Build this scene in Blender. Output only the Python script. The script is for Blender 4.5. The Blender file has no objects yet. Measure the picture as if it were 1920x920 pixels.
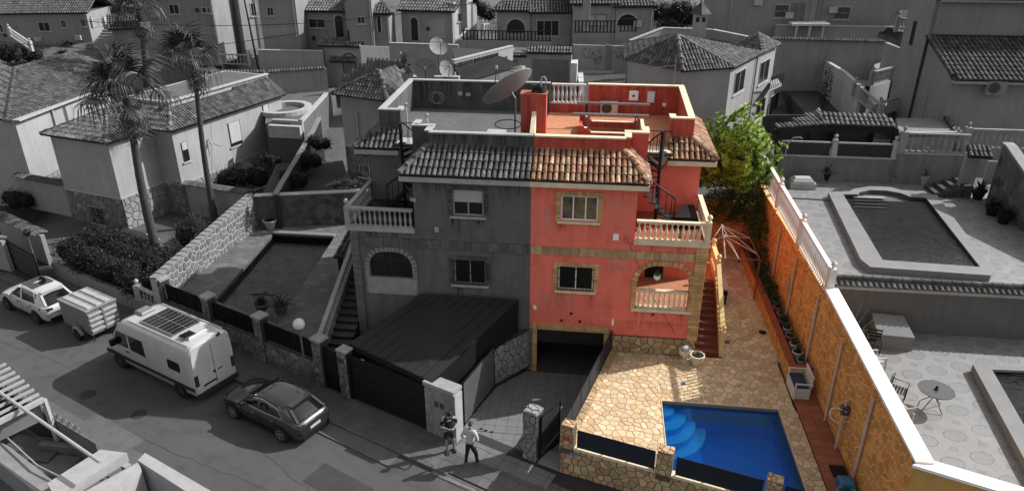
import bpy, bmesh, math, random
from mathutils import Vector, Matrix, geometry
random.seed(11)
SC = bpy.context.scene; COL = SC.collection
R = math.radians; PI = math.pi; V = Vector
# ------------------------------------------------------------------ camera
CAM_F = 1331.0; CAM_P, CAM_R, CAM_Y = R(24.69), R(-0.1), R(7.2); CAM_C = V((2.53, -26.0, 17.8))
def cam_axes():
    cp, sp, cy, sy, cr, sr = math.cos(CAM_P), math.sin(CAM_P), math.cos(CAM_Y), math.sin(CAM_Y), math.cos(CAM_R), math.sin(CAM_R)
    r = V((cy, sy, 0)); f = V((-sy*cp, cy*cp, -sp)); u = r.cross(f)
    return cr*r+sr*u, -sr*r+cr*u, f
AX, AY, AF = cam_axes()
cd = bpy.data.cameras.new("camera"); cam = bpy.data.objects.new("camera", cd); COL.objects.link(cam)
cd.sensor_width = 36; cd.lens = CAM_F/1920*36; cd.clip_end = 3000; cd.clip_start = .1
m = Matrix.Identity(4)
for i in range(3): m[i][0] = AX[i]; m[i][1] = AY[i]; m[i][2] = -AF[i]; m[i][3] = CAM_C[i]
cam.matrix_world = m; SC.camera = cam
# ------------------------------------------------------------------ light
SUN_D = V((.905, .425, 0)).normalized(); SUN_EL = R(38)
SUN_D = V((SUN_D.x*math.cos(SUN_EL), SUN_D.y*math.cos(SUN_EL), math.sin(SUN_EL)))
w = bpy.data.worlds.new("World"); SC.world = w; w.use_nodes = True
nt = w.node_tree; bg = nt.nodes['Background']; sky = nt.nodes.new('ShaderNodeTexSky')
sky.sky_type = 'NISHITA'; sky.sun_disc = False; sky.sun_elevation = SUN_EL
sky.sun_rotation = math.atan2(SUN_D.x, SUN_D.y); sky.air_density = 1.0; sky.dust_density = 2.5; sky.ozone_density = 1.0
hs = nt.nodes.new('ShaderNodeHueSaturation'); hs.inputs['Saturation'].default_value = .12
nt.links.new(sky.outputs[0], hs.inputs['Color']); nt.links.new(hs.outputs[0], bg.inputs[0]); bg.inputs[1].default_value = .12
sd = bpy.data.lights.new("sun", 'SUN'); sun = bpy.data.objects.new("sun", sd); COL.objects.link(sun)
sd.energy = 4.0; sd.angle = R(.5); sd.color = (1, .985, .96)
sun.rotation_euler = SUN_D.to_track_quat('Z', 'Y').to_euler(); sun.location = (0, 0, 40)
SC.view_settings.view_transform = 'Standard'; SC.view_settings.look = 'None'; SC.view_settings.exposure = 0.7
# ------------------------------------------------------------------ surveying: picture measurements to places of known height or depth
def ray(px, py): return AX*((px-960)/CAM_F) - AY*((py-460)/CAM_F) + AF
def gz(px, py, z=0.0):
    d = ray(px, py); return CAM_C + d*((z-CAM_C.z)/d.z)
def gy(px, py, y=0.0):
    d = ray(px, py); return CAM_C + d*((y-CAM_C.y)/d.y)
# street frame: s along the street, t towards the houses
SU = V((.9135, -.4067, 0)); SV = V((.4067, .9135, 0)); SO = V((-18, 1.55, 0)); SA = math.atan2(-.4067, .9135)
def sp(s, t, z=0.0): return SO + SU*s + SV*t + V((0, 0, z))
# ------------------------------------------------------------------ object helpers
def basis(o): return o.matrix_basis.copy()
def wm(o):
    return wm(o.parent) @ basis(o) if o.parent else basis(o)
def thing(name, label, cat, loc=(0, 0, 0), rz=0.0, group=None, kind=None):
    o = bpy.data.objects.new(name, None); COL.objects.link(o); o.empty_display_size = .2
    o.location = loc; o.rotation_euler = (0, 0, rz)
    if kind == 'structure': o['kind'] = kind
    else: o['label'] = label; o['category'] = cat
    if group: o['group'] = group
    return o
def tag(o, label, cat, group=None, kind=None):
    o['label'] = label; o['category'] = cat
    if group: o['group'] = group
    if kind: o['kind'] = kind
    return o
def inst(name, mesh, M, parent=None, label=None):
    o = bpy.data.objects.new(name, mesh); COL.objects.link(o)
    if parent: o.parent = parent; M = wm(parent).inverted() @ M
    o.matrix_basis = M
    if label: o['label'] = label
    return o
class MB:
    def __init__(s): s.v = []; s.f = []
    def add(s, vs, fs, M=None):
        n = len(s.v)
        s.v += [tuple(M @ V(p)) for p in vs] if M else [tuple(p) for p in vs]
        s.f += [tuple(i+n for i in f) for f in fs]; return s
    def box(s, a, b, M=None):
        x0, y0, z0 = a; x1, y1, z1 = b
        return s.add([(x0,y0,z0),(x1,y0,z0),(x1,y1,z0),(x0,y1,z0),(x0,y0,z1),(x1,y0,z1),(x1,y1,z1),(x0,y1,z1)],
                     [(0,3,2,1),(4,5,6,7),(0,1,5,4),(1,2,6,5),(2,3,7,6),(3,0,4,7)], M)
    def cbox(s, c, d, M=None):
        return s.box([c[i]-d[i]/2 for i in range(3)], [c[i]+d[i]/2 for i in range(3)], M)
    def bbox(s, a, b, r, M=None):
        "box with its top edges chamfered"
        x0, y0, z0 = a; x1, y1, z1 = b
        vs = []
        for z, i in ((z0, 0), (z1-r, 0), (z1, r)): vs += [(x0+i,y0+i,z),(x1-i,y0+i,z),(x1-i,y1-i,z),(x0+i,y1-i,z)]
        fs = [(0,3,2,1), (8,9,10,11)]
        for k in (0, 4):
            for i in range(4): j = (i+1) % 4; fs.append((k+i, k+j, k+4+j, k+4+i))
        return s.add(vs, fs, M)
    def beam(s, p, q, w, h, up=V((0, 0, 1))):
        p = V(p); q = V(q); d = (q-p).normalized(); x = d.cross(up)
        if x.length < 1e-4: x = d.cross(V((1, 0, 0)))
        x.normalize(); y = x.cross(d); x *= w/2; y *= h/2
        vs = [p-x-y, p+x-y, p+x+y, p-x+y, q-x-y, q+x-y, q+x+y, q-x+y]
        return s.add(vs, [(0,1,2,3),(4,7,6,5),(0,4,5,1),(1,5,6,2),(2,6,7,3),(3,7,4,0)])
    def tube(s, pts, r, n=6, r2=None):
        pts = [V(p) for p in pts]; m_ = len(pts); vs = []; fs = []
        rr = r if isinstance(r, (list, tuple)) else [r + ((r2-r)*i/(m_-1) if r2 is not None else 0) for i in range(m_)]
        prev = None
        for i, p in enumerate(pts):
            d = (pts[min(i+1, m_-1)]-pts[max(i-1, 0)]).normalized()
            a = d.cross(V((0, 0, 1))) if prev is None else prev - d*prev.dot(d)
            if a.length < 1e-4: a = d.cross(V((1, 0, 0)))
            a.normalize(); prev = a; b = d.cross(a)
            for k in range(n): t = 2*PI*k/n; vs.append(p + (a*math.cos(t)+b*math.sin(t))*rr[i])
        for i in range(m_-1):
            for k in range(n): j = (k+1) % n; fs.append((i*n+k, i*n+j, (i+1)*n+j, (i+1)*n+k))
        fs.append(tuple(range(n-1, -1, -1))); fs.append(tuple(range((m_-1)*n, m_*n)))
        return s.add(vs, fs)
    def lathe(s, prof, c=(0, 0, 0), n=10, M=None, sy=1.0, cap=True):
        vs = []; fs = []
        for r_, z in prof:
            for k in range(n): t = 2*PI*k/n; vs.append((c[0]+r_*math.cos(t), c[1]+sy*r_*math.sin(t), c[2]+z))
        for i in range(len(prof)-1):
            for k in range(n): j = (k+1) % n; fs.append((i*n+k, i*n+j, (i+1)*n+j, (i+1)*n+k))
        if cap: fs.append(tuple(range(n-1, -1, -1))); fs.append(tuple(range((len(prof)-1)*n, len(prof)*n)))
        return s.add(vs, fs, M)
    def prism(s, poly, z0, z1):
        n = len(poly)
        if sum(poly[i][0]*poly[(i+1)%n][1]-poly[(i+1)%n][0]*poly[i][1] for i in range(n)) < 0: poly = poly[::-1]
        za = [z0]*n if not isinstance(z0, (list, tuple)) else z0
        zb = [z1]*n if not isinstance(z1, (list, tuple)) else z1
        vs = [(p[0], p[1], a) for p, a in zip(poly, za)]+[(p[0], p[1], b) for p, b in zip(poly, zb)]
        return s.add(vs, [tuple(range(n-1, -1, -1)), tuple(range(n, 2*n))]+[(i, (i+1)%n, n+(i+1)%n, n+i) for i in range(n)])
    def quad(s, a, b, c, d): return s.add([a, b, c, d], [(0, 1, 2, 3)])
    def slab(s, pts, th):
        "solid sheet: polygon pts (3d) thickened downwards along its normal"
        pts = [V(p) for p in pts]; n = len(pts)
        nn = (pts[1]-pts[0]).cross(pts[2]-pts[1]).normalized()
        if nn.z < 0: pts = pts[::-1]; nn = -nn
        vs = [p for p in pts]+[p-nn*th for p in pts]
        return s.add(vs, [tuple(range(n)), tuple(range(2*n-1, n-1, -1))]+[(i, n+i, n+(i+1)%n, (i+1)%n) for i in range(n)])
    def holed(s, O, U, W, outer, holes, th):
        "wall: outline and holes in (u,w) on plane O,U,W; thickness th goes away from the viewer side (U x W points outwards)"
        O = V(O); U = V(U).normalized(); W = V(W).normalized(); N = U.cross(W)
        loops = [outer]+holes; flat = [p for l in loops for p in l]
        tris = geometry.tessellate_polygon([[V((p[0], p[1], 0)) for p in l] for l in loops])
        n = len(flat)
        vs = [O+U*p[0]+W*p[1] for p in flat]+[O+U*p[0]+W*p[1]-N*th for p in flat]; fs = []
        for a, b, c in tris:
            A, B, Cc = flat[a], flat[b], flat[c]
            cr = (B[0]-A[0])*(Cc[1]-A[1])-(B[1]-A[1])*(Cc[0]-A[0])
            if cr < 0: b, c = c, b
            fs += [(a, b, c), (n+a, n+c, n+b)]
        k = 0
        for li, l in enumerate(loops):
            ar = sum(l[i][0]*l[(i+1)%len(l)][1]-l[(i+1)%len(l)][0]*l[i][1] for i in range(len(l)))
            for i in range(len(l)):
                a = k+i; b = k+(i+1) % len(l)
                if (ar > 0) != (li == 0): a, b = b, a
                fs.append((b, a, n+a, n+b))
            k += len(l)
        return s.add(vs, fs)
    def mesh(s, name, m_, smooth=False):
        me = bpy.data.meshes.new(name); me.from_pydata(s.v, [], s.f); me.materials.append(m_)
        if smooth:
            me.polygons.foreach_set('use_smooth', [True]*len(me.polygons))
            try: me.set_sharp_from_angle(angle=R(40))
            except Exception: pass
        me.update(); return me
    def build(s, name, m_, parent=None, smooth=False, label=None, world=True, kind=None):
        if parent is not None and world:
            iv = wm(parent).inverted(); s.v = [tuple(iv @ V(p)) for p in s.v]
        o = bpy.data.objects.new(name, s.mesh(name, m_, smooth)); COL.objects.link(o)
        if parent is not None: o.parent = parent
        if label: o['label'] = label
        if kind: o['kind'] = kind
        return o
def obj(name, b, m_, parent=None, **k): return b.build(name, m_, parent, **k)
def copy_tree(o, parent=None):
    c = o.copy(); COL.objects.link(c); c.parent = parent
    for ch in list(KIDS.get(o.name, [])) or [x for x in COL.objects if x.parent == o]: copy_tree(ch, c)
    return c
KIDS = {}
def arc(cx, cz, r, a0, a1, n, rz=None): return [(cx+r*math.cos(R(a0+(a1-a0)*i/n)), cz+(rz or r)*math.sin(R(a0+(a1-a0)*i/n))) for i in range(n+1)]
# ------------------------------------------------------------------ materials
def gcol(v): return (v, v, v)
MATS = {}
def mat(name, c, c2=None, sc=1.5, rough=.85, bump=.15, bsc=30, isl=0.0, streak=0.0, metal=0.0, fleck=0.0, fsc=8, c3=None, spec=.3, coat=0.0):
    if name in MATS: return MATS[name]
    if not isinstance(c, tuple): c = gcol(c)
    if c2 is None: c2 = tuple(x*.72 for x in c)
    if not isinstance(c2, tuple): c2 = gcol(c2)
    m_ = bpy.data.materials.new(name); m_.use_nodes = True; t = m_.node_tree; N = t.nodes; L = t.links
    b = N['Principled BSDF']; b.inputs['Roughness'].default_value = rough; b.inputs['Metallic'].default_value = metal
    b.inputs['Specular IOR Level'].default_value = spec; b.inputs['Coat Weight'].default_value = coat
    g = N.new('ShaderNodeNewGeometry')
    n1 = N.new('ShaderNodeTexNoise'); n1.inputs['Scale'].default_value = sc; n1.inputs['Detail'].default_value = 6; n1.inputs['Roughness'].default_value = .6
    L.new(g.outputs['Position'], n1.inputs['Vector'])
    mr = N.new('ShaderNodeMapRange'); mr.inputs['From Min'].default_value = .32; mr.inputs['From Max'].default_value = .68
    L.new(n1.outputs['Fac'], mr.inputs['Value'])
    mx = N.new('ShaderNodeMix'); mx.data_type = 'RGBA'; mx.inputs['A'].default_value = (*c, 1); mx.inputs['B'].default_value = (*c2, 1)
    L.new(mr.outputs[0], mx.inputs['Factor']); out = mx.outputs['Result']
    def mul(out, fac_socket):
        q = N.new('ShaderNodeMix'); q.data_type = 'RGBA'; q.blend_type = 'MULTIPLY'; q.inputs['Factor'].default_value = 1
        L.new(out, q.inputs['A']); L.new(fac_socket, q.inputs['B']); return q.outputs['Result']
    def rng(sock, a, b_, lo, hi):
        r_ = N.new('ShaderNodeMapRange'); r_.inputs['From Min'].default_value = a; r_.inputs['From Max'].default_value = b_
        r_.inputs['To Min'].default_value = lo; r_.inputs['To Max'].default_value = hi; L.new(sock, r_.inputs['Value']); return r_.outputs[0]
    if isl or c3:
        oi = N.new('ShaderNodeObjectInfo'); ad = N.new('ShaderNodeMath'); ad.operation = 'ADD'
        L.new(oi.outputs['Random'], ad.inputs[0]); L.new(g.outputs['Random Per Island'], ad.inputs[1])
        fr = N.new('ShaderNodeMath'); fr.operation = 'FRACT'; L.new(ad.outputs[0], fr.inputs[0])
        if c3:
            if not isinstance(c3, tuple): c3 = gcol(c3)
            q = N.new('ShaderNodeMix'); q.data_type = 'RGBA'; q.inputs['B'].default_value = (*c3, 1)
            f2 = N.new('ShaderNodeMath'); f2.operation = 'MULTIPLY'; f2.inputs[1].default_value = 7.31; L.new(fr.outputs[0], f2.inputs[0])
            f3 = N.new('ShaderNodeMath'); f3.operation = 'FRACT'; L.new(f2.outputs[0], f3.inputs[0])
            L.new(rng(f3.outputs[0], .35, 1, 0, 1), q.inputs['Factor']); L.new(out, q.inputs['A']); out = q.outputs['Result']
        if isl: out = mul(out, rng(fr.outputs[0], 0, 1, 1-isl, 1+isl*.8))
    if streak:
        mp = N.new('ShaderNodeMapping'); mp.inputs['Scale'].default_value = (2.2, 2.2, .18); L.new(g.outputs['Position'], mp.inputs['Vector'])
        n3 = N.new('ShaderNodeTexNoise'); n3.inputs['Scale'].default_value = 1.6; n3.inputs['Detail'].default_value = 7; n3.inputs['Roughness'].default_value = .7
        L.new(mp.outputs[0], n3.inputs['Vector']); out = mul(out, rng(n3.outputs['Fac'], .45, .75, 1, 1-streak))
    if fleck:
        n4 = N.new('ShaderNodeTexNoise'); n4.inputs['Scale'].default_value = fsc; n4.inputs['Detail'].default_value = 4
        L.new(g.outputs['Position'], n4.inputs['Vector']); out = mul(out, rng(n4.outputs['Fac'], .5, .7, 1, 1-fleck))
    L.new(out, b.inputs['Base Color'])
    if bump:
        n2 = N.new('ShaderNodeTexNoise'); n2.inputs['Scale'].default_value = bsc; n2.inputs['Detail'].default_value = 4
        L.new(g.outputs['Position'], n2.inputs['Vector'])
        bp = N.new('ShaderNodeBump'); bp.inputs['Strength'].default_value = min(1, bump*2); bp.inputs['Distance'].default_value = .02
        L.new(n2.outputs['Fac'], bp.inputs['Height']); L.new(bp.outputs[0], b.inputs['Normal'])
    MATS[name] = m_; return m_
def flat(name, c, rough=.4, metal=0.0, spec=.5, coat=0.0): return mat(name, c, c2=tuple(x*.85 for x in (c if isinstance(c, tuple) else gcol(c))), rough=rough, metal=metal, bump=0, spec=spec, coat=coat)
def water_mat(name, tint, rip=.15, body=(0, 0, 0), dens=0.0, glc=(.6, .6, .6)):
    m_ = bpy.data.materials.new(name); m_.use_nodes = True; t = m_.node_tree; N = t.nodes; L = t.links; N.clear()
    o = N.new('ShaderNodeOutputMaterial'); tr = N.new('ShaderNodeBsdfTransparent'); tr.inputs[0].default_value = (*tint, 1)
    gl = N.new('ShaderNodeBsdfGlossy'); gl.inputs['Roughness'].default_value = .03; gl.inputs['Color'].default_value = (*glc, 1)
    fr = N.new('ShaderNodeFresnel'); fr.inputs['IOR'].default_value = 1.33; ms = N.new('ShaderNodeMixShader')
    g = N.new('ShaderNodeNewGeometry'); n = N.new('ShaderNodeTexNoise'); n.inputs['Scale'].default_value = 4; n.inputs['Detail'].default_value = 3; n.inputs['Distortion'].default_value = 1.5
    L.new(g.outputs['Position'], n.inputs['Vector']); bp = N.new('ShaderNodeBump'); bp.inputs['Strength'].default_value = rip; bp.inputs['Distance'].default_value = .05
    L.new(n.outputs['Fac'], bp.inputs['Height']); L.new(bp.outputs[0], gl.inputs['Normal']); L.new(bp.outputs[0], fr.inputs['Normal'])
    df = N.new('ShaderNodeBsdfDiffuse'); df.inputs[0].default_value = (*body, 1); mb2 = N.new('ShaderNodeMixShader'); mb2.inputs[0].default_value = dens; L.new(tr.outputs[0], mb2.inputs[1]); L.new(df.outputs[0], mb2.inputs[2])
    L.new(fr.outputs[0], ms.inputs[0]); L.new(mb2.outputs[0], ms.inputs[1]); L.new(gl.outputs[0], ms.inputs[2]); L.new(ms.outputs[0], o.inputs['Surface'])
    return m_
# grey part of the place
WALL_G = mat('render_grey', .20, .165, sc=.6, streak=.2, bump=.12)
FAC_G = mat('facade_grey', .115, .098, sc=.6, streak=.3, bump=.2, fleck=.15, fsc=1.7)
WALL_L = mat('render_pale', .29, .24, sc=.5, streak=.22, bump=.1)
WALL_M = mat('render_mid', .24, .20, sc=.5, streak=.25, bump=.1)
WHITE_G = mat('white_trim', .34, .27, sc=2, bump=.05, streak=.15)
STONE_G = mat('stone_grey', .18, .13, sc=4, isl=.35, bump=.35, bsc=14, c3=.10)
STONE_D = mat('stone_dark', .09, .06, sc=4, isl=.35, bump=.35, bsc=14, c3=.05)
GROUT_G = mat('grout_grey', .035, .025, sc=6)
GROUT_P = mat('grout_pale', .30, .24, sc=6)
TILE_G = mat('rooftile_grey', .16, .055, sc=2.5, isl=.4, bump=.3, bsc=20, fleck=.4)
TILE_D = mat('rooftile_dark', .09, .04, sc=2.5, isl=.4, bump=.3, bsc=20)
UNDER = mat('tile_bed', .02, .012)  # near-black bed: shadow between the tiles put into its colour
ASPH = mat('asphalt', .076, .060, sc=.28, bump=.6, bsc=45, fleck=.22, fsc=1.6, rough=.9)
PAVE = mat('pavement_tiles', .095, .072, sc=1.0, bump=.3, isl=.12)
CONC = mat('concrete', .10, .075, sc=.8, bump=.25, fleck=.2, fsc=3)
DARK = flat('black_metal', .009, rough=.6, spec=.2)
DKG = mat('dark_sheet', .022, .016, sc=1, rough=.6, bump=.05)
GLASS = flat('dark_glass', .010, rough=.3, spec=.3)
# coloured part
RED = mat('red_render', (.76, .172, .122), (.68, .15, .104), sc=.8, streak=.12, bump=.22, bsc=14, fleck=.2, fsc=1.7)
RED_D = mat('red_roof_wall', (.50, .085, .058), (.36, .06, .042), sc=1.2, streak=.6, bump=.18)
OCHRE = mat('ochre_brick', (.56, .36, .16), (.40, .24, .10), sc=5, isl=.25, bump=.3, streak=.15)
CREAM = mat('cream_stone', (.68, .58, .42), (.56, .46, .31), sc=2, bump=.12, streak=.15)
TILE_R = mat('terracotta_tile', (.32, .155, .09), (.13, .062, .038), sc=3.5, isl=.42, bump=.35, bsc=20, fleck=.6, fsc=5, c3=(.40, .28, .18))
TERRA = mat('terracotta_floor', (.46, .20, .105), (.38, .15, .075), sc=1.0, bump=.12, fleck=.2)
TERRA_D = mat('terracotta_dark', (.26, .07, .035), (.19, .05, .025), sc=1.4, bump=.15, isl=.15)
PAV_C = mat('paving_stone_warm', (.60, .47, .31), (.52, .38, .23), sc=3, isl=.2, bump=.3, bsc=14, c3=(.50, .34, .19))
GROUT_C = mat('grout_brown', (.30, .205, .125), (.23, .155, .09), sc=5)
STN_C = mat('retaining_stone', (.44, .33, .20), (.34, .24, .13), sc=4, isl=.3, bump=.4, bsc=14, c3=(.36, .24, .13))
GROUT_K = mat('grout_dark', (.10, .07, .045), (.07, .05, .03), sc=5)
STN_O = mat('orange_wall_stone', (.60, .29, .08), (.50, .22, .055), sc=3, isl=.22, bump=.4, bsc=14, c3=(.50, .20, .045))
GROUT_O = mat('orange_grout', (.76, .48, .24), (.64, .37, .15), sc=5)
WHITE = mat('white_paint', (.80, .78, .75), (.74, .72, .68), sc=2, bump=.05)
WHITE_P = mat('white_dirty', (.62, .58, .54), (.52, .48, .44), sc=3, streak=.2, bump=.05)
BLUE_T = mat('pool_mosaic', (.004, .16, .72), (.003, .12, .60), sc=2, bump=0, isl=.1, rough=.4)
NAVY = mat('navy_screen', (.012, .018, .028), (.009, .014, .022), sc=2, rough=.6, bump=.05)
# ------------------------------------------------------------------ crazy paving: each stone its own mesh with depth
def clip(poly, n, d):
    out = []; L_ = len(poly)
    for i in range(L_):
        a = poly[i]; b = poly[(i+1) % L_]; da = a[0]*n[0]+a[1]*n[1]-d; db = b[0]*n[0]+b[1]*n[1]-d
        if da <= 0: out.append(a)
        if (da < 0) != (db < 0) and abs(da-db) > 1e-9:
            t = da/(da-db); out.append((a[0]+(b[0]-a[0])*t, a[1]+(b[1]-a[1])*t))
    return out
def cells(poly, s, gap, jit=.42, sy=1.0, holes=(), seed=1):
    rnd = random.Random(seed)
    xs = [p[0] for p in poly]; ys = [p[1] for p in poly]; x0, x1, y0, y1 = min(xs), max(xs), min(ys), max(ys); syy = s*sy
    nx = int((x1-x0)/s)+3; ny = int((y1-y0)/syy)+3
    g = {(i, j): (x0+(i-.5+(.5 if j % 2 and jit > .1 else 0)+rnd.uniform(-jit, jit))*s, y0+(j-.5+rnd.uniform(-jit, jit))*syy) for i in range(-2, nx+2) for j in range(-2, ny+2)}
    n_ = len(poly); ar = sum(poly[i][0]*poly[(i+1)%n_][1]-poly[(i+1)%n_][0]*poly[i][1] for i in range(n_)); pl = poly if ar > 0 else poly[::-1]
    out = []
    for (i, j), p in g.items():
        c = [(p[0]-2*s, p[1]-2*s), (p[0]+2*s, p[1]-2*s), (p[0]+2*s, p[1]+2*s), (p[0]-2*s, p[1]+2*s)]
        for di in (-2, -1, 0, 1, 2):
            for dj in (-2, -1, 0, 1, 2):
                q = g.get((i+di, j+dj))
                if q is None or (di == 0 and dj == 0): continue
                nx_, ny_ = q[0]-p[0], q[1]-p[1]; l = math.hypot(nx_, ny_)
                if l < 1e-6: continue
                nx_ /= l; ny_ /= l
                c = clip(c, (nx_, ny_), nx_*(p[0]+q[0])/2+ny_*(p[1]+q[1])/2-gap/2)
                if len(c) < 3: break
            if len(c) < 3: break
        if len(c) < 3: continue
        for k in range(n_):
            a = pl[k]; b = pl[(k+1) % n_]; e = (b[1]-a[1], a[0]-b[0]); l = math.hypot(*e)
            if l < 1e-6: continue
            e = (e[0]/l, e[1]/l); c = clip(c, e, e[0]*a[0]+e[1]*a[1]-.004)
            if len(c) < 3: break
        if len(c) < 3: continue
        cc = [c[0]]
        for q in c[1:]:
            if math.hypot(q[0]-cc[-1][0], q[1]-cc[-1][1]) > .012: cc.append(q)
        c = cc
        if len(c) < 3: continue
        A = abs(sum(c[k][0]*c[(k+1)%len(c)][1]-c[(k+1)%len(c)][0]*c[k][1] for k in range(len(c))))/2
        if A < s*s*.02: continue
        cx = sum(q[0] for q in c)/len(c); cy = sum(q[1] for q in c)/len(c)
        if any(h[0] < cx < h[2] and h[1] < cy < h[3] for h in holes): continue
        out.append((c, cx, cy))
    return out
CNT = {}
def stones(polys, O, U, W, s, parent, m_, name='stone', gap=.03, h=.02, nmax=300, sy=1.0, jit=.42, seed=1, holes=(), solo=True):
    "lay stones over flat polygons (u,w) on the plane O,U,W, proud of it by h"
    O = V(O); U = V(U).normalized(); W = V(W).normalized(); N = U.cross(W); rnd = random.Random(seed+5)
    cs = []
    for k, p in enumerate(polys): cs += cells(p, s, gap, jit, sy, holes, seed+k*17)
    cs.sort(key=lambda c: (O+U*c[1]+W*c[2]-CAM_C).length)
    used = CNT.get(parent.name if parent else '', 0); nsolo = max(0, min(nmax, 300-used)) if solo else 0
    bulk = MB()
    for k, (c, cx, cy) in enumerate(cs):
        hh = h*rnd.uniform(.6, 1.25); n = len(c); ch = min(.02, s*.06)
        f = max(.6, 1-ch/(s*.5)); tx, ty = rnd.uniform(-.12, .12)*h/s*2, rnd.uniform(-.12, .12)*h/s*2
        vs = [O+U*p[0]+W*p[1]-N*.004 for p in c]
        vs += [O+U*p[0]+W*p[1]+N*hh*.65 for p in c]
        vs += [O+U*(cx+(p[0]-cx)*f)+W*(cy+(p[1]-cy)*f)+N*(hh+(p[0]-cx)*tx+(p[1]-cy)*ty) for p in c]
        fs = [tuple(range(2*n, 3*n))]
        for q in (0, n):
            for i in range(n): j = (i+1) % n; fs.append((q+i, q+j, q+n+j, q+n+i))
        if k < nsolo: MB().add(vs, fs).build(name, m_, parent)
        else: bulk.add(vs, fs)
    if parent: CNT[parent.name] = used+min(nsolo, len(cs))
    if bulk.v: bulk.build(name+'s', m_, parent, kind='stuff')
# ------------------------------------------------------------------ barrel roof tiles
def tile_mb(L_=.44, w_=.20, seg=5):
    b = MB(); vs = []
    for y, r_, z in ((0, w_/2, .03), (L_, w_/2*.82, 0.0)):
        for k in range(seg+1):
            a = PI*k/seg; vs.append((r_*math.cos(a), y, r_*math.sin(a)*1.0+z))
    n = seg+1
    fs = [(k, k+1, n+k+1, n+k) for k in range(seg)]
    fs.append(tuple(range(n-1, -1, -1)))
    return b.add(vs, fs)
TILE_MESH = {}
def inpoly(x, y, P):
    c = False; n = len(P)
    for i in range(n):
        a = P[i]; b = P[(i+1) % n]
        if (a[1] > y) != (b[1] > y) and x < (b[0]-a[0])*(y-a[1])/(b[1]-a[1])+a[0]: c = not c
    return c
def tiles(pts, m_, parent, solo=False, w_=.215, L_=.40, name='roof_tile', matfn=None, th=.12, seed=3, seg=5, under=UNDER, pn='roof'):
    "pts: 3d polygon of one roof slope, its first edge the eave; lays barrel tiles over it, returns the bed"
    rnd = random.Random(seed); pts = [V(p) for p in pts]
    O = pts[0]; U = (pts[1]-pts[0]).normalized(); N = None
    for q in pts[2:]:
        N = U.cross(q-O)
        if N.length > 1e-3: break
    N.normalize()
    if N.z < 0: O = pts[1]; U = -U; N = -N
    W = N.cross(U)
    P2 = [((p-O).dot(U), (p-O).dot(W)) for p in pts]
    bed = MB().slab(pts, th).build(pn+'_bed' if parent else pn, under, parent)
    xs = [p[0] for p in P2]; ys = [p[1] for p in P2]
    nx = int((max(xs)-min(xs))/w_)+1; ny = int((max(ys)-min(ys))/L_)+1
    bulk = {}; tm = tile_mb(L_+.06, w_*.84, seg)
    for j in range(ny):
        for i in range(nx):
            x = min(xs)+(i+.5)*w_; y = min(ys)-.04+j*L_
            if not (inpoly(x, y+L_*.55, P2) or (j == 0 and inpoly(x, y+L_*.3, P2))): continue
            o = O+U*(x+rnd.uniform(-.008, .008))+W*y+N*.015; a = rnd.uniform(-.03, .03)
            ux = (U*math.cos(a)+W*math.sin(a)); wy = N.cross(ux)
            M = Matrix(((ux.x, wy.x, N.x, o.x), (ux.y, wy.y, N.y, o.y), (ux.z, wy.z, N.z, o.z), (0, 0, 0, 1)))
            mm = matfn(o) if matfn else m_
            if solo:
                if mm.name not in TILE_MESH: TILE_MESH[mm.name] = tile_mb(L_+.06, w_*.86, 6).mesh('roof_tile', mm, True)
                inst(name, TILE_MESH[mm.name], M, parent)
            else: bulk.setdefault(mm.name, MB()).add(tm.v, tm.f, M)
    for k, b in bulk.items(): b.build(name+'s', bpy.data.materials[k], parent, smooth=True, kind='stuff')
    return bed
def ridge(pts, m_, parent, r=.13, solo=False):
    b = MB(); rnd = random.Random(5)
    for a, c in zip(pts, pts[1:]):
        a = V(a); c = V(c); n = max(1, int((c-a).length/.4))
        for i in range(n):
            p = a.lerp(c, i/n); q = a.lerp(c, (i+1.12)/n); b.tube([p+V((0,0,.03)), q], r*rnd.uniform(.93, 1.05), 8, r*.8)
    return b.build('ridge_cap', m_, parent, smooth=True)
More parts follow.
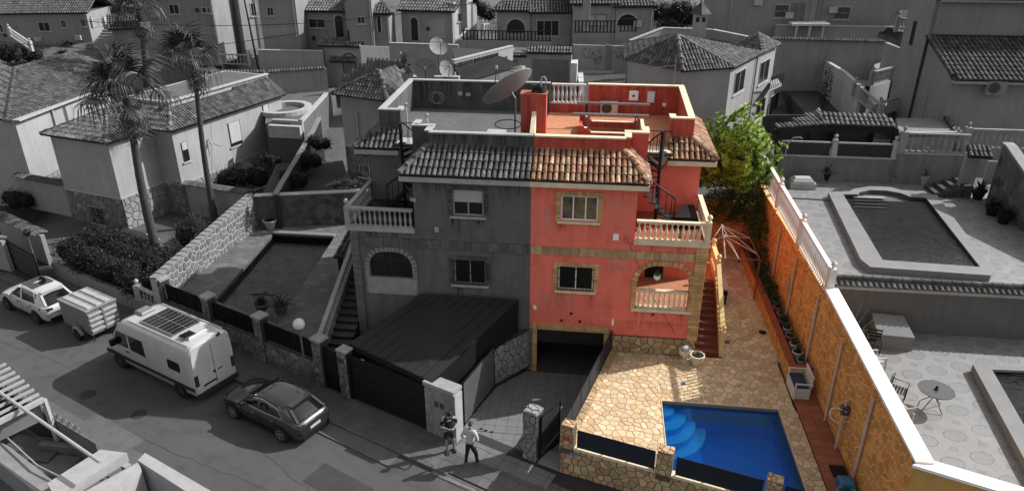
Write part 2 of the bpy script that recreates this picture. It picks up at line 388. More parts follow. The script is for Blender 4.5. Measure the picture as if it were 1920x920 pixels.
# ------------------------------------------------------------------ windows, balusters
def uvbox(b, O, U, a, c, n0, n1):
    "box on a wall: u from a[0] to c[0], z from a[1] to c[1], n0..n1 outwards"
    N = U.cross(V((0, 0, 1))); M = Matrix(((U.x, N.x, 0, O.x), (U.y, N.y, 0, O.y), (0, 0, 1, O.z), (0, 0, 0, 1)))
    return b.box((a[0], n0, a[1]), (c[0], n1, c[1]), M)
def window(parent, O, U, w_, h_, fm=None, style='two', depth=0.0, sill=True, surround=None, grille=False, shutter=0.0, glass=None, sm=None, name='window', label=None):
    "window on (or set back in) a wall whose outside is U x Z; O is its lower left corner"
    O = V(O); U = V((U[0], U[1], 0)).normalized(); fm = fm or WHITE_G; d = depth; sm = sm or (WHITE_G if fm is DKG else fm); f = .06 if w_ > .6 else .04
    b = MB()
    uvbox(b, O, U, (0, 0), (f, h_), -d, .035-d); uvbox(b, O, U, (w_-f, 0), (w_, h_), -d, .035-d)
    uvbox(b, O, U, (f, 0), (w_-f, f), -d, .033-d); uvbox(b, O, U, (f, h_-f), (w_-f, h_), -d, .033-d)
    if style in ('two', 'three', 'four'):
        k = {'two': 2, 'three': 3, 'four': 4}[style]
        for i in range(1, k): uvbox(b, O, U, (w_*i/k-f*.4, f), (w_*i/k+f*.4, h_-f), -d, .031-d)
    if style == 'cross':
        uvbox(b, O, U, (w_/2-f*.4, f), (w_/2+f*.4, h_-f), -d, .031-d); uvbox(b, O, U, (f, h_*.6-.02), (w_-f, h_*.6+.02), -d, .029-d)
    wn = b.build(name, fm, parent, label=label)
    uvbox(MB(), O, U, (f*.5, f*.5), (w_-f*.5, h_-f*.5), -.02-d, .012-d).build('pane', glass or GLASS, wn)
    if sill: uvbox(MB(), O, U, (-.12, -.1), (w_+.12, -.012), -.05, .09).build('sill', sm or fm, wn)
    if shutter: uvbox(MB(), O, U, (f, h_*(1-shutter)), (w_-f, h_-.01), -d+.013, .05-d).build('shutter', mat('shutter_pale', .36, .31) if fm is not WHITE else WHITE, wn)
    if surround:
        b = MB(); t = .2; rnd = random.Random(9); n = max(2, int((h_+2*t)/.16))
        for s_ in (-t, w_+.012):
            for i in range(n): z0 = -.02+(h_+t)*i/n; uvbox(b, O, U, (s_, z0+.008), (s_+t-.012, z0+(h_+t)/n-.008), -.02, .03+rnd.uniform(0, .015))
        n = max(2, int(w_/.16))
        for i in range(n): uvbox(b, O, U, (w_*i/n+.006, h_+.012), (w_*(i+1)/n-.006, h_+t-.02), -.02, .03+rnd.uniform(0, .015))
        b.build('surround', surround, wn)
    if grille:
        b = MB(); n = int(w_/.13)
        for i in range(n+1): uvbox(b, O, U, (w_*i/n-.009, .02), (w_*i/n+.009, h_-.02), .05, .07)
        for z in (.08, h_*.5, h_-.08): uvbox(b, O, U, (0, z-.012), (w_, z+.012), .045, .075)
        b.build('grille', DARK if grille is True else grille, wn)
    return wn
BAL = [(.055,0),(.055,.05),(.03,.08),(.035,.13),(.062,.25),(.058,.34),(.03,.48),(.026,.55),(.04,.6),(.05,.64),(.05,.68)]
BMESH = {}
def baluster_mesh(m_, h_, k=1.0):
    key = (m_.name, round(h_, 2), k)
    if key not in BMESH: BMESH[key] = MB().lathe([(r_*k, z*h_/.68) for r_, z in BAL], n=8).mesh('baluster', m_, True)
    return BMESH[key]
def balustrade(a, c, h_, m_, parent, gap=.2, posts=(), post_w=.24, name='balustrade', solo=True, ball=True, k=1.0, label=None, cap=.16):
    "a,c bottom ends of the run; slopes allowed"
    a = V(a); c = V(c); b = MB(); d = c-a; L_ = V((d.x, d.y, 0)).length; zz = V((0, 0, 1))
    b.beam(a+zz*.035, c+zz*.035, cap, .07); b.beam(a+zz*(h_-.04), c+zz*(h_-.04), cap+.03, .09)
    for t in posts:
        p = a+d*t; b.bbox((p.x-post_w/2, p.y-post_w/2, p.z-.08), (p.x+post_w/2, p.y+post_w/2, p.z+h_+.07), .03)
        if ball: b.lathe([(.03, 0), (.06, .02), (.04, .05), (.09, .1), (.11, .16), (.09, .23), (.03, .28), (.005, .3)], (p.x, p.y, p.z+h_+.07), 8)
    r_ = b.build(name, m_, parent, label=label); n = max(1, int(L_/gap)); me = baluster_mesh(m_, h_-.155, k); bulk = MB()
    for i in range(n):
        p = a+d*((i+.5)/n)+zz*.07
        if any(abs(((i+.5)/n-t)*L_) < post_w/2+.03 for t in posts): continue
        if solo: inst('baluster', me, Matrix.Translation(p), r_)
        else: bulk.lathe([(q*k, z*(h_-.155)/.68) for q, z in BAL[::2]], p, 6)
    if not solo and bulk.v: bulk.build('balusters', m_, r_, smooth=True, kind='stuff')
    return r_
def finial(b, x, y, z, k=1.0): b.lathe([(.03*k,0),(.06*k,.02*k),(.04*k,.05*k),(.1*k,.11*k),(.12*k,.18*k),(.1*k,.25*k),(.03*k,.3*k),(.004,.32*k)], (x, y, z), 8)
# ================================================================== the two halves of the semi-detached house
X = V((1, 0, 0)); Y = V((0, 1, 0)); Zv = V((0, 0, 1))
def archpts(x0, x1, z0, zt, r_, n=6):
    "arched opening outline, rounded top corners"
    return [(x0, z0), (x1, z0)]+[(x1-r_+r_*math.cos(R(90*i/n)), zt-r_+r_*math.sin(R(90*i/n))) for i in range(n+1)] + [(x0+r_-r_*math.sin(R(90*i/n)), zt-r_+r_*math.cos(R(90*i/n))) for i in range(n+1)]
def rect(a, b, c, d): return [(a, b), (c, b), (c, d), (a, d)]
def ring(parent, pts, m_, t=.2, d=.05, name='surround', step=.17, y=0.0):
    "brick surround following an opening on a wall facing -y, built brick by brick"
    b = MB(); cx = sum(p[0] for p in pts)/len(pts); n = len(pts); rnd = random.Random(4); path = []
    for i in range(n):
        a = pts[i]; c = pts[(i+1) % n]
        if i == 0: continue                      # the bottom edge is the sill
        path.append((a, c))
    for a, c in path:
        dx, dz = c[0]-a[0], c[1]-a[1]; l = math.hypot(dx, dz)
        if l < .01: continue
        nx, nz = dz/l, -dx/l; k = max(1, round(l/step))
        for j in range(k):
            p = (a[0]+dx*(j+.04)/k, a[1]+dz*(j+.04)/k); q = (a[0]+dx*(j+.96)/k, a[1]+dz*(j+.96)/k); h_ = d+rnd.uniform(0, .012)
            b.add([(p[0], y+.01, p[1]), (q[0], y+.01, q[1]), (q[0]+nx*t, y+.01, q[1]+nz*t), (p[0]+nx*t, y+.01, p[1]+nz*t),
                   (p[0], y-h_, p[1]), (q[0], y-h_, q[1]), (q[0]+nx*t, y-h_, q[1]+nz*t), (p[0]+nx*t, y-h_, p[1]+nz*t)],
                  [(0,1,2,3),(4,7,6,5),(0,4,5,1),(1,5,6,2),(2,6,7,3),(3,7,4,0)])
    return b.build(name, m_, parent)
red = thing('red_house', 'red rendered right half of the semi-detached house with spiral stair and arched porch', 'house', (3.2, 0, 0))
gry = thing('grey_house', 'dark grey left half of the semi-detached house, joined to the red half', 'house', (-3.5, 0, 0))
def brickband(x0, x1, z0, z1, m_, parent, sd_):
    b = MB(); rnd = random.Random(sd_); x = x0
    MB().box((x0, -.028, z0), (x1, .01, z1)).build('band', m_, parent)
    while x < x1-.05:
        w_ = rnd.uniform(.16, .42); e = min(x+w_, x1)
        b.bbox((x+.008, -.05-rnd.uniform(0, .012), z0+.012), (e-.008, -.02, z1-.012), .0); x = e
    b.build('band_bricks', m_, parent, kind='stuff')
# facade walls with real openings
arR = archpts(4.36, 6.46, 3.2, 5.2, .75)
MB().holed((0, 0, 0), X, Zv, [(.002,-.6),(.12,-.6),(.12,1.98),(3.36,1.98),(3.36,-.6),(6.95,-.6),(6.95,6.1),(4.12,6.1),(4.12,8.6),(.002,8.6)],
    [rect(1.18, 6.95, 2.64, 8.0), rect(1.15, 3.85, 2.6, 4.95), arR], .28).build('front_wall', RED, red)
arL = archpts(-6.83, -4.97, 3.25, 5.2, .7)
MB().holed((0, 0, 0), X, Zv, [(-7.5,-.6),(-.002,-.6),(-.002,8.6),(-4.75,8.6),(-4.75,6.1),(-7.5,6.1)],
    [rect(-3.15, 6.95, -1.9, 8.05), rect(-3.2, 3.85, -1.85, 5.0), arL], .28).build('front_wall', FAC_G, gry)
for (hx, s_, rm, rd, h_) in ((0, 1, RED, RED, red), (-.66, -1, FAC_G, FAC_G, gry)):
    q = lambda x: hx+s_*x
    def bx(x0, x1, y0, y1, z0, z1, nm, m_):
        a, c = sorted((q(x0), q(x1))); return MB().box((a, y0, z0), (c, y1, z1)).build(nm, m_, h_)
    bx(3.84, 4.12, .282, 3.2, 6.2, 8.6, 'side_wall', rm)
    bx(3.9, 6.84, 3.2, 3.45, 3.0, 8.6, 'porch_wall', rm)
    bx(6.59, 6.84, 3.452, 9.1, 1.0, 8.6, 'side_wall', rm)
    bx(.34 if s_ > 0 else -.32, 6.588, 8.9, 9.15, 1.0, 8.6, 'back_wall', rm)
    bx(3.6, 3.86, .282, 3.19, 2.8, 6.1, 'side_wall', rm)
    bx(3.862, 6.95, .282, 3.198, 2.86, 3.05, 'porch_floor', mat('porch_tile', (.38, .17, .085), (.30, .12, .06), sc=2) if s_ > 0 else CONC)
    bx(4.122, 6.93, .002, 3.198, 6.102, 6.24, 'balcony_floor', TERRA_D if s_ > 0 else DKG)
    bx(6.6, 6.948, .282, .5, 1.0, 6.1, 'pillar', rm)
    bx(6.6, 6.94, .502, 3.198, 5.6, 6.1, 'beam', rm)
    # edge strip of the balcony
    a, c = sorted((q(4.1), q(7.02))); MB().box((a, -.09, 6.1), (c, .12, 6.27)).box((min(q(6.86), q(7.02)), .122, 6.1), (max(q(6.86), q(7.02)), 3.19, 6.27)).build('balcony_edge', CREAM if s_ > 0 else WHITE_G, h_)
    bm_ = CREAM if s_ > 0 else mat('rail_grey', .30, .23, sc=2, streak=.2)
    balustrade((q(4.17), .02, 6.27), (q(6.93), .02, 6.27), .84, bm_, h_, gap=.205, posts=(1,), post_w=.2)
    balustrade((q(6.93), .14, 6.27), (q(6.93), 3.18, 6.27), .84, bm_, h_, gap=.205)
    # floor of the roof terrace, parapets
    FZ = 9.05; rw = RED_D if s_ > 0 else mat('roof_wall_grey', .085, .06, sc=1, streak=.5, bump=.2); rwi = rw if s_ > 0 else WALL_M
    fl = TERRA if s_ > 0 else CONC; hz = 9.05-.2
    if s_ > 0:
        for r4 in ((-.33+.335, 1.75, 3.7, 8.9), (4.35, 6.2, 3.7, 8.9), (1.75, 4.35, 3.7, 4.55), (1.75, 4.35, 6.3, 8.9), (0.005, 4.2, 1.25, 3.698)):
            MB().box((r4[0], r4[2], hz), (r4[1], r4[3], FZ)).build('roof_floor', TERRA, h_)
    else:
        MB().box((-6.86, 3.7, hz), (0.003, 8.9, FZ)).build('roof_floor', fl, h_); MB().box((-4.86, 1.25, hz), (0.003, 3.698, FZ)).build('roof_floor', fl, h_)
    cap = CREAM if s_ > 0 else WHITE_G
    def par(p, c, z0, z1, z2=None, t=.22, m2=None):
        z2 = z1 if z2 is None else z2; p = V((*p, 0)); c = V((*c, 0)); d = (c-p).normalized(); n = V((-d.y, d.x, 0))*t/2
        poly = [p+n, p-n, c-n, c+n]
        MB().prism([(v.x, v.y) for v in poly], z0, [z1, z1, z2, z2] if True else z1).build('parapet', m2 or rw, h_)
        n2 = n*1.25; vs = [p+n2-d*.02, p-n2-d*.02, c-n2+d*.02, c+n2+d*.02]; zz = [z1, z1, z2, z2]
        MB().add([(v.x, v.y, z+.002) for v, z in zip(vs, zz)]+[(v.x, v.y, z+.06) for v, z in zip(vs, zz)],
                 [(3,2,1,0),(4,5,6,7),(0,1,5,4),(1,2,6,5),(2,3,7,6),(3,0,4,7)]).build('parapet_cap', cap, h_)
    x0f = .003 if s_ > 0 else -.335+.337
    par((q(.0 if s_ > 0 else -.655), 1.12), (q(3.56), 1.12), 8.9, 10.03)
    par((q(3.67), 1.23), (q(3.67), 1.9), 8.9, 10.03)
    par((q(3.56), 2.0), (q(4.5), 2.0), 8.6, 10.05)
    par((q(4.39), 2.11), (q(4.39), 2.75), 8.9, 10.05)
    par((q(5.5), 3.86), (q(6.46), 3.86), 8.9, 10.2)
    par((q(5.6), 3.97), (q(5.6), 4.6), 8.9, 10.15)
    par((q(6.35), 3.97), (q(6.35), 9.0), 8.9, 10.2, 10.42)
    MB().box((min(q(4.5), q(5.5)), 2.76, 8.84), (max(q(4.5), q(5.5)), 3.75, 9.03)).build('stair_landing', CREAM if s_ > 0 else WHITE_G, h_)
    MB().box((min(q(4.12), q(5.5)), 3.0, 8.45), (max(q(4.12), q(5.5)), 3.2, 8.83)).build('fascia', cap, h_)
    if s_ > 0:
        par((1.9, 9.1), (6.46, 9.1), 8.6, 10.42)
        MB().box((.003, 8.99, 8.6), (1.78, 9.21, 9.45)).build('parapet', rw, h_)
        balustrade((.1, 9.1, 9.45), (1.78, 9.1, 9.45), .98, WHITE_P, h_, gap=.2)
    else:
        par((.003, 9.1), (-7.12, 9.1), 8.6, 10.42)
    # front roof slope, hips, side slopes
    e = 4.5; zt = 9.52; ze = 8.74
    tm_ = TILE_R if s_ > 0 else mat('rooftile_old', .115, .035, sc=2.5, isl=.4, bump=.3, bsc=20, fleck=.5)
    c0 = (0.0 if s_ > 0 else 0.0)
    P = [(c0, -.42, ze), (q(e), -.42, ze), (q(3.56), 1.01, zt), (c0, 1.01, zt)]
    if s_ < 0: P = [P[1], P[0], P[3], P[2]]
    tiles(P, tm_, h_, solo=True, L_=.42)
    S = [(q(e), -.42, ze), (q(e), 1.88, ze), (q(3.67), 1.88, zt), (q(3.56), 1.01, zt)]
    tiles(S, tm_, h_, solo=False)
    ridge([(q(e), -.42, ze+.04), (q(3.56), 1.01, zt+.04)], tm_, h_)
    MB().box((min(c0, q(e+.02)), -.42, 8.46), (max(c0, q(e+.02)), -.002, 8.66)).box((min(q(4.122), q(e+.02)), -.001, 8.46), (max(q(4.122), q(e+.02)), 1.95, 8.66)).build('eave', CREAM if s_ > 0 else WHITE_G, h_)
    P = [(q(5.42), 2.85, ze), (q(7.4), 2.85, ze), (q(6.46), 3.75, 9.36), (q(5.42), 3.75, 9.36)]
    if s_ < 0: P = [P[1], P[0], P[3], P[2]]
    tiles(P, tm_, h_, solo=True, L_=.42)
    tiles([(q(7.4), 2.85, ze), (q(7.4), 9.3, ze), (q(6.46), 9.3, 9.36), (q(6.46), 3.75, 9.36)], tm_, h_, solo=(s_ > 0), L_=.42)
    ridge([(q(7.4), 2.85, ze+.04), (q(6.46), 3.75, 9.4)], tm_, h_); ridge([(q(6.46), 3.8, 9.4), (q(6.46), 9.3, 9.4)], tm_, h_, r=.1)
    MB().box((min(q(5.42), q(7.42)), 2.84, 8.46), (max(q(5.42), q(7.42)), 3.198, 8.66)).box((min(q(6.842), q(7.42)), 3.2, 8.46), (max(q(6.842), q(7.42)), 9.3, 8.66)).build('eave', CREAM if s_ > 0 else WHITE_G, h_)
    # inside of the porch
    bx(4.9, 5.7, 3.16, 3.198, 3.06, 5.1, 'porch_door', DARK)
# openings
window(red, (1.18, 0, 6.95), X, 1.46, 1.05, WHITE, 'three', depth=.12, surround=OCHRE, sm=CREAM, glass=mat('curtained_glass', (.22, .18, .10), (.03, .03, .025), sc=2.2, rough=.1, bump=0), label='white framed window in ochre brick surround, upper floor')
window(red, (1.15, 0, 3.85), X, 1.45, 1.1, WHITE, 'two', depth=.12, surround=OCHRE, grille=True, sm=CREAM, label='barred white window in ochre brick surround, lower floor')
window(gry, (-3.15, 0, 6.95), X, 1.25, 1.1, WHITE_G, 'two', depth=.12, surround=STONE_D, shutter=.48, label='window with half lowered roller shutter')
window(gry, (-3.2, 0, 3.85), X, 1.35, 1.15, WHITE_G, 'two', depth=.12, surround=STONE_D, grille=True, label='barred window')
ring(red, arR, OCHRE); ring(gry, arL, mat('arch_grey', .22, .15, sc=4, bump=.2))
MB().box((4.2, -.08, 3.08), (6.62, .28, 3.2)).build('sill', CREAM, red)
balustrade((4.4, .1, 3.2), (6.44, .1, 3.2), .84, CREAM, red, gap=.2, ball=False)
MB().box((-6.95, -.06, 3.2), (-4.85, .15, 3.95)).build('arch_apron', mat('apron_pale', .26, .2, sc=3), gry)
g_ = MB().holed((0, .1, 0), X, Zv, archpts(-6.83, -4.97, 3.95, 5.2, .7), [rect(-6.75, 4.02, -5.93, 4.72), rect(-5.87, 4.02, -5.05, 4.72), rect(-6.2, 4.78, -5.93, 5.1), rect(-5.87, 4.78, -5.4, 5.1)], .05).build('arch_window', DKG, gry)
MB().box((-6.8, .13, 3.96), (-5.0, .14, 5.19)).build('pane', GLASS, g_)
brickband(.005, 6.55, 5.44, 5.80, mat('band_ochre', (.46, .30, .17), (.34, .21, .11), sc=5, isl=.25, bump=.3, streak=.2), red, 3); brickband(-7.18, -.005, 5.42, 5.84, mat('band_grey', .105, .075, sc=4, isl=.2), gry, 4)
# corner pillars of brick
for nm, x0, x1, m_, p_ in (('corner_pillar', 6.56, 6.99, OCHRE, red), ('corner_pillar', -7.54, -7.2, mat('pillar_grey', .13, .09, sc=4, isl=.2), gry)):
    b = MB(); z = 1.86 if x0 > 0 else 1.0; MB().box((x0+.01, -.05, z), (x1-.01, .49, 6.08)).build('corner_core', m_, p_)
    while z < 5.95:
        b.box((x0, -.075-.01*random.random(), z), (x1, .5, z+.1)); z += .118
    b.build(nm, m_, p_)
# garage opening
b = MB(); rnd = random.Random(2)
z = -.55
while z < 1.95:
    for x0 in (.12, 3.36-.2): b.box((x0+.003, -.05-rnd.uniform(0, .012), z), (x0+.197, .1, z+.15))
    z += .16
x = .12
while x < 3.3: b.box((x+.004, -.052-rnd.uniform(0, .012), 1.985), (x+.156, -.003, 2.18)); x += .162
b.build('garage_surround', OCHRE, red)
MB().box((.12, .05, 1.85), (3.36, .27, 1.978)).build('garage_lintel', OCHRE, red)
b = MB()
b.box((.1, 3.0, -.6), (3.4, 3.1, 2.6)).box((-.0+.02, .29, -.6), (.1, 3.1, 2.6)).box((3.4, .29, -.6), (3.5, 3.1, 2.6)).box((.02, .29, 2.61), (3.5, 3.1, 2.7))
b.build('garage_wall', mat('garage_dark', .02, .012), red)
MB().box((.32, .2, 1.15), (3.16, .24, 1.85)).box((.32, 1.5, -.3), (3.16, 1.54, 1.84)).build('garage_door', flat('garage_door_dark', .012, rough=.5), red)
# stone plinth
pl = MB().box((3.5, -.06, .95), (6.95, -.002, 1.87)).build('plinth', GROUT_K, red)
stones([rect(3.52, 1.06, 6.94, 1.86)], (0, -.06, 0), X, Zv, .33, pl, STN_C, nmax=60, seed=8, sy=.85)
# brick trim beside arch + small boxes on the wall
MB().bbox((3.28, -.09, 6.25), (3.5, -.002, 6.5), .02).build('junction_box', WHITE, red)
MB().bbox((3.45, -.07, 2.35), (3.53, -.002, 2.62), .01).build('wall_lamp', WHITE, red)
MB().tube([(.22, -.1, 2.95), (.26, -.16, 3.0)], .05, 8).box((.14, -.05, 2.85), (.26, -.002, 3.05)).build('flood_light', WHITE, red)
b = MB()
for x, z in ((1.75, 2.78), (1.35, 2.42), (2.12, 2.42), (5.1, 2.96)): b.tube([(x, -.004, z), (x, -.07, z-.02)], .055, 10)
b.build('vent_pipe', flat('vent_dark', (.05, .02, .02)), red)
MB().bbox((-3.95+.02, -.08, 6.2), (-3.75, -.002, 6.42), .02).build('wall_box', WHITE_G, gry)
b = MB(); b.lathe([(.05,0),(.09,.03),(.09,.12),(.03,.16)], (-4.83, .1, 7.45), 8).lathe([(.05,0),(.09,.03),(.09,.12),(.03,.16)], (-4.68, -.1, 7.5), 8).beam((-4.83,.1,7.5),(-4.68,-.1,7.55),.03,.03)
b.build('flood_light', WHITE_G, gry)
# thin cables drooping over the facade
b = MB()
def droop(a, c, sag, n=10):
    a = V(a); c = V(c); return [a.lerp(c, i/n)-Zv*sag*math.sin(PI*i/n) for i in range(n+1)]
b.tube(droop((3.8, -.03, 6.4), (6.1, -.04, 2.1), .25), .008, 4); b.tube([(3.75, -.02, 6.45), (3.72, -.03, 6.2), (3.85, -.03, 6.1), (4.1, -.03, 6.12)], .008, 4)
b.build('cable', flat('cable_grey', (.12, .07, .06)), red)
# dark water streaks below balcony spouts
# inside the red porch: white blind, table top in the sun
MB().box((4.45, 1.2, 5.05), (5.95, 1.24, 5.6)).build('porch_blind', WHITE, red)
# ------------------------------------------------------------------ stairs up to the porches
def outer_stair(name, label, x0, x1, y0, y1, z0, z1, n, tm, wm_, rx, m_rail, wy0):
    t = thing(name, label, 'stair', ((x0+x1)/2, y0, z0))
    rise = (z1-z0)/n; go = (y1-y0)/n
    for i in range(n):
        MB().box((x0, y0+i*go+.012, z0+i*rise-.3), (x1, y0+(i+1)*go+.012, z0+(i+1)*rise-.035)).build('step', tm, t)
        MB().box((x0, y0+i*go-.02, z0+(i+1)*rise-.033), (x1, y0+(i+1)*go+.01, z0+(i+1)*rise)).build('tread', wm_, t)
    return t
st = outer_stair('outdoor_stair', 'terracotta stair with cream balustrade climbing the right side of the red house', 7.0, 7.98, .15, 3.3, 1.05, 3.05, 11, TERRA_D, mat('tread_red', (.20, .07, .045), (.14, .05, .03), sc=2, bump=.1), 8, CREAM, 0)
YEL = mat('cream_yellow', (.66, .50, .24), (.58, .42, .19), sc=2, streak=.12, bump=.1)
MB().box((7.0, 3.315, 2.86), (7.98, 4.9, 3.05)).build('landing', TERRA, st)
MB().add([(7.99, .08, 1.05), (8.15, .08, 1.05), (8.15, 4.9, 1.05), (7.99, 4.9, 1.05), (7.99, .08, 1.42), (8.15, .08, 1.42), (8.15, 3.3, 3.35), (7.99, 3.3, 3.35), (8.15, 4.9, 3.35), (7.99, 4.9, 3.35)],
         [(0,3,2,1), (0,1,5,4), (4,5,6,7), (7,6,8,9), (1,2,8,6,5), (0,4,7,9,3), (3,9,8,2)]).build('string_wall', YEL, st)
balustrade((8.07, .2, 1.5), (8.07, 3.2, 3.33), .68, YEL, st, gap=.2, posts=(0, 1), post_w=.18, k=.9)
balustrade((8.07, 3.35, 3.36), (8.07, 4.85, 3.36), .68, YEL, st, gap=.2, posts=(1,), post_w=.18, k=.9)
balustrade((7.05, 4.85, 3.06), (7.95, 4.85, 3.06), .9, YEL, st, gap=.2, k=.9)
stl = outer_stair('outdoor_stair', 'dark stair with stone balustrade climbing the left side of the grey house', -8.62, -7.62, -2.2, 3.3, .5, 3.05, 15, DKG, mat('tread_grey', .06, .045, sc=2), -8.7, WHITE_G, 0)
MB().add([(-8.8, -2.3, .4), (-8.64, -2.3, .4), (-8.64, 4.2, .4), (-8.8, 4.2, .4), (-8.8, -2.3, 1.0), (-8.64, -2.3, 1.0), (-8.64, 3.3, 3.3), (-8.8, 3.3, 3.3), (-8.64, 4.2, 3.3), (-8.8, 4.2, 3.3)],
         [(0,3,2,1), (0,1,5,4), (4,5,6,7), (7,6,8,9), (1,2,8,6,5), (0,4,7,9,3), (3,9,8,2)]).build('string_wall', WALL_M, stl)
balustrade((-8.72, -2.2, 1.0), (-8.72, 3.2, 3.28), .72, mat('rail_grey', .30), stl, gap=.24, posts=(0, 1), post_w=.2, k=.9)
MB().box((-8.62, 3.315, 2.86), (-7.54, 4.2, 3.05)).build('landing', DKG, stl)
# ------------------------------------------------------------------ spiral stairs
def spiral(name, label, cx, cy, z0, z1, mt, mp, turn, n=13, a0=0.0, r_=.78):
    t = thing(name, label, 'spiral stair', (cx, cy, z0))
    MB().tube([(cx, cy, z0), (cx, cy, z1+1.05)], .07, 10).build('pole', mp, t)
    rail = []
    for i in range(n):
        a = a0+turn*i/n; z = z0+(z1-z0)*(i+1)/n; da = abs(turn)/n*1.15
        P = [(cx+.05*math.cos(a-.5), cy+.05*math.sin(a-.5))]+[(cx+r_*math.cos(a+k), cy+r_*math.sin(a+k)) for k in (-da/2, 0, da/2)]+[(cx+.05*math.cos(a+.5), cy+.05*math.sin(a+.5))]
        MB().prism(P, z-.055, z).build('tread', mt, t)
        p = V((cx+r_*math.cos(a), cy+r_*math.sin(a), z)); MB().tube([p-Zv*.03, p+Zv*.88], .018, 5).build('rail_rod', mp, t); rail.append(p+Zv*.88)
    fine = []
    for i in range(n-1):
        for k in range(3):
            u = (i+k/3)/n; a = a0+turn*u; fine.append(V((cx+r_*math.cos(a), cy+r_*math.sin(a), z0+(z1-z0)*(u+1/n)+.88)))
    MB().tube(fine+[rail[-1]], .032, 6).build('handrail', mp, t)
    return t
TRD = flat('stair_steel', (.03, .038, .042), rough=.45, spec=.3)
spr = spiral('spiral_stair', 'black steel spiral stair from the red balcony up to the roof terrace', 5.05, 2.15, 6.25, 9.05, TRD, DARK, -4.9, a0=-.4)
b = MB()
for k in range(5): b.tube([(4.5+.25*k, 2.72, 9.05), (4.5+.25*k, 2.72, 9.95)], .011, 5)
b.beam((4.45, 2.72, 9.95), (5.5, 2.72, 9.95), .03, .03).beam((4.5, 2.6, 9.0), (5.6, 2.6, 9.0), .25, .06).beam((5.05,2.15,8.4),(4.5,2.6,8.95),.03,.03).beam((5.05,2.15,8.4),(5.5,2.6,8.95),.03,.03)
b.build('landing_rail', DARK, spr)
spl = spiral('spiral_stair', 'black steel spiral stair on the grey balcony, dark against the wall', -5.72, 2.15, 6.25, 9.05, DARK, DARK, 4.9, a0=PI+.4)
b = MB()
for k in range(5): b.tube([(-6.1+.25*k, 2.72, 9.05), (-6.1+.25*k, 2.72, 9.95)], .011, 5)
b.beam((-6.15, 2.72, 9.95), (-5.1, 2.72, 9.95), .03, .03).beam((-6.2, 2.6, 9.0), (-5.1, 2.6, 9.0), .25, .06)
b.build('landing_rail', DARK, spl)
# ------------------------------------------------------------------ roof terrace fittings
ch = thing('chimney_stack', 'red rendered block rising between the two roof terraces', 'chimney', (-.1, 2.3, 9.05))
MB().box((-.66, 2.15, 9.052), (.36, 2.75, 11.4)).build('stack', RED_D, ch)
MB().box((-.69, 2.12, 11.402), (.39, 2.78, 11.46)).build('stack_cap', mat('stack_cap_red', (.42, .12, .08)), ch)
b = MB()
for k in range(4):
    rr = .3-.01*k; b.tube([(.05+rr*math.cos(a*.35), 2.45+rr*.75*math.sin(a*.35), 11.5+.07*k) for a in range(19)], .03, 6)
tag(b.build('cable_coil', DARK, smooth=True), 'black cable coil lying on top of the red chimney block', 'cable')
tag(MB().tube([(.12, 2.45, 11.47), (.12, 2.45, 11.95), (.16, 2.45, 12.05), (.24, 2.45, 12.08), (.3, 2.45, 12.0), (.32, 2.45, 11.85)], .035, 8).build('vent_pipe', WHITE_G, smooth=True), 'white hooked vent pipe sticking out of the cable coil', 'pipe')
dv = MB().add([(-.2, 1.25, 10.03), (-.02, 1.25, 10.03), (-.02, 2.14, 10.03), (-.2, 2.14, 10.03), (-.2, 1.25, 10.1), (-.02, 1.25, 10.1), (-.02, 2.14, 10.75), (-.2, 2.14, 10.75)], [(0,3,2,1),(4,5,6,7),(0,1,5,4),(1,2,6,5),(2,3,7,6),(3,0,4,7)])
dv.box((-.19, 1.26, 9.06), (-.03, 2.14, 10.029)); dv.build('dividing_wall', CREAM, red)
# stairwell opening with stepped walls and two pipes across
wl = thing('roof_light_well', 'sunken light well with stepped red walls in the roof terrace', 'light well', (3.05, 5.4, 9.05))
for (x0, y0, x1, y1) in ((1.6, 4.4, 4.5, 4.55), (1.6, 6.3, 4.5, 6.45)):
    M_ = Matrix.Identity(4)
    prof = [(x0, 9.052), (x1, 9.052), (x1, 9.5), (x1-.2, 9.5), (x1-.2, 9.4), (x1-.4, 9.4), (x1-.4, 9.3), (x0+.55, 9.3), (x0+.55, 9.4), (x0+.4, 9.4), (x0+.4, 9.5), (x0+.25, 9.5), (x0+.25, 9.6), (x0, 9.6)]
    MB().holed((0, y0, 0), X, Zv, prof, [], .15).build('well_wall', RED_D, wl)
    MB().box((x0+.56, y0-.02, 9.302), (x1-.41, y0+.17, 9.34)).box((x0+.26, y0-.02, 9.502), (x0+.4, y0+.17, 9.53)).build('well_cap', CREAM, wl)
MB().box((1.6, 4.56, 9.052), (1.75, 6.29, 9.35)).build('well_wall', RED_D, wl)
MB().box((4.35, 4.56, 9.052), (4.5, 6.29, 9.5)).build('well_wall', CREAM, wl)
MB().box((1.76, 4.56, 7.2), (4.34, 6.29, 7.3)).box((1.76, 4.4, 7.2), (4.34, 4.555, 9.04)).box((1.76, 6.3, 7.2), (4.34, 6.4, 8.84)).build('well_floor', TERRA_D, wl)
PIPEG = flat('pipe_steel', .28, rough=.3, metal=.6)
for (a, c, yy) in (((1.35, 10.15), (4.6, 10.15), 4.35), ((1.45, 10.15), (4.75, 10.15), 6.4)):
    f = thing('crossbar_frame', 'grey steel bar over the %s edge of the roof light well' % ('front' if yy < 5 else 'back'), 'steel bar', (3, yy, 9.3), group='steel bars over the light well')
    MB().tube([(a[0], yy-.0, a[1]), (c[0], yy, c[1])], .055, 10).build('bar', PIPEG, f, smooth=True)
    for x in (2.05, 4.15): MB().box((x-.03, yy-.05, 9.3), (x+.03, yy+.05, 10.1)).build('bar_post', flat('bar_post', .12), f)
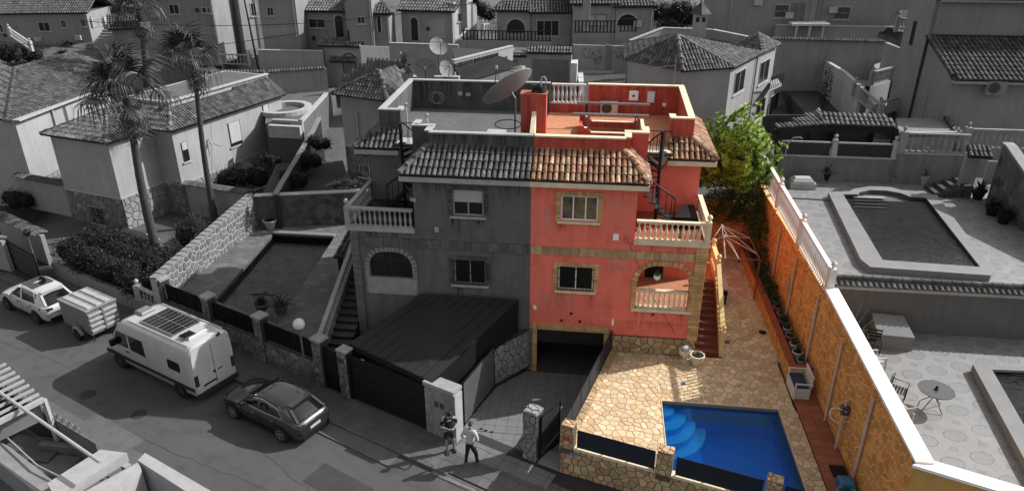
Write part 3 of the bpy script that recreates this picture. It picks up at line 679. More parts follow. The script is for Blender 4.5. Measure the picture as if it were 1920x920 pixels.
def ac_unit(x, y, z, rz=0, label='', m_=WHITE_P, s_=1.0, scn=None):
    t = thing('ac_unit', label, 'air conditioner', (x, y, z), rz)
    MB().bbox((-.42*s_, -.16, .06), (.42*s_, .16, .64*s_), .02).box((-.35*s_, -.12, 0), (-.25*s_, .12, .06)).box((.25*s_, -.12, 0), (.35*s_, .12, .06)).build('case', m_, t, world=False)
    MB().tube([(-.12*s_, -.161, .35*s_), (-.12*s_, -.185, .35*s_)], .25*s_, 20).build('fan_grille', flat('fan_dark', .03), t, world=False)
    MB().box((.2*s_, -.17, .12), (.38*s_, -.161, .6*s_)).build('side_panel', m_, t, world=False)
    return t
ac_unit(2.95, 8.72, 9.05, 0, 'air conditioner outdoor unit standing on the red roof terrace', mat('ac_cream', (.62, .48, .36)))
b1 = thing('meter_box', 'white square box with round lock on the red roof wall', 'electrical box', (4.1, 8.97, 9.9))
MB().bbox((3.88, 8.86, 9.75), (4.32, 8.985, 10.2), .02).build('case', WHITE, b1); MB().tube([(4.1, 8.855, 9.97), (4.1, 8.84, 9.97)], .06, 10).build('lock', DARK, b1)
b1 = thing('meter_box', 'white slatted meter box right of the round-lock box', 'electrical box', (4.95, 8.97, 9.9))
MB().bbox((4.75, 8.87, 9.66), (5.12, 8.985, 10.2), .02).build('case', mat('meter_grey', (.5, .5, .48)), b1)
b = MB()
for k in range(5): b.box((4.79, 8.855, 9.7+.09*k), (5.08, 8.869, 9.76+.09*k))
b.build('slat', WHITE, b1)
tag(MB().bbox((5.52, 8.93, 9.48), (5.7, 8.985, 9.64), .01).build('socket_box', WHITE), 'small white socket box low on the red roof wall', 'socket')
an = thing('tv_aerial', 'thin TV aerial on the corner of the red roof wall', 'aerial', (6.0, 9.1, 10.48))
MB().tube([(5.98, 9.1, 9.6), (5.98, 9.1, 11.9)], .022, 6).build('mast', PIPEG, an)
b = MB().tube([(5.0, 9.1, 11.3), (6.05, 9.1, 11.45)], .012, 5)
for k in range(5): b.tube([(5.05+.22*k, 8.95, 11.31+.03*k), (5.05+.22*k, 9.25, 11.31+.03*k)], .007, 4)
b.build('boom', PIPEG, an)
def dish(cx, cy, cz, rad, az, el, label, m_, mast=0.0, name='satellite_dish', sc=None):
    t = thing(name, label, 'satellite dish', (cx, cy, cz-mast))
    D = V((math.cos(el)*math.cos(az), math.cos(el)*math.sin(az), math.sin(el))); M_ = Matrix.Translation(V((cx, cy, cz))) @ D.to_track_quat('Z', 'Y').to_matrix().to_4x4()
    prof = [(.02, 0)]+[(rad*k/6, .22*rad*(k/6)**2) for k in range(1, 7)]; prof += [(rad*1.01, .235*rad)]+[(rad*k/6, .22*rad*(k/6)**2-.02) for k in range(6, 0, -1)]+[(.02, -.02)]
    MB().lathe(prof, (0, 0, 0), 28, M_).build('reflector', m_, t, smooth=True)
    fp = M_ @ V((0, 0, rad*.95)); b = MB().tube([M_ @ V((0, -rad*.97, .22*rad)), fp], .018, 5); b.tube([M_ @ V((rad*.84, .5*rad, .22*rad)), fp], .012, 5).tube([M_ @ V((-rad*.84, .5*rad, .22*rad)), fp], .012, 5)
    b.build('feed_arm', DARK, t); MB().lathe([(.05,0),(.06,.1),(.04,.16)], (0,0,0), 8, Matrix.Translation(fp)).build('feed', WHITE_G, t)
    if mast:
        q_ = M_ @ V((0, 0, -.35 if rad > 1 else -.02)); MB().tube([(q_.x, q_.y, cz-mast), (q_.x, q_.y, q_.z), M_ @ V((0, 0, -.02))], .045, 8).build('mast', flat('mast_grey', .08), t)
    return t
dish(-1.25, 3.6, 11.2, 1.2, R(147), R(46), 'large grey satellite dish leaning beside the red chimney block', mat('dish_grey', .19, .16), mast=2.1)
b = MB().box((-2.3, 3.5, 9.05), (-1.5, 4.0, 9.45)); tag(b.build('plastic_crate', WHITE_G), 'pale box at the foot of the large satellite dish', 'box')
b = MB().tube([(-1.3+.55*math.cos(a*.33), 3.0+.3*math.sin(a*.33), 9.95+.12*math.sin(a*.33)) for a in range(20)], .022, 5); tag(b.build('cable_loop', DARK), 'loose black cable loop hanging under the large dish', 'cable')
for k, (x, y) in enumerate(((-5.9, 3.9), (-4.55, 2.2))):
    o = MB().tube([(x, y, 9.05), (x, y, 10.2), (x-.05, y, 10.35)], .04, 7).tube([(x-.05, y, 10.35), (x+.02, y, 10.5)], .06, 7).build('vent_pipe', WHITE_G, smooth=True)
    tag(o, 'pale vent pipe standing %s on the grey roof terrace' % ('far left by the parapet' if k == 0 else 'right behind the front parapet step'), 'pipe', group='vent pipes on the grey roof')
b = MB().tube([(-6.3, 8.6, 9.1)], .02) if False else MB()
for k in range(3): b.tube([(-5.8+.1*k+.3*math.cos(a*.45), 8.9-.02*k, 9.6+.3*math.sin(a*.45)) for a in range(15)], .015, 4)
tag(b.build('cable_loop', mat('cable_pale', .25)), 'coiled pale cable hanging on the grey roof wall', 'cable')
tag(MB().bbox((-4.6, 8.92, 9.75), (-4.38, 8.985, 9.93), .01).bbox((-4.2, 8.92, 9.72), (-3.96, 8.985, 9.88), .01).build('socket_box', WHITE_G), 'two pale socket covers on the grey roof wall', 'socket')
# hanging plant and side things on the balcony
hp = thing('hanging_plant', 'fern in a white pot hanging in the arched porch opening', 'plant', (5.1, -.02, 4.45))
MB().lathe([(.06,0),(.12,.05),(.15,.2),(.14,.21)], (5.15, .12, 4.5), 10).build('pot', WHITE, hp)
MB().tube([(5.15,.12,4.7),(5.15,.12,5.18)], .008, 4).build('chain', DARK, hp)
b = MB(); rnd = random.Random(4)
for k in range(40):
    a = rnd.uniform(0, 2*PI); l = rnd.uniform(.12, .28); p = V((5.15, .12, 4.7)); q_ = p+V((math.cos(a)*l*.6, math.sin(a)*l*.6, l*.5)); r2 = p+V((math.cos(a)*l, math.sin(a)*l, l*.2)); sd2 = V((-math.sin(a), math.cos(a), 0))*.02
    b.add([p-sd2, p+sd2, q_+sd2, q_-sd2, r2], [(0,1,2,3), (3,2,4)])
b.build('leaves', mat('leaf_green', (.06, .13, .02), (.03, .08, .012), sc=8, isl=.4, bump=0), hp)
tag(MB().prism([(5.75,1.4),(6.7,1.4),(6.7,2.9),(6.2,2.9)], 6.26, 6.75).build('covered_furniture', DARK), 'black covered furniture in the corner of the red balcony', 'furniture cover')

# ------------------------------------------------------------------ rain stains and grime with shapes of their own
def stain_mat(name, c, dens):
    m_ = bpy.data.materials.new(name); m_.use_nodes = True; t = m_.node_tree; N = t.nodes; L = t.links; b = N['Principled BSDF']
    b.inputs['Base Color'].default_value = (*c, 1); b.inputs['Roughness'].default_value = .95; b.inputs['Specular IOR Level'].default_value = .1
    tc = N.new('ShaderNodeTexCoord'); sx = N.new('ShaderNodeSeparateXYZ'); L.new(tc.outputs['Generated'], sx.inputs[0])
    g = N.new('ShaderNodeNewGeometry'); mp = N.new('ShaderNodeMapping'); mp.inputs['Scale'].default_value = (5, 5, .5); L.new(g.outputs['Position'], mp.inputs[0])
    n = N.new('ShaderNodeTexNoise'); n.inputs['Scale'].default_value = 1.6; n.inputs['Detail'].default_value = 6; n.inputs['Roughness'].default_value = .65; L.new(mp.outputs[0], n.inputs['Vector'])
    r1 = N.new('ShaderNodeMapRange'); r1.inputs['From Min'].default_value = .42; r1.inputs['From Max'].default_value = .68; L.new(n.outputs['Fac'], r1.inputs['Value'])
    p1 = N.new('ShaderNodeMath'); p1.operation = 'POWER'; p1.inputs[1].default_value = 1.4; L.new(sx.outputs[2], p1.inputs[0])
    # fade to both sides
    q = N.new('ShaderNodeMath'); q.operation = 'SUBTRACT'; L.new(sx.outputs[0], q.inputs[0]); q.inputs[1].default_value = .5
    q2 = N.new('ShaderNodeMath'); q2.operation = 'ABSOLUTE'; L.new(q.outputs[0], q2.inputs[0])
    r2 = N.new('ShaderNodeMapRange'); r2.inputs['From Min'].default_value = .5; r2.inputs['From Max'].default_value = .3; L.new(q2.outputs[0], r2.inputs['Value'])
    a = N.new('ShaderNodeMath'); a.operation = 'MULTIPLY'; L.new(r1.outputs[0], a.inputs[0]); L.new(p1.outputs[0], a.inputs[1])
    a2 = N.new('ShaderNodeMath'); a2.operation = 'MULTIPLY'; L.new(a.outputs[0], a2.inputs[0]); L.new(r2.outputs[0], a2.inputs[1])
    a3 = N.new('ShaderNodeMath'); a3.operation = 'MULTIPLY'; a3.inputs[1].default_value = dens; a3.use_clamp = True; L.new(a2.outputs[0], a3.inputs[0]); L.new(a3.outputs[0], b.inputs['Alpha'])
    return m_
ST_R = stain_mat('stain_dark_red', (.18, .045, .035), .5); ST_G = stain_mat('stain_dark_grey', (.02, .02, .02), .95); ST_P = stain_mat('stain_pale', (.62, .36, .28), .9)
def stain(x0, x1, z0, z1, y, m_, parent): MB().quad((x0, y, z0), (x1, y, z0), (x1, y, z1), (x0, y, z1)).build('rain_stain', m_, parent)
for x0, x1, z0, z1 in ((4.75, 5.15, 5.3, 6.09), (5.75, 6.3, 5.3, 6.09), (1.0, 1.45, 6.2, 6.83), (2.3, 2.8, 6.1, 6.83), (1.0, 1.5, 2.9, 3.72), (2.2, 2.75, 3.0, 3.72), (4.25, 4.9, 2.2, 3.08), (5.8, 6.5, 2.3, 3.08), (.1, 1.2, 7.7, 8.46), (2.9, 4.1, 7.6, 8.46), (3.4, 6.9, 1.88, 2.6)): stain(x0, x1, z0, z1, -.004, ST_R, red)
for x0, x1, z0, z1 in ((-5.8, -5.4, 5.3, 6.09), (-6.9, -6.3, 5.3, 6.09), (-3.3, -2.8, 6.0, 6.83), (-2.3, -1.8, 6.2, 6.83), (-3.3, -2.8, 2.9, 3.7), (-4.7, -3.2, 7.6, 8.46), (-1.5, -.1, 7.7, 8.46)): stain(x0, x1, z0, z1, -.004, ST_G, gry)
for x0, x1, z0, z1 in ((.3, 1.9, 2.4, 3.6), (3.0, 4.1, 4.0, 5.4), (2.9, 4.0, 6.5, 8.0), (.1, .9, 5.9, 7.4)): stain(x0, x1, z0, z1, -.003, ST_P, red)
for k in range(5): stain(.1+.7*k, .75+.7*k, 9.45, 10.02, 1.006, ST_R, red); stain(-4.1+.8*k, -3.4+.8*k, 9.45, 10.02, 1.006, ST_G, gry)
for k in range(6): stain(1.95+.72*k, 2.6+.72*k, 9.2, 10.4, 8.985, ST_R, red); stain(-6.7+1.1*k, -5.8+1.1*k, 9.2, 10.4, 8.985, ST_G, gry)
# ================================================================== ground, road, pavements
def hfun(x, y):
    d = (x+18)*.4067+(y-1.55)*.9135          # distance up from the street line
    z = -.6
    if y > 14: z = -.6+(y-14)*.20 if y < 30 else 2.6+(y-30)*.19
    if y > 60: z = 8.3+(y-60)*.05
    if x < -20 and y > 14: z -= min(1, (-20-x)/14)*1.6*(1 if y < 60 else 0.5)
    return z
b = MB(); xs = [-400, -200, -120, -90]+list(range(-70, 71, 5))+[90, 120, 200, 400]; ys = [-60, -40]+list(range(-25, 100, 5))+[130, 200, 400, 900]
for yy in ys:
    for xx in xs: b.v.append((xx, yy, hfun(xx, yy)))
n = len(xs)
for j in range(len(ys)-1):
    for i in range(n-1): b.f.append((j*n+i, j*n+i+1, (j+1)*n+i+1, (j+1)*n+i))
o = b.build('ground', CONC); o['kind'] = 'structure'
def struct(o): o['kind'] = 'structure'; return o
def sslab(s0, t0, s1, t1, z, m_, name, zb=-.5):
    P = [sp(s0, t0), sp(s1, t0), sp(s1, t1), sp(s0, t1)]
    return struct(MB().prism([(p.x, p.y) for p in P], zb, z).build(name, m_))
sslab(-60, -6.4, 45, -1.52, 0.0, ASPH, 'road')
sslab(-60, -7.7, 45, -6.402, .10, PAVE, 'far_pavement'); sslab(-60, -16, 45, -7.702, .05, CONC, 'far_yard_ground')
pv = sslab(-60, -1.4, 45, .9, .10, GROUT_G, 'pavement')
stones([[(0, 0), (36, 0), (36, 1.42), (0, 1.42)]], sp(-9, -1.38, .101), SU, SV, .42, pv, PAVE, 'paving_slab', gap=.014, h=.006, nmax=150, jit=.03, seed=3)
kb = sslab(-60, -1.518, 45, -1.402, .06, CONC, 'kerb')
for i in range(45):
    a = -10+i*.8
    if 17.3 < a < 21.5: continue
    P = [sp(a+.01, -1.53), sp(a+.79, -1.53), sp(a+.79, -1.39), sp(a+.01, -1.39)]
    MB().prism([(p.x, p.y) for p in P], .03, .125).build('kerb_stone', CONC, kb)
# driveway ramp slabs across the pavement, and service cover
dr = struct(MB().slab([gz(880, 890, .13)*0+sp(17.4, -1.7, .02), sp(21.4, -1.7, .02), sp(21.2, .4, .13), sp(17.4, .4, .13)], .12).build('dropped_kerb', CONC))
stones([rect(0, 0, 3.9, 2.1)], sp(17.42, -1.68, .03), (SU*3.9+Zv*0).normalized(), (SV*2.1+Zv*.11).normalized(), .62, dr, mat('ramp_slab', .15, .12, bump=.3), 'paving_slab', gap=.02, h=.008, jit=.04, seed=2)
sslab(4.2, -7.4, 7.2, -5.9, .12, CONC, 'driveway_ramp'); sslab(-12, -3.0+1.2, -8.6, -1.3, .115, CONC, 'driveway_ramp')
rp = struct(MB().prism([(p.x, p.y) for p in (sp(12.4, -2.15), sp(15.9, -2.2), sp(15.9, -1.535), sp(12.4, -1.535))], .0, .05).build('road_patch', mat('patch', .10, .08, bump=.4)))
# driveway of the red house
dw = [(-2.25, -4.9), (1.7, -6.4), (3.45, -.1), (-.1, -.1), (-1.2, -1.5)]
dzf = lambda y: .085-.065*(y+4.7)
dwo = struct(MB().prism([(-2.6, -5.0), (1.9, -6.7), (2.25, -4.7), (-2.45, -4.7)], -.6, .085).build('driveway', GROUT_G))
Pd = [(-2.45, -4.7), (2.25, -4.7), (3.6, .3), (-.1, .3), (-1.4, -1.4)]
MB().prism(Pd, -.8, [dzf(p[1]) for p in Pd]).build('ramp', GROUT_G, dwo)
stones([[(-2.2, 0), (2.1, 0), (3.45, 4.6), (-.1, 4.6), (-1.2, 3.2)]], (0, -4.7, .086), X, V((0, 1, -.065)), .44, dwo, mat('drive_slab', .15, .125), 'paving_slab', gap=.012, h=.006, jit=.02, seed=6)
stones([[(-2.25, -4.9), (1.7, -6.4), (2.1, -4.72), (-2.2, -4.72)]], (0, 0, .086), X, Y, .44, dwo, mat('drive_slab', .15, .125, bump=.3, isl=.08), 'paving_slab', gap=.012, h=.006, jit=.02, seed=5)
MB().box((.3, -.05, -.6), (3.2, 2.9, -.2)).build('garage_ramp', mat('ramp_dark', .05, .035), red)  # garage floor, darker than the driveway slabs
# ------------------------------------------------------------------ pool terrace of the red house
FW = lambda x: -6.5-.285*(x-1.75)               # front wall line
tz = 1.05
px0, px1, py0, py1 = 5.42, 9.72, -8.05, -3.26
ter = thing('pool_terrace', '', '', (5, -3, tz), kind='structure')
FL = [[(3.5, .0), (1.8, -6.3), (px0, -6.3), (px0, .0)], [(1.75, -6.3), (px0, -6.3), (px0, FW(px0)+.2), (1.8, FW(1.8)+.25)],
      [(px0, py1), (10.35, py1), (10.35, 0), (px0, 0)], [(px1, FW(px1)+.2), (10.4, FW(10.4)+.2), (10.4, py1), (px1, py1)], [(8.15, 0), (10.5, 0), (10.5, 10.9), (8.15, 10.9)], [(6.86, 3.4), (8.15, 3.4), (8.15, 10.9), (6.86, 10.9)]]
for P in FL: MB().prism(P, .2, tz-.012).build('terrace_bed', GROUT_C, ter)
ter2 = ter
stones([FL[0], FL[2], FL[3], FL[1]], (0, 0, tz-.012), X, Y, .27, ter, PAV_C, 'paving_stone', gap=.024, h=.014, seed=21)
stones([FL[4], FL[5]], (0, 0, tz-.012), X, Y, .3, ter, PAV_C, 'paving_stone', gap=.024, h=.014, seed=31, solo=False)
# pool
po = thing('swimming_pool', 'deep blue swimming pool with rounded corner steps in the stone terrace', 'pool', (7.5, -5.5, tz))
pd = -.35
pf0, pf1 = FW(px0)+.35, FW(px1)+.35
b = MB()
b.prism([(px0, pf0), (px1, pf1), (px1, py1), (px0, py1)], pd-.1, pd)
b.box((px0-.1, pf0, pd), (px0-.001, py1, tz-.03)).box((px1+.001, pf1, pd), (px1+.1, py1, tz-.03)).box((px0-.1, py1+.001, pd), (px1+.1, py1+.1, tz-.03))
b.add([(px0, pf0, pd), (px1, pf1, pd), (px1, pf1, tz-.03), (px0, pf0, tz-.03), (px0, pf0-.1, pd), (px1, pf1-.1, pd), (px1, pf1-.1, tz-.03), (px0, pf0-.1, tz-.03)], [(0,1,2,3),(4,7,6,5),(3,2,6,7)])
b.build('basin', BLUE_T, po)
b = MB()
for x in [px0+.35*i for i in range(13)]: b.box((x, py1-.006, pd), (x+.012, py1-.001, tz-.04))
for k, z in enumerate((.55, .65, .75, .85)): b.box((px0+.01, py1-.008, z), (px1-.01, py1-.003, z+.012)).box((px1-.008, pf1, z), (px1-.003, py1-.01, z+.012))
b.build('tile_joints', mat('joint_blue', (.02, .26, .8)), po)
STEPB = mat('step_blue', (.12, .55, .95), (.08, .45, .88), sc=4, bump=0)
for k, (rr, z) in enumerate(((1.75, -.1), (1.35, .2), (.95, .5), (.5, .75))):
    P = [(px0+.01, py1-.01)]+[(px0+.01+rr*math.cos(R(-90+90*i/10)), py1-.01+rr*1.1*math.sin(R(-90+90*i/10))) for i in range(11)]
    MB().prism(P, pd+.01, z).build('pool_step', STEPB, po)
MB().quad((px0, pf0, tz-.13), (px1, pf1, tz-.13), (px1, py1, tz-.13), (px0, py1, tz-.13)).build('water', water_mat('pool_water', (.62, .92, 1.0), .12, (.002, .20, .95), .10, (.25, .5, .7)), po)
# coping edge, a thin bright line
MB().box((px0-.03, pf0, tz-.03), (px0-.002, py1+.03, tz+.02)).box((px1+.002, pf1, tz-.03), (px1+.03, py1+.03, tz+.02)).box((px0-.0, py1+.002, tz-.03), (px1, py1+.03, tz+.019)).build('coping', CREAM, po)
# front retaining wall with piers and dark screens
fw = thing('retaining_wall', 'tan crazy-paved street wall of the pool terrace with three piers and navy screens', 'wall', (5, -7.4, 0))
d_ = V((1, -.285, 0)).normalized(); N_ = V((d_.y, -d_.x, 0))  # outwards
if N_.y > 0: N_ = -N_
def fwp(x, off=0.0, z=0.0): return V((x, FW(x), z))+N_*off
def fbox(b, x0, x1, o0, o1, z0, z1):
    P = [fwp(x0, o0), fwp(x1, o0), fwp(x1, o1), fwp(x0, o1)]; return b.prism([(p.x, p.y) for p in P], z0, z1)
fbox(MB(), 1.75, 11.3, 0, -.28, -.1, 1.22).build('wall_core', GROUT_K, fw)
Lf = (fwp(11.3)-fwp(1.75)).length
stones([rect(.02, .0, Lf, 1.21)], fwp(1.75), d_, Zv, .27, fw, STN_C, gap=.03, h=.03, nmax=200, seed=44)
fbox(MB(), 2.2, 11.3, .03, -.3, 1.222, 1.25).build('ledge', CREAM, fw)
for k, (x0, x1) in enumerate(((1.75, 2.18), (4.95, 5.42), (8.2, 8.65))):
    pc = fbox(MB(), x0, x1, .05, -.34, 1.0, 2.14).build('pier', GROUT_K, fw)
    W1 = (fwp(x1)-fwp(x0)).length
    stones([rect(.0, .25, W1, 1.12)], fwp(x0, .05, 1.0), d_, Zv, .2, pc, STN_C, gap=.025, h=.02, nmax=20, seed=50+k)
    stones([rect(0, .0, .38, 1.12)], fwp(x0, -.33, 1.0), -N_*-1 if False else (fwp(x0, .05)-fwp(x0, -.33)).normalized(), Zv, .2, pc, STN_C, gap=.025, h=.02, nmax=20, seed=60+k)
    stones([rect(.0, .0, W1, .38)], fwp(x0, .05, 2.142), d_, -N_, .2, pc, STN_C, name='cap_stone', gap=.02, h=.05, nmax=10, seed=70+k)
for x0, x1 in ((2.3, 4.85), (5.55, 8.1), (8.75, 11.25)):
    fr_ = fbox(MB(), x0, x1, -.06, -.09, 1.3, 2.0).build('screen', NAVY, fw)
    b = MB(); b.tube([fwp(x0, -.07, 2.02), fwp(x1, -.07, 2.02)], .022, 6)
    for q in range(4): x = x0+(x1-x0)*q/3; b.tube([fwp(x, -.1, 1.25), fwp(x, -.1, 2.0)], .02, 5)
    b.build('screen_frame', DARK, fr_)
# red letterbox plate and signs on the corner pier
MB().add([tuple(fwp(1.83, .075, 1.62)), tuple(fwp(2.1, .075, 1.62)), tuple(fwp(2.1, .075, 1.76)), tuple(fwp(1.83, .075, 1.76)), tuple(fwp(1.83, .1, 1.62)), tuple(fwp(2.1, .1, 1.62)), tuple(fwp(2.1, .1, 1.76)), tuple(fwp(1.83, .1, 1.76))],
         [(0,3,2,1),(4,5,6,7),(0,1,5,4),(1,2,6,5),(2,3,7,6),(3,0,4,7)]).build('letter_plate', flat('plate_red', (.45, .04, .03)), fw)
fbox(MB(), 2.1, 2.2, .04, .06, 1.0, 1.13).build('tile_number', flat('tile_blue', (.12, .2, .35)), fw); fbox(MB(), 2.24, 2.34, .04, .06, 1.0, 1.13).build('tile_number', flat('tile_blue', (.12, .2, .35)), fw)
fbox(MB(), 5.6, 5.95, .035, .05, .15, .5).build('meter_cover', mat('cover_grey', .3), fw)
# side wall of the terrace along the driveway
sw = thing('ramp_wall', 'stone wall with black railing between the driveway ramp and the pool terrace', 'wall', (2.6, -3.2, 0))
A_ = V((1.78, -6.4, 0)); B_ = V((3.5, -.07, 0)); dd = (B_-A_).normalized(); nn = V((dd.y, -dd.x, 0))
P = [A_, B_, B_+nn*.28, A_+nn*.28]; MB().prism([(p.x, p.y) for p in P], -.1, 1.12).build('wall_core', GROUT_C, sw)
stones([rect(0, 0, .26, (B_-A_).length)], A_+Zv*1.121+nn*.01, nn, dd, .26, sw, STN_C, name='coping_stone', gap=.02, h=.03, nmax=40, seed=14)
b = MB(); n = 6
MB().beam(A_+Zv*1.62, B_+Zv*1.62, .012, .8).build('rail_screen', NAVY, sw)
b.tube([A_+Zv*2.06, B_+Zv*2.06], .025, 6).tube([A_+Zv*1.22, B_+Zv*1.22], .02, 6)
b.build('top_rail', DARK, sw)
for i in range(n+1): p = A_.lerp(B_, i/n); MB().tube([p+Zv*1.1, p+Zv*2.08], .025, 6).build('rail_post', DARK, sw)
# kerb strip in red tiles, right side of pool
ks = struct(MB().box((10.42, -9.0, .3), (11.34, -1.35, tz+.03)).build('red_tiled_strip', TERRA_D))
b = MB()
for i in range(19): b.box((10.44, -8.9+.4*i+.01, tz+.031), (10.86, -8.9+.4*(i+1)-.01, tz+.04)).box((10.88, -8.9+.4*i+.01, tz+.031), (11.3, -8.9+.4*(i+1)-.01, tz+.04))
b.build('floor_tile', mat('strip_tile', (.32, .115, .065), (.25, .085, .045), isl=.15, sc=2), ks, kind='stuff')
# planter along the wall
plt = thing('planter', 'long stone planter with red coping along the orange wall', 'planter', (10.6, 3, tz))
MB().box((10.5, -1.3, .3), (10.62, 10.8, 1.72)).box((10.5, -1.42, .3), (11.34, -1.305, 1.72)).build('planter_core', GROUT_O, plt)
MB().box((10.625, -1.3, .3), (11.34, 10.8, 1.5)).build('soil', mat('soil', (.09, .045, .025), (.06, .03, .02), sc=6, bump=.5), plt)
stones([rect(-10.8, 1.06, 1.3, 1.7)], (10.5, 0, 0), -Y, Zv, .24, plt, STN_O, nmax=130, gap=.03, h=.025, seed=81)
b = MB().box((10.44, -1.48, 1.722), (10.72, 10.8, 1.80)).box((10.721, -1.48, 1.722), (11.34, -1.2, 1.80)); b.build('coping', TERRA_D, plt)
# the tall orange wall with white top
ow = thing('boundary_wall', 'tall orange crazy-paved boundary wall with bright white coping, right of the pool', 'wall', (11.5, 0, 1))
MB().box((11.36, -10.0, .2), (11.72, -1.0, 4.55)).add([(11.36,-10,4.5),(11.72,-10,4.5),(11.72,-1.0,4.5),(11.36,-1.0,4.5),(11.36,-10,4.62),(11.72,-10,4.62),(11.72,-1.0,5.0),(11.36,-1.0,5.0)], [(0,3,2,1),(4,5,6,7),(0,1,5,4),(1,2,6,5),(2,3,7,6),(3,0,4,7)]).build('wall_core', GROUT_O, ow)
MB().box((11.36, -.998, .2), (11.72, 13.0, 4.66)).build('wall_core', GROUT_O, ow)
stones([[(-12.9, 1.08), (10.0, 1.08), (10.0, 4.56), (1.0, 4.9), (-12.9, 4.6)]], (11.36, 0, 0), -Y, Zv, .27, ow, STN_O, gap=.05, h=.022, nmax=300, sy=1.2, seed=91)
MB().add([(11.31,-10.05,4.63),(11.79,-10.05,4.63),(11.79,-.95,5.01),(11.31,-.95,5.01),(11.31,-10.05,4.72),(11.79,-10.05,4.72),(11.79,-.95,5.1),(11.31,-.95,5.1)], [(0,3,2,1),(4,5,6,7),(0,1,5,4),(1,2,6,5),(2,3,7,6),(3,0,4,7)]).build('white_coping', WHITE, ow)
for y in (-6.98, -3.75, -.6, 3.0, 6.2):
    MB().tube([(11.27, y, 1.1 if y < -1.4 else 1.55), (11.27, y, 4.45)], .05, 8).build('drain_pipe', mat('pipe_beige', (.52, .40, .32), (.44, .33, .26)), ow, smooth=True)
MB().bbox((11.2, 3.15, 2.7), (11.35, 3.65, 3.2), .02).build('wall_box', mat('box_pink', (.45, .25, .18)), ow)
# street side return of that wall
wr = thing('corner_wall', 'plain ochre street wall with white coping at the bottom right corner', 'wall', (13, -10.5, 0))
c0 = V((11.3, -10.07, 0)); c1 = V((19.5, -13.4, 0)); e_ = (c1-c0).normalized(); n_ = V((-e_.y, e_.x, 0))
P = [c0, c1, c1+n_*.3, c0+n_*.3]; MB().prism([(p.x, p.y) for p in P], -.1, 4.56).build('wall_core', mat('ochre_render', (.50, .30, .10), (.42, .24, .07), sc=1.5, streak=.2), wr)
P = [c0-n_*.08-e_*.06, c1-n_*.08, c1+n_*.38, c0+n_*.38+e_*.3]; MB().prism([(p.x, p.y) for p in P], 4.562, 4.65).build('white_coping', WHITE, wr)
# white balustrade on the wall, upper patio
bal_ = balustrade((11.5, -.85, 4.68), (11.5, 12.6, 4.95), 1.14, WHITE_P, None, gap=.21, posts=(0, .34, .67, 1), post_w=.26, label=None, cap=.16, k=.62)
tag(bal_, 'white balustrade with ball finials on top of the orange wall', 'balustrade')
# back stone wall of the side yard
bw = thing('yard_wall', 'orange stone wall closing the back of the side yard under the tree', 'wall', (9, 11.2, 1))
MB().box((6.85, 11.0, .3), (11.35, 11.3, 3.9)).build('wall_core', GROUT_O, bw)
stones([rect(6.9, 1.06, 11.3, 3.88)], (0, 11.0, 0), X, Zv, .42, bw, STN_O, gap=.05, h=.03, nmax=100, seed=97)
# ------------------------------------------------------------------ left garden of the grey half
lz = 1.2
lg = thing('left_terrace', '', '', (-13, 5, lz), kind='structure')
LP = [(p.x, p.y) for p in (sp(.1, .12), sp(10.2, .12))]
gar = [(-17.75, 1.3), (-8.75, -2.3), (-8.75, 4), (-7.55, 4), (-7.55, 9.5), (-11.6, 12.0), (-17.2, 10.5)]
PL = [(-16.15, 9.7), (-12.0, 9.7), (-11.2, 1.2), (-15.3, 2.2)]
PLW = [gz(513,437,lz), gz(628,443,lz), gz(520,606,lz), gz(403,563,lz)]
PLW = [(p.x, p.y) for p in PLW]
# floor as a ring of quads round the pool
G4 = [(-17.3, 10.4), (-10.9, 12.0), (-8.8, -2.25), (-17.72, 1.3)]
for k in range(4):
    a, c = G4[k], G4[(k+1) % 4]; d2, e2 = PLW[(k+1) % 4], PLW[k]
    MB().prism([a, c, d2, e2], .2, lz).build('terrace_bed', GROUT_G if False else mat('garden_floor', .10, .075, sc=1.2, bump=.25, fleck=.25), lg)
    stones([[a, c, d2, e2]], (0, 0, lz+.001), X, Y, .5, lg, mat('garden_slab', .12, .09, sc=1.5, isl=.2, bump=.3), 'paving_stone', gap=.03, h=.008, nmax=60, seed=100+k, solo=(k != 1))
MB().prism([(-8.75, -2.3), (-7.5, -2.6), (-7.5, 10.5), (-10.9, 12)], .0, .5).build('stair_ground', DKG, lg)
lp = thing('swimming_pool', 'dim grey swimming pool with dolphin mosaic in the left garden', 'pool', (-13.5, 6, lz))
MB().prism(PLW, .4, .6).build('basin_floor', mat('pool_grey', .24, .17, sc=1.2, bump=0, fleck=.3, fsc=4), lp)
b = MB()
for k in range(4):
    a, c = V((*PLW[k], 0)), V((*PLW[(k+1) % 4], 0)); b.add([a+Zv*0, c+Zv*0, c+Zv*1.17, a+Zv*1.17], [(0,1,2,3)])
b.build('basin_wall', mat('pool_grey_wall', .16, .12), lp)
MB().quad(*[(p[0], p[1], 1.02) for p in PLW[::-1]]).build('water', water_mat('water_grey', (.80, .80, .80), .02, glc=(.10, .10, .10)), lp)
for (cx, cy, s_) in ((-14.6, 3.6, 1), (-12.2, 4.6, 1)):
    P = [(0,0),(.25,.18),(.6,.25),(.75,.5),(.85,.25),(1.15,.12),(1.3,.3),(1.35,-.02),(1.1,-.0),(.8,.05),(.5,-.02),(.3,-.25),(.3,-.04)]
    MB().prism([(cx+p[0]*s_, cy+p[1]*s_) for p in P], .601, .61).build('dolphin_mosaic', mat('mosaic_dark', .05), lp)
b = MB().beam((*PLW[0], lz+.06), (*PLW[1], lz+.06), .35, .12)
b.build('coping', mat('coping_grey', .17, .13), lp)
lw = thing('garden_wall', 'pale crazy-paved garden wall left of the grey pool, stepped top', 'wall', (-17.6, 6, 1))
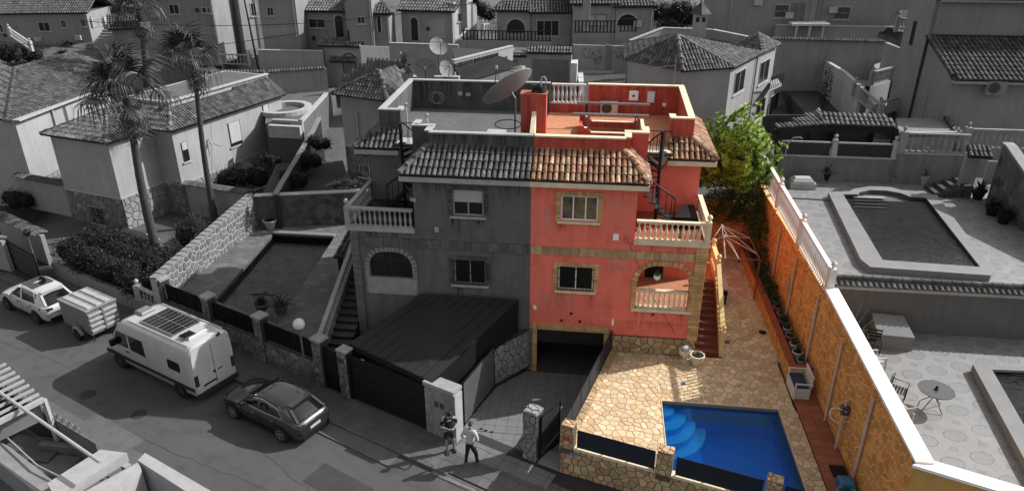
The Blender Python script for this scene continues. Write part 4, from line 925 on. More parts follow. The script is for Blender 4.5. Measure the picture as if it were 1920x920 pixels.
a = V((-17.75, 1.25, 0)); c = V((-17.25, 10.5, 0)); e3 = (c-a).normalized(); n3 = V((-e3.y, e3.x, 0)); LL = (c-a).length
P = [a, c, c+n3*.3, a+n3*.3]
MB().prism([(p.x, p.y) for p in P], .0, [2.45, 3.25, 3.25, 2.45]).build('wall_core', GROUT_P, lw)
stones([[(0, lz), (LL, lz), (LL, 3.22), (0, 2.42)]], a, -e3*-1, Zv, .36, lw, mat('stone_light', .13, .09, sc=4, isl=.25, bump=.35, bsc=14, c3=.11), gap=.075, h=.03, nmax=220, seed=111) if False else None
stones([[(0, lz), (LL, lz), (LL, 3.22), (0, 2.42)]], a, e3, Zv, .36, lw, mat('stone_light', .13, .09, sc=4, isl=.25, bump=.35, bsc=14, c3=.11), gap=.075, h=.03, nmax=240, seed=111)
b = MB(); n = 22
for i in range(n):
    p = a.lerp(c, (i+.03)/n); q = a.lerp(c, (i+.95)/n); z0 = 2.45+.8*(i+.5)/n
    b.add([], []); P = [p-n3*.04, q-n3*.04, q+n3*.34, p+n3*.34]; b.prism([(v.x, v.y) for v in P], z0-.03, z0+.1)
b.build('coping_blocks', mat('cap_mid', .20, .15, sc=4), lw, kind='stuff')
bw2 = thing('garden_wall', 'dark crazy-paved wall closing the back of the grey pool garden', 'wall', (-14, 11, 1))
a = V((-17.2, 10.5, 0)); c = V((-10.9, 12.1, 0)); e3 = (c-a).normalized(); n3 = V((-e3.y, e3.x, 0)); LL = (c-a).length
P = [a, c, c+n3*.3, a+n3*.3]; MB().prism([(p.x, p.y) for p in P], .0, 3.15).build('wall_core', GROUT_P if False else mat('grout_mid', .12), bw2)
stones([rect(0, lz, LL, 3.12)], a, e3, Zv, .42, bw2, STONE_D, gap=.06, h=.03, nmax=90, seed=117)
P = [p_+Zv*0 for p_ in (a-n3*.06, c-n3*.06, c+n3*.36, a+n3*.36)]; MB().prism([(p.x, p.y) for p in P], 3.152, 3.22).build('coping', WHITE_G, bw2)
# street fence of the left garden: stone base, pillars and black screens
fn = thing('street_fence', 'stone based street fence with pillars and black mesh screens beside the van', 'fence', sp(5, 0))
def sbox(b, s0, s1, t0, t1, z0, z1):
    P = [sp(s0, t0), sp(s1, t0), sp(s1, t1), sp(s0, t1)]; return b.prism([(p.x, p.y) for p in P], z0, z1)
sbox(MB(), .1, 10.6, .02, .3, 0, 1.22).build('wall_core', GROUT_G, fn)
stones([rect(0, .08, 10.5, 1.2)], sp(.1, .02), SU, Zv, .33, fn, STONE_G, gap=.035, h=.03, nmax=220, seed=121)
for k, s_ in enumerate((.0, 3.35, 6.75, 10.25)):
    pc = sbox(MB(), s_, s_+.48, -.05, .38, 0, 2.32).build('pillar', GROUT_G, fn)
    stones([rect(0, .08, .48, 2.3)], sp(s_, -.05), SU, Zv, .26, pc, STONE_G, gap=.03, h=.02, nmax=24, seed=130+k)
    sbox(MB(), s_-.04, s_+.52, -.1, .43, 2.322, 2.42).build('pillar_cap', mat('cap_pale', .26, .2, sc=4), pc)
for s0, s1 in ((.55, 3.28), (3.9, 6.7), (7.3, 10.2)):
    sc_ = sbox(MB(), s0, s1, .12, .15, 1.3, 2.15).build('screen', mat('screen_black', .008, rough=.9, spec=.1), fn)
    b = MB().tube([sp(s0, .13, 2.17), sp(s1, .13, 2.17)], .02, 5)
    for q in range(5): s_ = s0+(s1-s0)*q/4; b.tube([sp(s_, .1, 1.22), sp(s_, .1, 2.15)], .018, 5)
    b.build('screen_frame', DARK, sc_)
# small gate, garage and canopy
gt = thing('garden_gate', 'narrow black sheet gate between stone pillars left of the garage', 'gate', sp(11.1, .1))
sbox(MB(), 10.75, 11.6, .1, .14, .12, 2.05).build('gate_leaf', DARK, gt); sbox(MB(), 10.73, 10.78, .06, .18, .1, 2.1).build('gate_post', DARK, gt)
gp = thing('gate_pillar', 'slim crazy-paved pillar with number plate left of the black garage door', 'pillar', sp(11.85, .1))
pc = sbox(MB(), 11.62, 12.1, -.02, .35, 0, 2.25).build('pillar_core', GROUT_G, gp)
stones([rect(0, .1, .48, 2.2)], sp(11.62, -.02), SU, Zv, .24, gp, STONE_G, gap=.03, h=.02, seed=141)
sbox(MB(), 11.6, 12.13, -.06, .4, 2.252, 2.33).build('pillar_cap', mat('cap_pale', .26), gp); sbox(MB(), 11.7, 11.98, -.07, -.04, 1.75, 1.95).build('number_plate', flat('plate_dark', .05), gp)
gd = thing('garage_door', 'wide black sectional garage door under the sloping canopy', 'garage door', sp(14, .1))
for k in range(5): sbox(MB(), 12.15, 15.95, .1+.004*(k % 2), .16, .13+.4*k, .13+.4*(k+1)-.02).build('door_panel', DARK, gd)
sbox(MB(), 12.11, 12.2, .02, .09, .1, 2.2).build('door_frame', DARK, gd)
wp = thing('gate_pillar', 'wide stone pillar with meter panel beside the two men', 'pillar', sp(16.5, .2))
sbox(MB(), 15.98, 17.3, .0, .45, 0, 2.25).build('pillar_core', mat('grout_light', .2, .16), wp)
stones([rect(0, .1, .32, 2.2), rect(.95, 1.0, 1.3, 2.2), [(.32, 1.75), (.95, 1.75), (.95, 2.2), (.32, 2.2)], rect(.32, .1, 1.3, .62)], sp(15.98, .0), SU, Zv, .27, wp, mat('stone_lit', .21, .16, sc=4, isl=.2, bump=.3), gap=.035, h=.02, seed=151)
sbox(MB(), 16.33, 16.9, -.025, .0, .65, 1.4).build('meter_panel', mat('panel_pale', .2, .17), wp)
sbox(MB(), 16.42, 16.58, -.03, .0, 1.46, 1.68).build('meter_box', mat('box_mid', .06), wp); sbox(MB(), 16.68, 16.84, -.03, .0, 1.46, 1.68).build('meter_box', mat('box_mid', .06), wp)
sbox(MB(), 15.95, 17.33, -.05, .5, 2.252, 2.4).build('pillar_cap', mat('cap_pale', .26), wp)
sbox(MB(), 17.302, 17.36, .0, .45, .1, 2.2).build('gate_jamb', WHITE_G, wp)
# canopy roof
cn = thing('carport_canopy', 'large black sloping sheet canopy over the garage, sunlit along its front edge', 'canopy', (-4, -2.5, 2.5))
CA, CB, CC, CD = V((-6.95, -2.85, 2.42)), V((-3.08, -5.0, 2.42)), V((-.45, -.32, 3.45)), V((-4.55, -.32, 3.45))
MB().slab([CA, CB, CC, CD], .05).build('roof_sheet', mat('canopy_sheet', .026, .019, sc=1, rough=.7, bump=.08, spec=.15), cn)
b = MB()
for i in range(1, 9):
    t = i/9; b.beam(CA.lerp(CB, t)+Zv*.012, CD.lerp(CC, t)+Zv*.006, .02, .006)
b.build('sheet_seam', DARK, cn)
b = MB(); b.beam(CA-Zv*.12, CB-Zv*.12, .05, .22).beam(CB-Zv*.12, CC-Zv*.12, .05, .22).beam(CA-Zv*.12, CD-Zv*.12, .05, .22); b.build('edge_beam', DARK, cn)
q1 = CB.lerp(CC, .1); MB().add([q1-Zv*.22, CC-Zv*.22, CC-Zv*1.5, q1-Zv*1.0, q1-Zv*.22+V((-.03,.02,0)), CC-Zv*.22+V((-.03,.02,0)), CC-Zv*1.5+V((-.03,.02,0)), q1-Zv*1.0+V((-.03,.02,0))], [(0,1,2,3),(7,6,5,4),(0,4,5,1),(2,6,7,3)]).build('side_sheet', DARK, cn)
MB().box((-1.35, -1.6, 0), (-1.25, -1.5, 2.9)).build('post', DARK, cn)
# driveway side stone wall
dwl = thing('driveway_wall', 'pale stone retaining wall between canopy and driveway, sloping down from the house', 'wall', (-.7, -1, 0))
a = V((-1.35, -1.75, 0)); c = V((-.02, -.1, 0)); e3 = (c-a).normalized(); n3 = V((e3.y, -e3.x, 0)); LL = (c-a).length
P = [a, c, c-n3*.25, a-n3*.25]; MB().prism([(p.x, p.y) for p in P], 0, 1.85).build('wall_core', GROUT_G, dwl)
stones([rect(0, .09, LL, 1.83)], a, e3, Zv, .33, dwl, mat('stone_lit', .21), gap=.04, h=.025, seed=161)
MB().box((-.02+.0, -.1, 0), (.11, -.004, 1.9)).build('wall_end', STONE_G, dwl)
# big gate leaves, open inwards
def gate_leaf(name, label, a, c, z0, z1, mf, mp, n):
    t = thing(name, label, 'gate', a); a = V(a); c = V(c)
    b = MB().beam(a+Zv*(z0+.03), c+Zv*(z0+.03), .05, .06).beam(a+Zv*(z1-.03), c+Zv*(z1-.03), .05, .06).beam(a+Zv*z0, a+Zv*z1, .07, .07).beam(c+Zv*z0, c+Zv*z1, .06, .06)
    b.build('gate_frame', DARK, t); h_ = (z1-z0-.12)/n
    for i in range(n):
        z = z0+.06+h_*(i+.5); MB().beam(a+Zv*z, c+Zv*z, .02+.006*(i % 2), h_-.025).build('gate_board', mf, t)
    return t
gate_leaf('gate', 'big slatted grey driveway gate leaf standing open inwards behind the two men', (-2.05, -4.5, 0), (-1.28, -1.85, 0), .13, 2.1, mat('gate_board', .075, .06, rough=.5, bump=.05), DARK, 8)
gate_leaf('gate', 'short dark driveway gate leaf open beside the terrace corner', (1.02, -5.95, 0), (1.62, -5.0, 0), .13, 2.0, mat('gate_board_dark', .03, rough=.5, bump=.05), DARK, 6)
gp = thing('gate_pillar', 'free-standing crazy-paved pillar at the right side of the driveway mouth', 'pillar', (.75, -6.0, 0))
ua = V((.92, -.39, 0)).normalized(); va = V((.39, .92, 0)); a = V((.38, -5.95, 0))
P = [a, a+ua*.55, a+ua*.55+va*.5, a+va*.5]; MB().prism([(p.x, p.y) for p in P], 0, 2.1).build('pillar_core', GROUT_G, gp)
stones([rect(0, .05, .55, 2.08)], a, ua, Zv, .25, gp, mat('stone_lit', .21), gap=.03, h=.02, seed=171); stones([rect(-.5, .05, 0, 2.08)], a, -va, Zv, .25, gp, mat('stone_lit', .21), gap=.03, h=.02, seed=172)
stones([rect(0, 0, .55, .5)], a+Zv*2.1, ua, va, .2, gp, mat('cap_pale', .26), gap=.02, h=.1, name='cap_stone', seed=173)
struct(MB().prism([(.95, -6.2), (1.75, -6.52), (1.78, -5.6), (1.2, -5.5)], .0, .16).build('gate_step', mat('step_pale', .22, .18)))
# ================================================================== right hand neighbour: upper and lower patio
uz = 4.65; loz = 3.0
PAT = mat('patio_tile', .30, .24, sc=2.2, bump=.1)
def patio_mat():
    "printed floor tiles: big ovals and small diamonds, flat print on the tile"
    m_ = bpy.data.materials.new('printed_patio_tile'); m_.use_nodes = True; t = m_.node_tree; N = t.nodes; L = t.links; b = N['Principled BSDF']; b.inputs['Roughness'].default_value = .6
    g = N.new('ShaderNodeNewGeometry'); sx = N.new('ShaderNodeSeparateXYZ'); L.new(g.outputs['Position'], sx.inputs[0])
    def M(op, a, b_=None, c=None):
        q = N.new('ShaderNodeMath'); q.operation = op
        for i, v in enumerate((a, b_, c)):
            if v is None: continue
            if isinstance(v, (int, float)): q.inputs[i].default_value = v
            else: L.new(v, q.inputs[i])
        return q.outputs[0]
    def cell(s_, off, ang=.35):
        x = M('ADD', M('MULTIPLY', sx.outputs[0], math.cos(ang)/s_), M('MULTIPLY', sx.outputs[1], math.sin(ang)/s_)); y = M('ADD', M('MULTIPLY', sx.outputs[0], -math.sin(ang)/s_), M('MULTIPLY', sx.outputs[1], math.cos(ang)/s_))
        x = M('SUBTRACT', M('FRACT', M('ADD', x, off)), .5); y = M('SUBTRACT', M('FRACT', M('ADD', y, off)), .5); return x, y
    x, y = cell(1.05, 0.0)
    r_ = M('SQRT', M('ADD', M('POWER', M('MULTIPLY', x, 1.0), 2), M('POWER', M('MULTIPLY', y, 1.25), 2)))
    ringv = M('LESS_THAN', M('ABSOLUTE', M('SUBTRACT', r_, .33)), .018); disk = M('LESS_THAN', r_, .33)
    x2, y2 = cell(1.05, .5); dia = M('LESS_THAN', M('ADD', M('ABSOLUTE', x2), M('ABSOLUTE', y2)), .17)
    n1 = N.new('ShaderNodeTexNoise'); n1.inputs['Scale'].default_value = 7; n1.inputs['Detail'].default_value = 3; L.new(g.outputs['Position'], n1.inputs['Vector'])
    blot = M('MULTIPLY', M('GREATER_THAN', n1.outputs['Fac'], .56), .12)
    v = M('SUBTRACT', 1, M('ADD', M('ADD', M('MULTIPLY', ringv, .38), M('MULTIPLY', disk, .13)), M('ADD', M('MULTIPLY', dia, .22), blot)))
    n2 = N.new('ShaderNodeTexNoise'); n2.inputs['Scale'].default_value = 1.1; n2.inputs['Detail'].default_value = 5; L.new(g.outputs['Position'], n2.inputs['Vector'])
    v = M('MULTIPLY', v, M('ADD', .13, M('MULTIPLY', n2.outputs['Fac'], .07)))
    cb = N.new('ShaderNodeCombineColor'); [L.new(v, cb.inputs[i]) for i in range(3)]; L.new(cb.outputs[0], b.inputs['Base Color']); return m_
PT = patio_mat()
up_ = struct(MB().prism([(11.73, .0), (26, .0), (26, 13.4), (11.73, 13.4)], 2.5, uz).build('upper_patio', PT))
lo_ = struct(MB().prism([(11.73, -9.9), (26, -16), (26, -.3), (11.73, -.3)], 2.0, loz).build('lower_patio', PT))
tw = thing('terrace_wall', 'plain grey wall with tiled coping dropping from the upper to the lower patio', 'wall', (18, -.15, loz))
MB().box((11.74, -.28, loz-.2), (26, -.003, 5.12)).build('wall_core', mat('terrace_render', .105, .08, sc=.6, streak=.2, bump=.12), tw)
b = MB(); tmD = TILE_D
for i in range(40): x = 11.8+.36*i; b.tube([(x, -.14, 5.2), (x+.4, -.14, 5.19)], .11, 8, .1)
b.build('ridge_tiles', tmD, tw, smooth=True, kind='stuff')
tm0 = tile_mb(.36, .2, 5).mesh('eave_tile', tmD, True)
for i in range(60):
    x = 11.85+.215*i; inst('eave_tile', tm0, Matrix.Translation((x, -.44, 4.93)) @ Matrix.Rotation(R(28), 4, 'X'), tw)
MB().box((11.76, -.3, 4.75), (25.9, -.285, 4.93)).build('eave_strip', WHITE_G, tw)
# upper pool with raised coping
cz = uz+.28
def gl(L_, z): return [(gz(x, y, z).x, gz(x, y, z).y) for x, y in L_]
up = thing('swimming_pool', 'grey rectangular pool with raised coping and rounded step end on the upper patio', 'pool', (17, 6.5, uz))
outer = gl([(1614, 486), (1632, 500), (1858, 516), (1864, 508), (1757, 366), (1716, 358), (1690, 356), (1668, 350), (1630, 349), (1600, 354), (1590, 360), (1553, 360)], cz)
inner = gl([(1655, 487), (1838, 500), (1736, 370), (1706, 368), (1690, 362), (1662, 357), (1632, 356), (1612, 360), (1609, 364), (1581, 364)], cz)
inv = [V((*p, 0)) for p in inner]
MB().holed((0, 0, cz), X, Y, outer, [inner], .29).build('coping', mat('coping_pool', .19, .15, sc=1), up)
b = MB(); n = len(inner)
for i in range(n):
    a, c = inner[i], inner[(i+1) % n]; b.add([(*a, cz-.02), (*c, cz-.02), (*c, uz-1.2+1.25), (*a, uz-1.2+1.25)], [(0,1,2,3)])
b.build('basin_wall', mat('pool_band', .05), up)
MB().prism(inner, uz+.02, uz+.03).build('basin_floor', mat('pool_floor_grey', .17, .12, sc=1.5, bump=.1, fleck=.2), up)
MB().quad(*[(p[0], p[1], cz-.1) for p in inner][:2], *[(p[0], p[1], cz-.1) for p in (inner[2], inner[-1])]).build('water', water_mat('water_grey2', (.85, .85, .85), .2), up)
a_ = gz(1600, 364, cz); c_ = gz(1660, 366, cz)
for k in range(4): p = a_.lerp(c_, 0)+V((-.12*k, -.42*k, 0)); q = c_+V((-.1*k, -.42*k, 0)); MB().beam(V((p.x, p.y, uz+.12-.02*k)), V((q.x, q.y, uz+.12-.02*k)), .22, .04).build('pool_step', WHITE_G, up)
# lower pool corner
lp2 = thing('swimming_pool', 'dark pool corner with pale raised coping at the right edge', 'pool', (18, -6, loz))
oo = gl([(1824, 682), (1920, 858), (2150, 1250), (2300, 1100), (2150, 700)], loz+.3); ii = gl([(1860, 692), (1940, 830), (2140, 1160), (2260, 1060), (2120, 702)], loz+.3)
MB().holed((0, 0, loz+.3), X, Y, oo[::-1], [ii[::-1]], .32).build('coping', mat('coping_pool', .3), lp2)
MB().prism(ii, loz+.01, loz+.05).build('basin_floor', mat('pool_dark', .02), lp2)
MB().prism(ii, loz+.2, loz+.205).build('water', water_mat('water_grey3', (.6, .6, .6), .2), lp2)
# low wall behind the upper patio, with screens between finial posts
lw_ = thing('patio_wall', 'low rendered wall with dark screens and finial posts behind the upper pool', 'wall', (15, 12.6, uz))
MB().box((12.0, 12.9, uz-.5), (18.4, 13.15, 6.0)).box((18.42, 12.9, uz-.5), (22.3, 13.15, 6.35)).build('wall_core', mat('patio_render', .16, .12, sc=.7, streak=.4), lw_)
MB().box((11.9, 12.85, 6.003), (18.38, 13.2, 6.07)).box((18.4, 12.85, 6.353), (22.3, 13.2, 6.42)).build('coping', WHITE_G, lw_)
for x0, x1 in ((12.2, 15.0), (15.4, 18.2)):
    MB().box((x0, 13.0, 6.08), (x1, 13.04, 6.75)).build('screen', DKG, lw_); MB().beam((x0, 13.02, 6.8), (x1, 13.02, 6.8), .08, .08).build('screen_rail', WHITE_G, lw_)
for x in (15.2, 18.3): b = MB().bbox((x-.13, 12.9, 6.08), (x+.13, 13.14, 7.0), .03); finial(b, x, 13.02, 7.0, .9); b.build('finial_post', WHITE_G, lw_, smooth=False)
o = balustrade((18.6, 13.0, 6.43), (21.9, 13.0, 6.43), 1.05, mat('rail_mid', .22, .17), None, gap=.3, posts=(0,), post_w=.35, k=1.3); tag(o, 'heavy grey balustrade above the patio wall, right of the tiled arbour', 'balustrade')
o = balustrade((22.0, 13.6, 6.6), (25.6, 13.6, 6.6), 1.05, mat('rail_mid', .22), None, gap=.3, posts=(0,), post_w=.35, k=1.3); tag(o, 'grey balustrade starting at the tall ball finial near the right edge', 'balustrade')
# gateway, steps, stone flank wall
gw_ = thing('patio_gateway', 'small tiled gateway with white door and steps up from the pool patio', 'gateway', (22.5, 12, uz))
MB().box((21.2, 11.4, uz), (21.9, 11.7, 6.9)).box((22.9, 10.3, uz), (23.2, 11.3, 6.7)).build('gate_wall', WALL_M, gw_)
for k in range(4): MB().bbox((20.0+.42*k, 11.0, uz-.05), (20.46+.42*k, 12.5, uz+.17*(k+1)), .02).build('step', mat('step_dark', .055, .04), gw_)
MB().box((22.2, 11.25, 5.35), (22.9, 11.32, 6.6)).build('door', WHITE_G, gw_)
tiles([(21.1, 11.0, 6.9), (22.2, 10.9, 6.9), (22.3, 11.6, 7.25), (21.2, 11.7, 7.25)], TILE_D, gw_); tiles([(22.3, 10.2, 6.6), (23.6, 9.6, 6.6), (23.8, 10.3, 6.95), (22.6, 10.8, 6.95)], TILE_D, gw_)
fl_ = thing('flank_wall', 'dark stone flank wall with pale sloping top at the right of the pool patio', 'wall', (22.4, 8, uz))
P0 = V((22.3, 10.6, 0)); P1 = V((22.1, 3.0, 0)); e3 = (P1-P0).normalized(); n3 = V((e3.y, -e3.x, 0))
if n3.x > 0: n3 = -n3
MB().holed(P0, e3, Zv, [(0, uz), (7.6, uz), (7.6, 5.6), (1.6, 7.2), (.4, 7.7), (0, 7.7)], [], .35).build('wall_core', mat('grout_mid', .12), fl_)
stones([[(0, uz), (7.5, uz), (7.5, 5.55), (1.6, 7.15), (0.1, 7.6)]], P0, e3, Zv, .5, fl_, STONE_D, gap=.05, h=.03, nmax=60, seed=211)
MB().beam(P0+Zv*7.75-n3*.18, P0+e3*.5+Zv*7.7-n3*.18, .5, .08).beam(P0+e3*.5+Zv*7.7-n3*.18, P0+e3*7.6+Zv*5.65-n3*.18, .5, .08).build('coping', WALL_M, fl_)
# tiled arbour
ab = thing('tiled_arbour', 'dark timber arbour with a barrel tiled hip roof behind the upper patio', 'arbour', (15.5, 16, 5.5))
A1, A2, A3, A4 = gz(1448, 238, 7.6), gz(1546, 232, 7.9)*0+gz(1548, 236, 7.75), gz(1680, 237, 7.6), gz(1650, 222, 8.3)
r1, r2 = gz(1530, 208, 8.5), gz(1640, 216, 8.5)
tiles([gz(1450, 242, 7.5), gz(1548, 234, 7.5), gz(1530, 209, 7.9)], TILE_G, ab, w_=.26); tiles([gz(1548, 234, 7.5), gz(1682, 239, 7.5), gz(1662, 217, 7.85), gz(1530, 209, 7.9)], TILE_G, ab, w_=.26)
ridge([gz(1548, 234, 7.55), gz(1530, 209, 7.95)], TILE_D, ab, r=.1)
f0, f1, f2 = gz(1452, 247, 7.3), gz(1547, 240, 7.3), gz(1680, 245, 7.3)
b = MB().beam(f0, f1, .2, .3).beam(f1, f2, .2, .3); b.build('beam', DARK, ab)
for p in (f1+V((-.8, .1, 0)), f2, f0+V((.3, 0, 0)), f1+V((1.2, 2.5, 0)), f2+V((-.3, 2.5, 0))): MB().box((p.x-.12, p.y-.12, 5.4), (p.x+.12, p.y+.12, 7.4)).build('post', DARK, ab)
bk = MB().beam(f0+V((0, 3.2, -.9)), f2+V((0, 3.2, -.9)), .1, 2.0); bk.build('back_wall', mat('arbour_back', .05, .03), ab)
struct(MB().prism([(11.8, 13.4), (22, 13.5), (24, 18), (12.2, 19)], 2, 5.6).build('arbour_terrace', mat('arbour_floor', .08, .05)))
def pot(x, y, z, r_, h_, mt, label, kind='bush', lm=None, name='potted_plant', k=1.0, seed=1, group=None, hh=.6):
    t = thing(name, label, 'plant pot' if kind == 'none' else 'potted plant', (x, y, z), group=group)
    MB().lathe([(r_*.62, 0), (r_*.8, h_*.4), (r_, h_*.86), (r_*1.12, h_*.88), (r_*1.12, h_), (r_*.92, h_), (r_*.88, h_*.9)], (0, 0, 0), 14).build('pot', mt, t, smooth=True, world=False)
    MB().lathe([(r_*.9, h_*.9), (r_*.9, h_*.92)], (0, 0, 0), 10).build('soil', mat('soil_dark', .02), t, world=False)
    if kind != 'none':
        rnd = random.Random(seed); b = MB()
        for i in range(int(60*k)):
            a = rnd.uniform(0, 2*PI); l = rnd.uniform(.4, 1)*hh; ti = rnd.uniform(.2, 1.1) if kind == 'bush' else rnd.uniform(.5, 1.2)
            d = V((math.cos(a)*math.sin(ti), math.sin(a)*math.sin(ti), math.cos(ti))); p = V((d.x*.05, d.y*.05, h_*.9)); w2 = .05*hh*(1.5 if kind == 'bush' else .9); sd_ = V((-math.sin(a), math.cos(a), 0))*w2
            q1_ = p+d*l*.55; q2_ = p+d*l-Zv*l*.18*ti
            b.add([p-sd_*.3, p+sd_*.3, q1_+sd_, q1_-sd_, q2_], [(0,1,2,3),(3,2,4)])
        b.build('leaves', lm or LEAF_G, t, world=False)
    return t
LEAF_G = mat('leaf_grey', .045, .02, sc=6, isl=.5, bump=0, rough=.6)
LEAF_C = mat('leaf_mid_green', (.07, .15, .03), (.03, .08, .015), sc=6, isl=.5, bump=0, rough=.6)
p = gz(1548, 338, uz); pot(p.x, p.y, uz, .22, .4, DARK, 'dark bushy plant in black pot beside the white box on the upper patio', seed=3, hh=.8)
p = gz(1673, 342, uz); pot(p.x, p.y, uz, .2, .45, DKG, 'small empty-looking dark pot below the right finial post', 'none')
p = gz(1729, 345, uz); t_ = pot(p.x, p.y, uz, .24, .5, mat('pot_pale', .3), 'tall leafy plant in a pale pot against the patio wall', seed=5, hh=.6, k=.8)
b = MB(); rnd = random.Random(6)
for i in range(26):
    z = .6+1.6*i/26; a = i*2.4; q = V((.1*math.sin(i), 0, z)); d = V((math.cos(a), math.sin(a), .3))*rnd.uniform(.2, .38); s2 = V((-math.sin(a), math.cos(a), 0))*.06
    b.add([q, q+d*.5+s2, q+d, q+d*.5-s2], [(0,1,2,3)])
b.tube([(0,0,.4),(.08,0,1.2),(.0,0,2.2)], .02, 5); b.build('tall_shoot', LEAF_G, t_, world=False)
for k, (px, py) in enumerate(((1770, 342), (1790, 343))): p = gz(px, py, uz); pot(p.x, p.y, uz, .26, .5, DARK, ('left' if k == 0 else 'right')+' one of two black pots at the foot of the patio steps', 'bush', seed=9+k, hh=.35)
for k, (px, py, l) in enumerate(((1832, 373, 'black pot with white band beside the patio steps'), (1858, 403, 'black pot with bushy plant by the flank wall, nearer the steps'), (1880, 418, 'black square-looking pot by the flank wall, nearest the viewer'))):
    p = gz(px, py, uz); pot(p.x, p.y, uz, .33, .5, DARK, l, 'bush', seed=20+k, hh=.7)
# white deck box, hose, shower pole on upper patio
p = gz(1502, 350, uz); t_ = thing('storage_box', 'pale plastic storage box with domed lid on the upper patio', 'storage box', p, .0)
MB().prism([(-.65,-.42),(.65,-.42),(.6,.42),(-.6,.42)], 0, .32).build('base', WHITE_G, t_, world=False); MB().bbox((-.56,-.36,.325),(.56,.38,.55), .16).build('lid', mat('lid_pale', .36, .3), t_, world=False)
p0, p1, p2 = gz(1483, 372, uz), gz(1520, 376, uz), gz(1556, 377, uz)
tag(MB().tube([p0+Zv*.03, p1+Zv*.03+V((0,.15,0)), p2+Zv*.03], .03, 6).build('garden_hose', flat('hose_grey', .07)), 'thin grey hose lying across the sunny patio floor', 'hose')
p = gz(1462, 335, uz); tag(MB().tube([(p.x, p.y, uz), (p.x+.1, p.y, uz+1.9), (p.x+.35, p.y, uz+2.35), (p.x+.75, p.y-.05, uz+2.4), (p.x+.8, p.y-.05, uz+2.3)], .03, 6).build('patio_shower', WHITE_G), 'thin bent shower pole beside the balustrade end', 'shower')
# patio furniture on the lower patio
t_ = thing('round_table', 'round dark glass table on thin metal legs on the lower patio', 'table', (13.95, -5.2, loz))
MB().lathe([(.0,.72),(.54,.72),(.55,.735),(.54,.75),(.0,.75)], (0,0,0), 28).build('tabletop', flat('table_glass', .06, rough=.15), t_, world=False)
for k in range(4):
    a = k*PI/2+.5; MB().tube([(.08*math.cos(a), .08*math.sin(a), .71), (.1*math.cos(a), .1*math.sin(a), .4), (.42*math.cos(a), .42*math.sin(a), .02)], .015, 5).build('leg', DARK, t_, world=False)
tag(MB().lathe([(.05,0),(.07,.03),(.03,.06),(.05,.1),(.01,.14)], (13.95,-5.2,loz+.752), 8).build('candle_holder', DARK), 'small dark candle holder in the middle of the round table', 'candle holder')
def chair(x, y, rz, label, m_, slat=True, z=loz):
    t = thing('garden_chair', label, 'chair', (x, y, z), rz)
    if slat:
        b = MB()
        for k in range(5): b.box((-.24, -.22+.095*k, .42), (.24, -.15+.095*k, .44))
        b.build('seat', m_, t, world=False); b = MB()
        for k in range(3): b.box((-.24, .24+.02*k, .52+.12*k), (.24, .26+.02*k, .59+.12*k))
        b.build('backrest', m_, t, world=False)
        for sx_ in (-.24, .24):
            for sy_ in (-.22, .24): MB().tube([(sx_, sy_, .42 if sy_ < 0 else .88), (sx_, sy_+(.0 if sy_ < 0 else .05), 0)], .014, 5).build('leg', m_, t, world=False)
            MB().tube([(sx_, -.22, .0), (sx_, -.24, .64), (sx_, .27, .66)], .014, 5).build('armrest', m_, t, world=False)
    else:
        MB().bbox((-.24, -.24, .40), (.24, .22, .44), .01).build('seat', m_, t, world=False)
        MB().add([(-.22,.2,.44),(.22,.2,.44),(.25,.34,.95),(-.25,.34,.95),(-.22,.23,.44),(.22,.23,.44),(.25,.37,.95),(-.25,.37,.95)], [(0,3,2,1),(4,5,6,7),(0,1,5,4),(1,2,6,5),(2,3,7,6),(3,0,4,7)]).build('backrest', m_, t, world=False)
        for sx_ in (-.27, .27):
            for sy_ in (-.24, .28): MB().tube([(sx_, sy_, .62), (sx_*1.05, sy_*1.1, 0)], .03, 6).build('leg', m_, t, world=False)
            MB().bbox((sx_-.035, -.26, .62), (sx_+.035, .32, .65), .01).build('armrest', m_, t, world=False)
    return t
WPL = mat('plastic_white_grey', .32, .27, sc=3)
chair(12.95, -4.9, R(60), 'dark metal slatted chair left of the round table', DARK); chair(13.1, -1.9, R(-15), 'dark metal slatted chair in front of the covered furniture', DARK); chair(12.3, -2.6, R(70), 'dark metal slatted chair half hidden behind the white wall top', DARK)
chair(12.75, -3.1, R(105), 'white plastic armchair near the dry branches', WPL, False); chair(12.45, -6.3, R(200), 'white plastic armchair cut by the white wall top, nearest the viewer', WPL, False)
t_ = thing('covered_furniture', 'grey covered furniture block standing in the shade of the terrace wall', 'furniture cover', (13.9, -1.1, loz))
MB().prism([(-.6,-.55),(.7,-.6),(.62,.5),(-.55,.5)], 0, [.62,.6,.9,.95]).build('cover', mat('cover_cloth', .16, .13, bump=.3), t_, world=False)
t_ = thing('dry_branches', 'bundle of bare dry branches piled against the boundary wall', 'branches', (12.4, -1.3, loz)); b = MB(); rnd = random.Random(12)
for i in range(34):
    a = rnd.uniform(0, 2*PI); l = rnd.uniform(.5, 1.3); p = V((rnd.uniform(-.4, .4), rnd.uniform(-.5, .5), rnd.uniform(.05, .5))); d = V((math.cos(a), math.sin(a), rnd.uniform(-.1, .8))); b.tube([p, p+d*l*.5+V((0,0,.05)), p+d*l], .014, 4, .004)
b.build('twigs', mat('twig_grey', .25, .12), t_, world=False, kind='stuff')
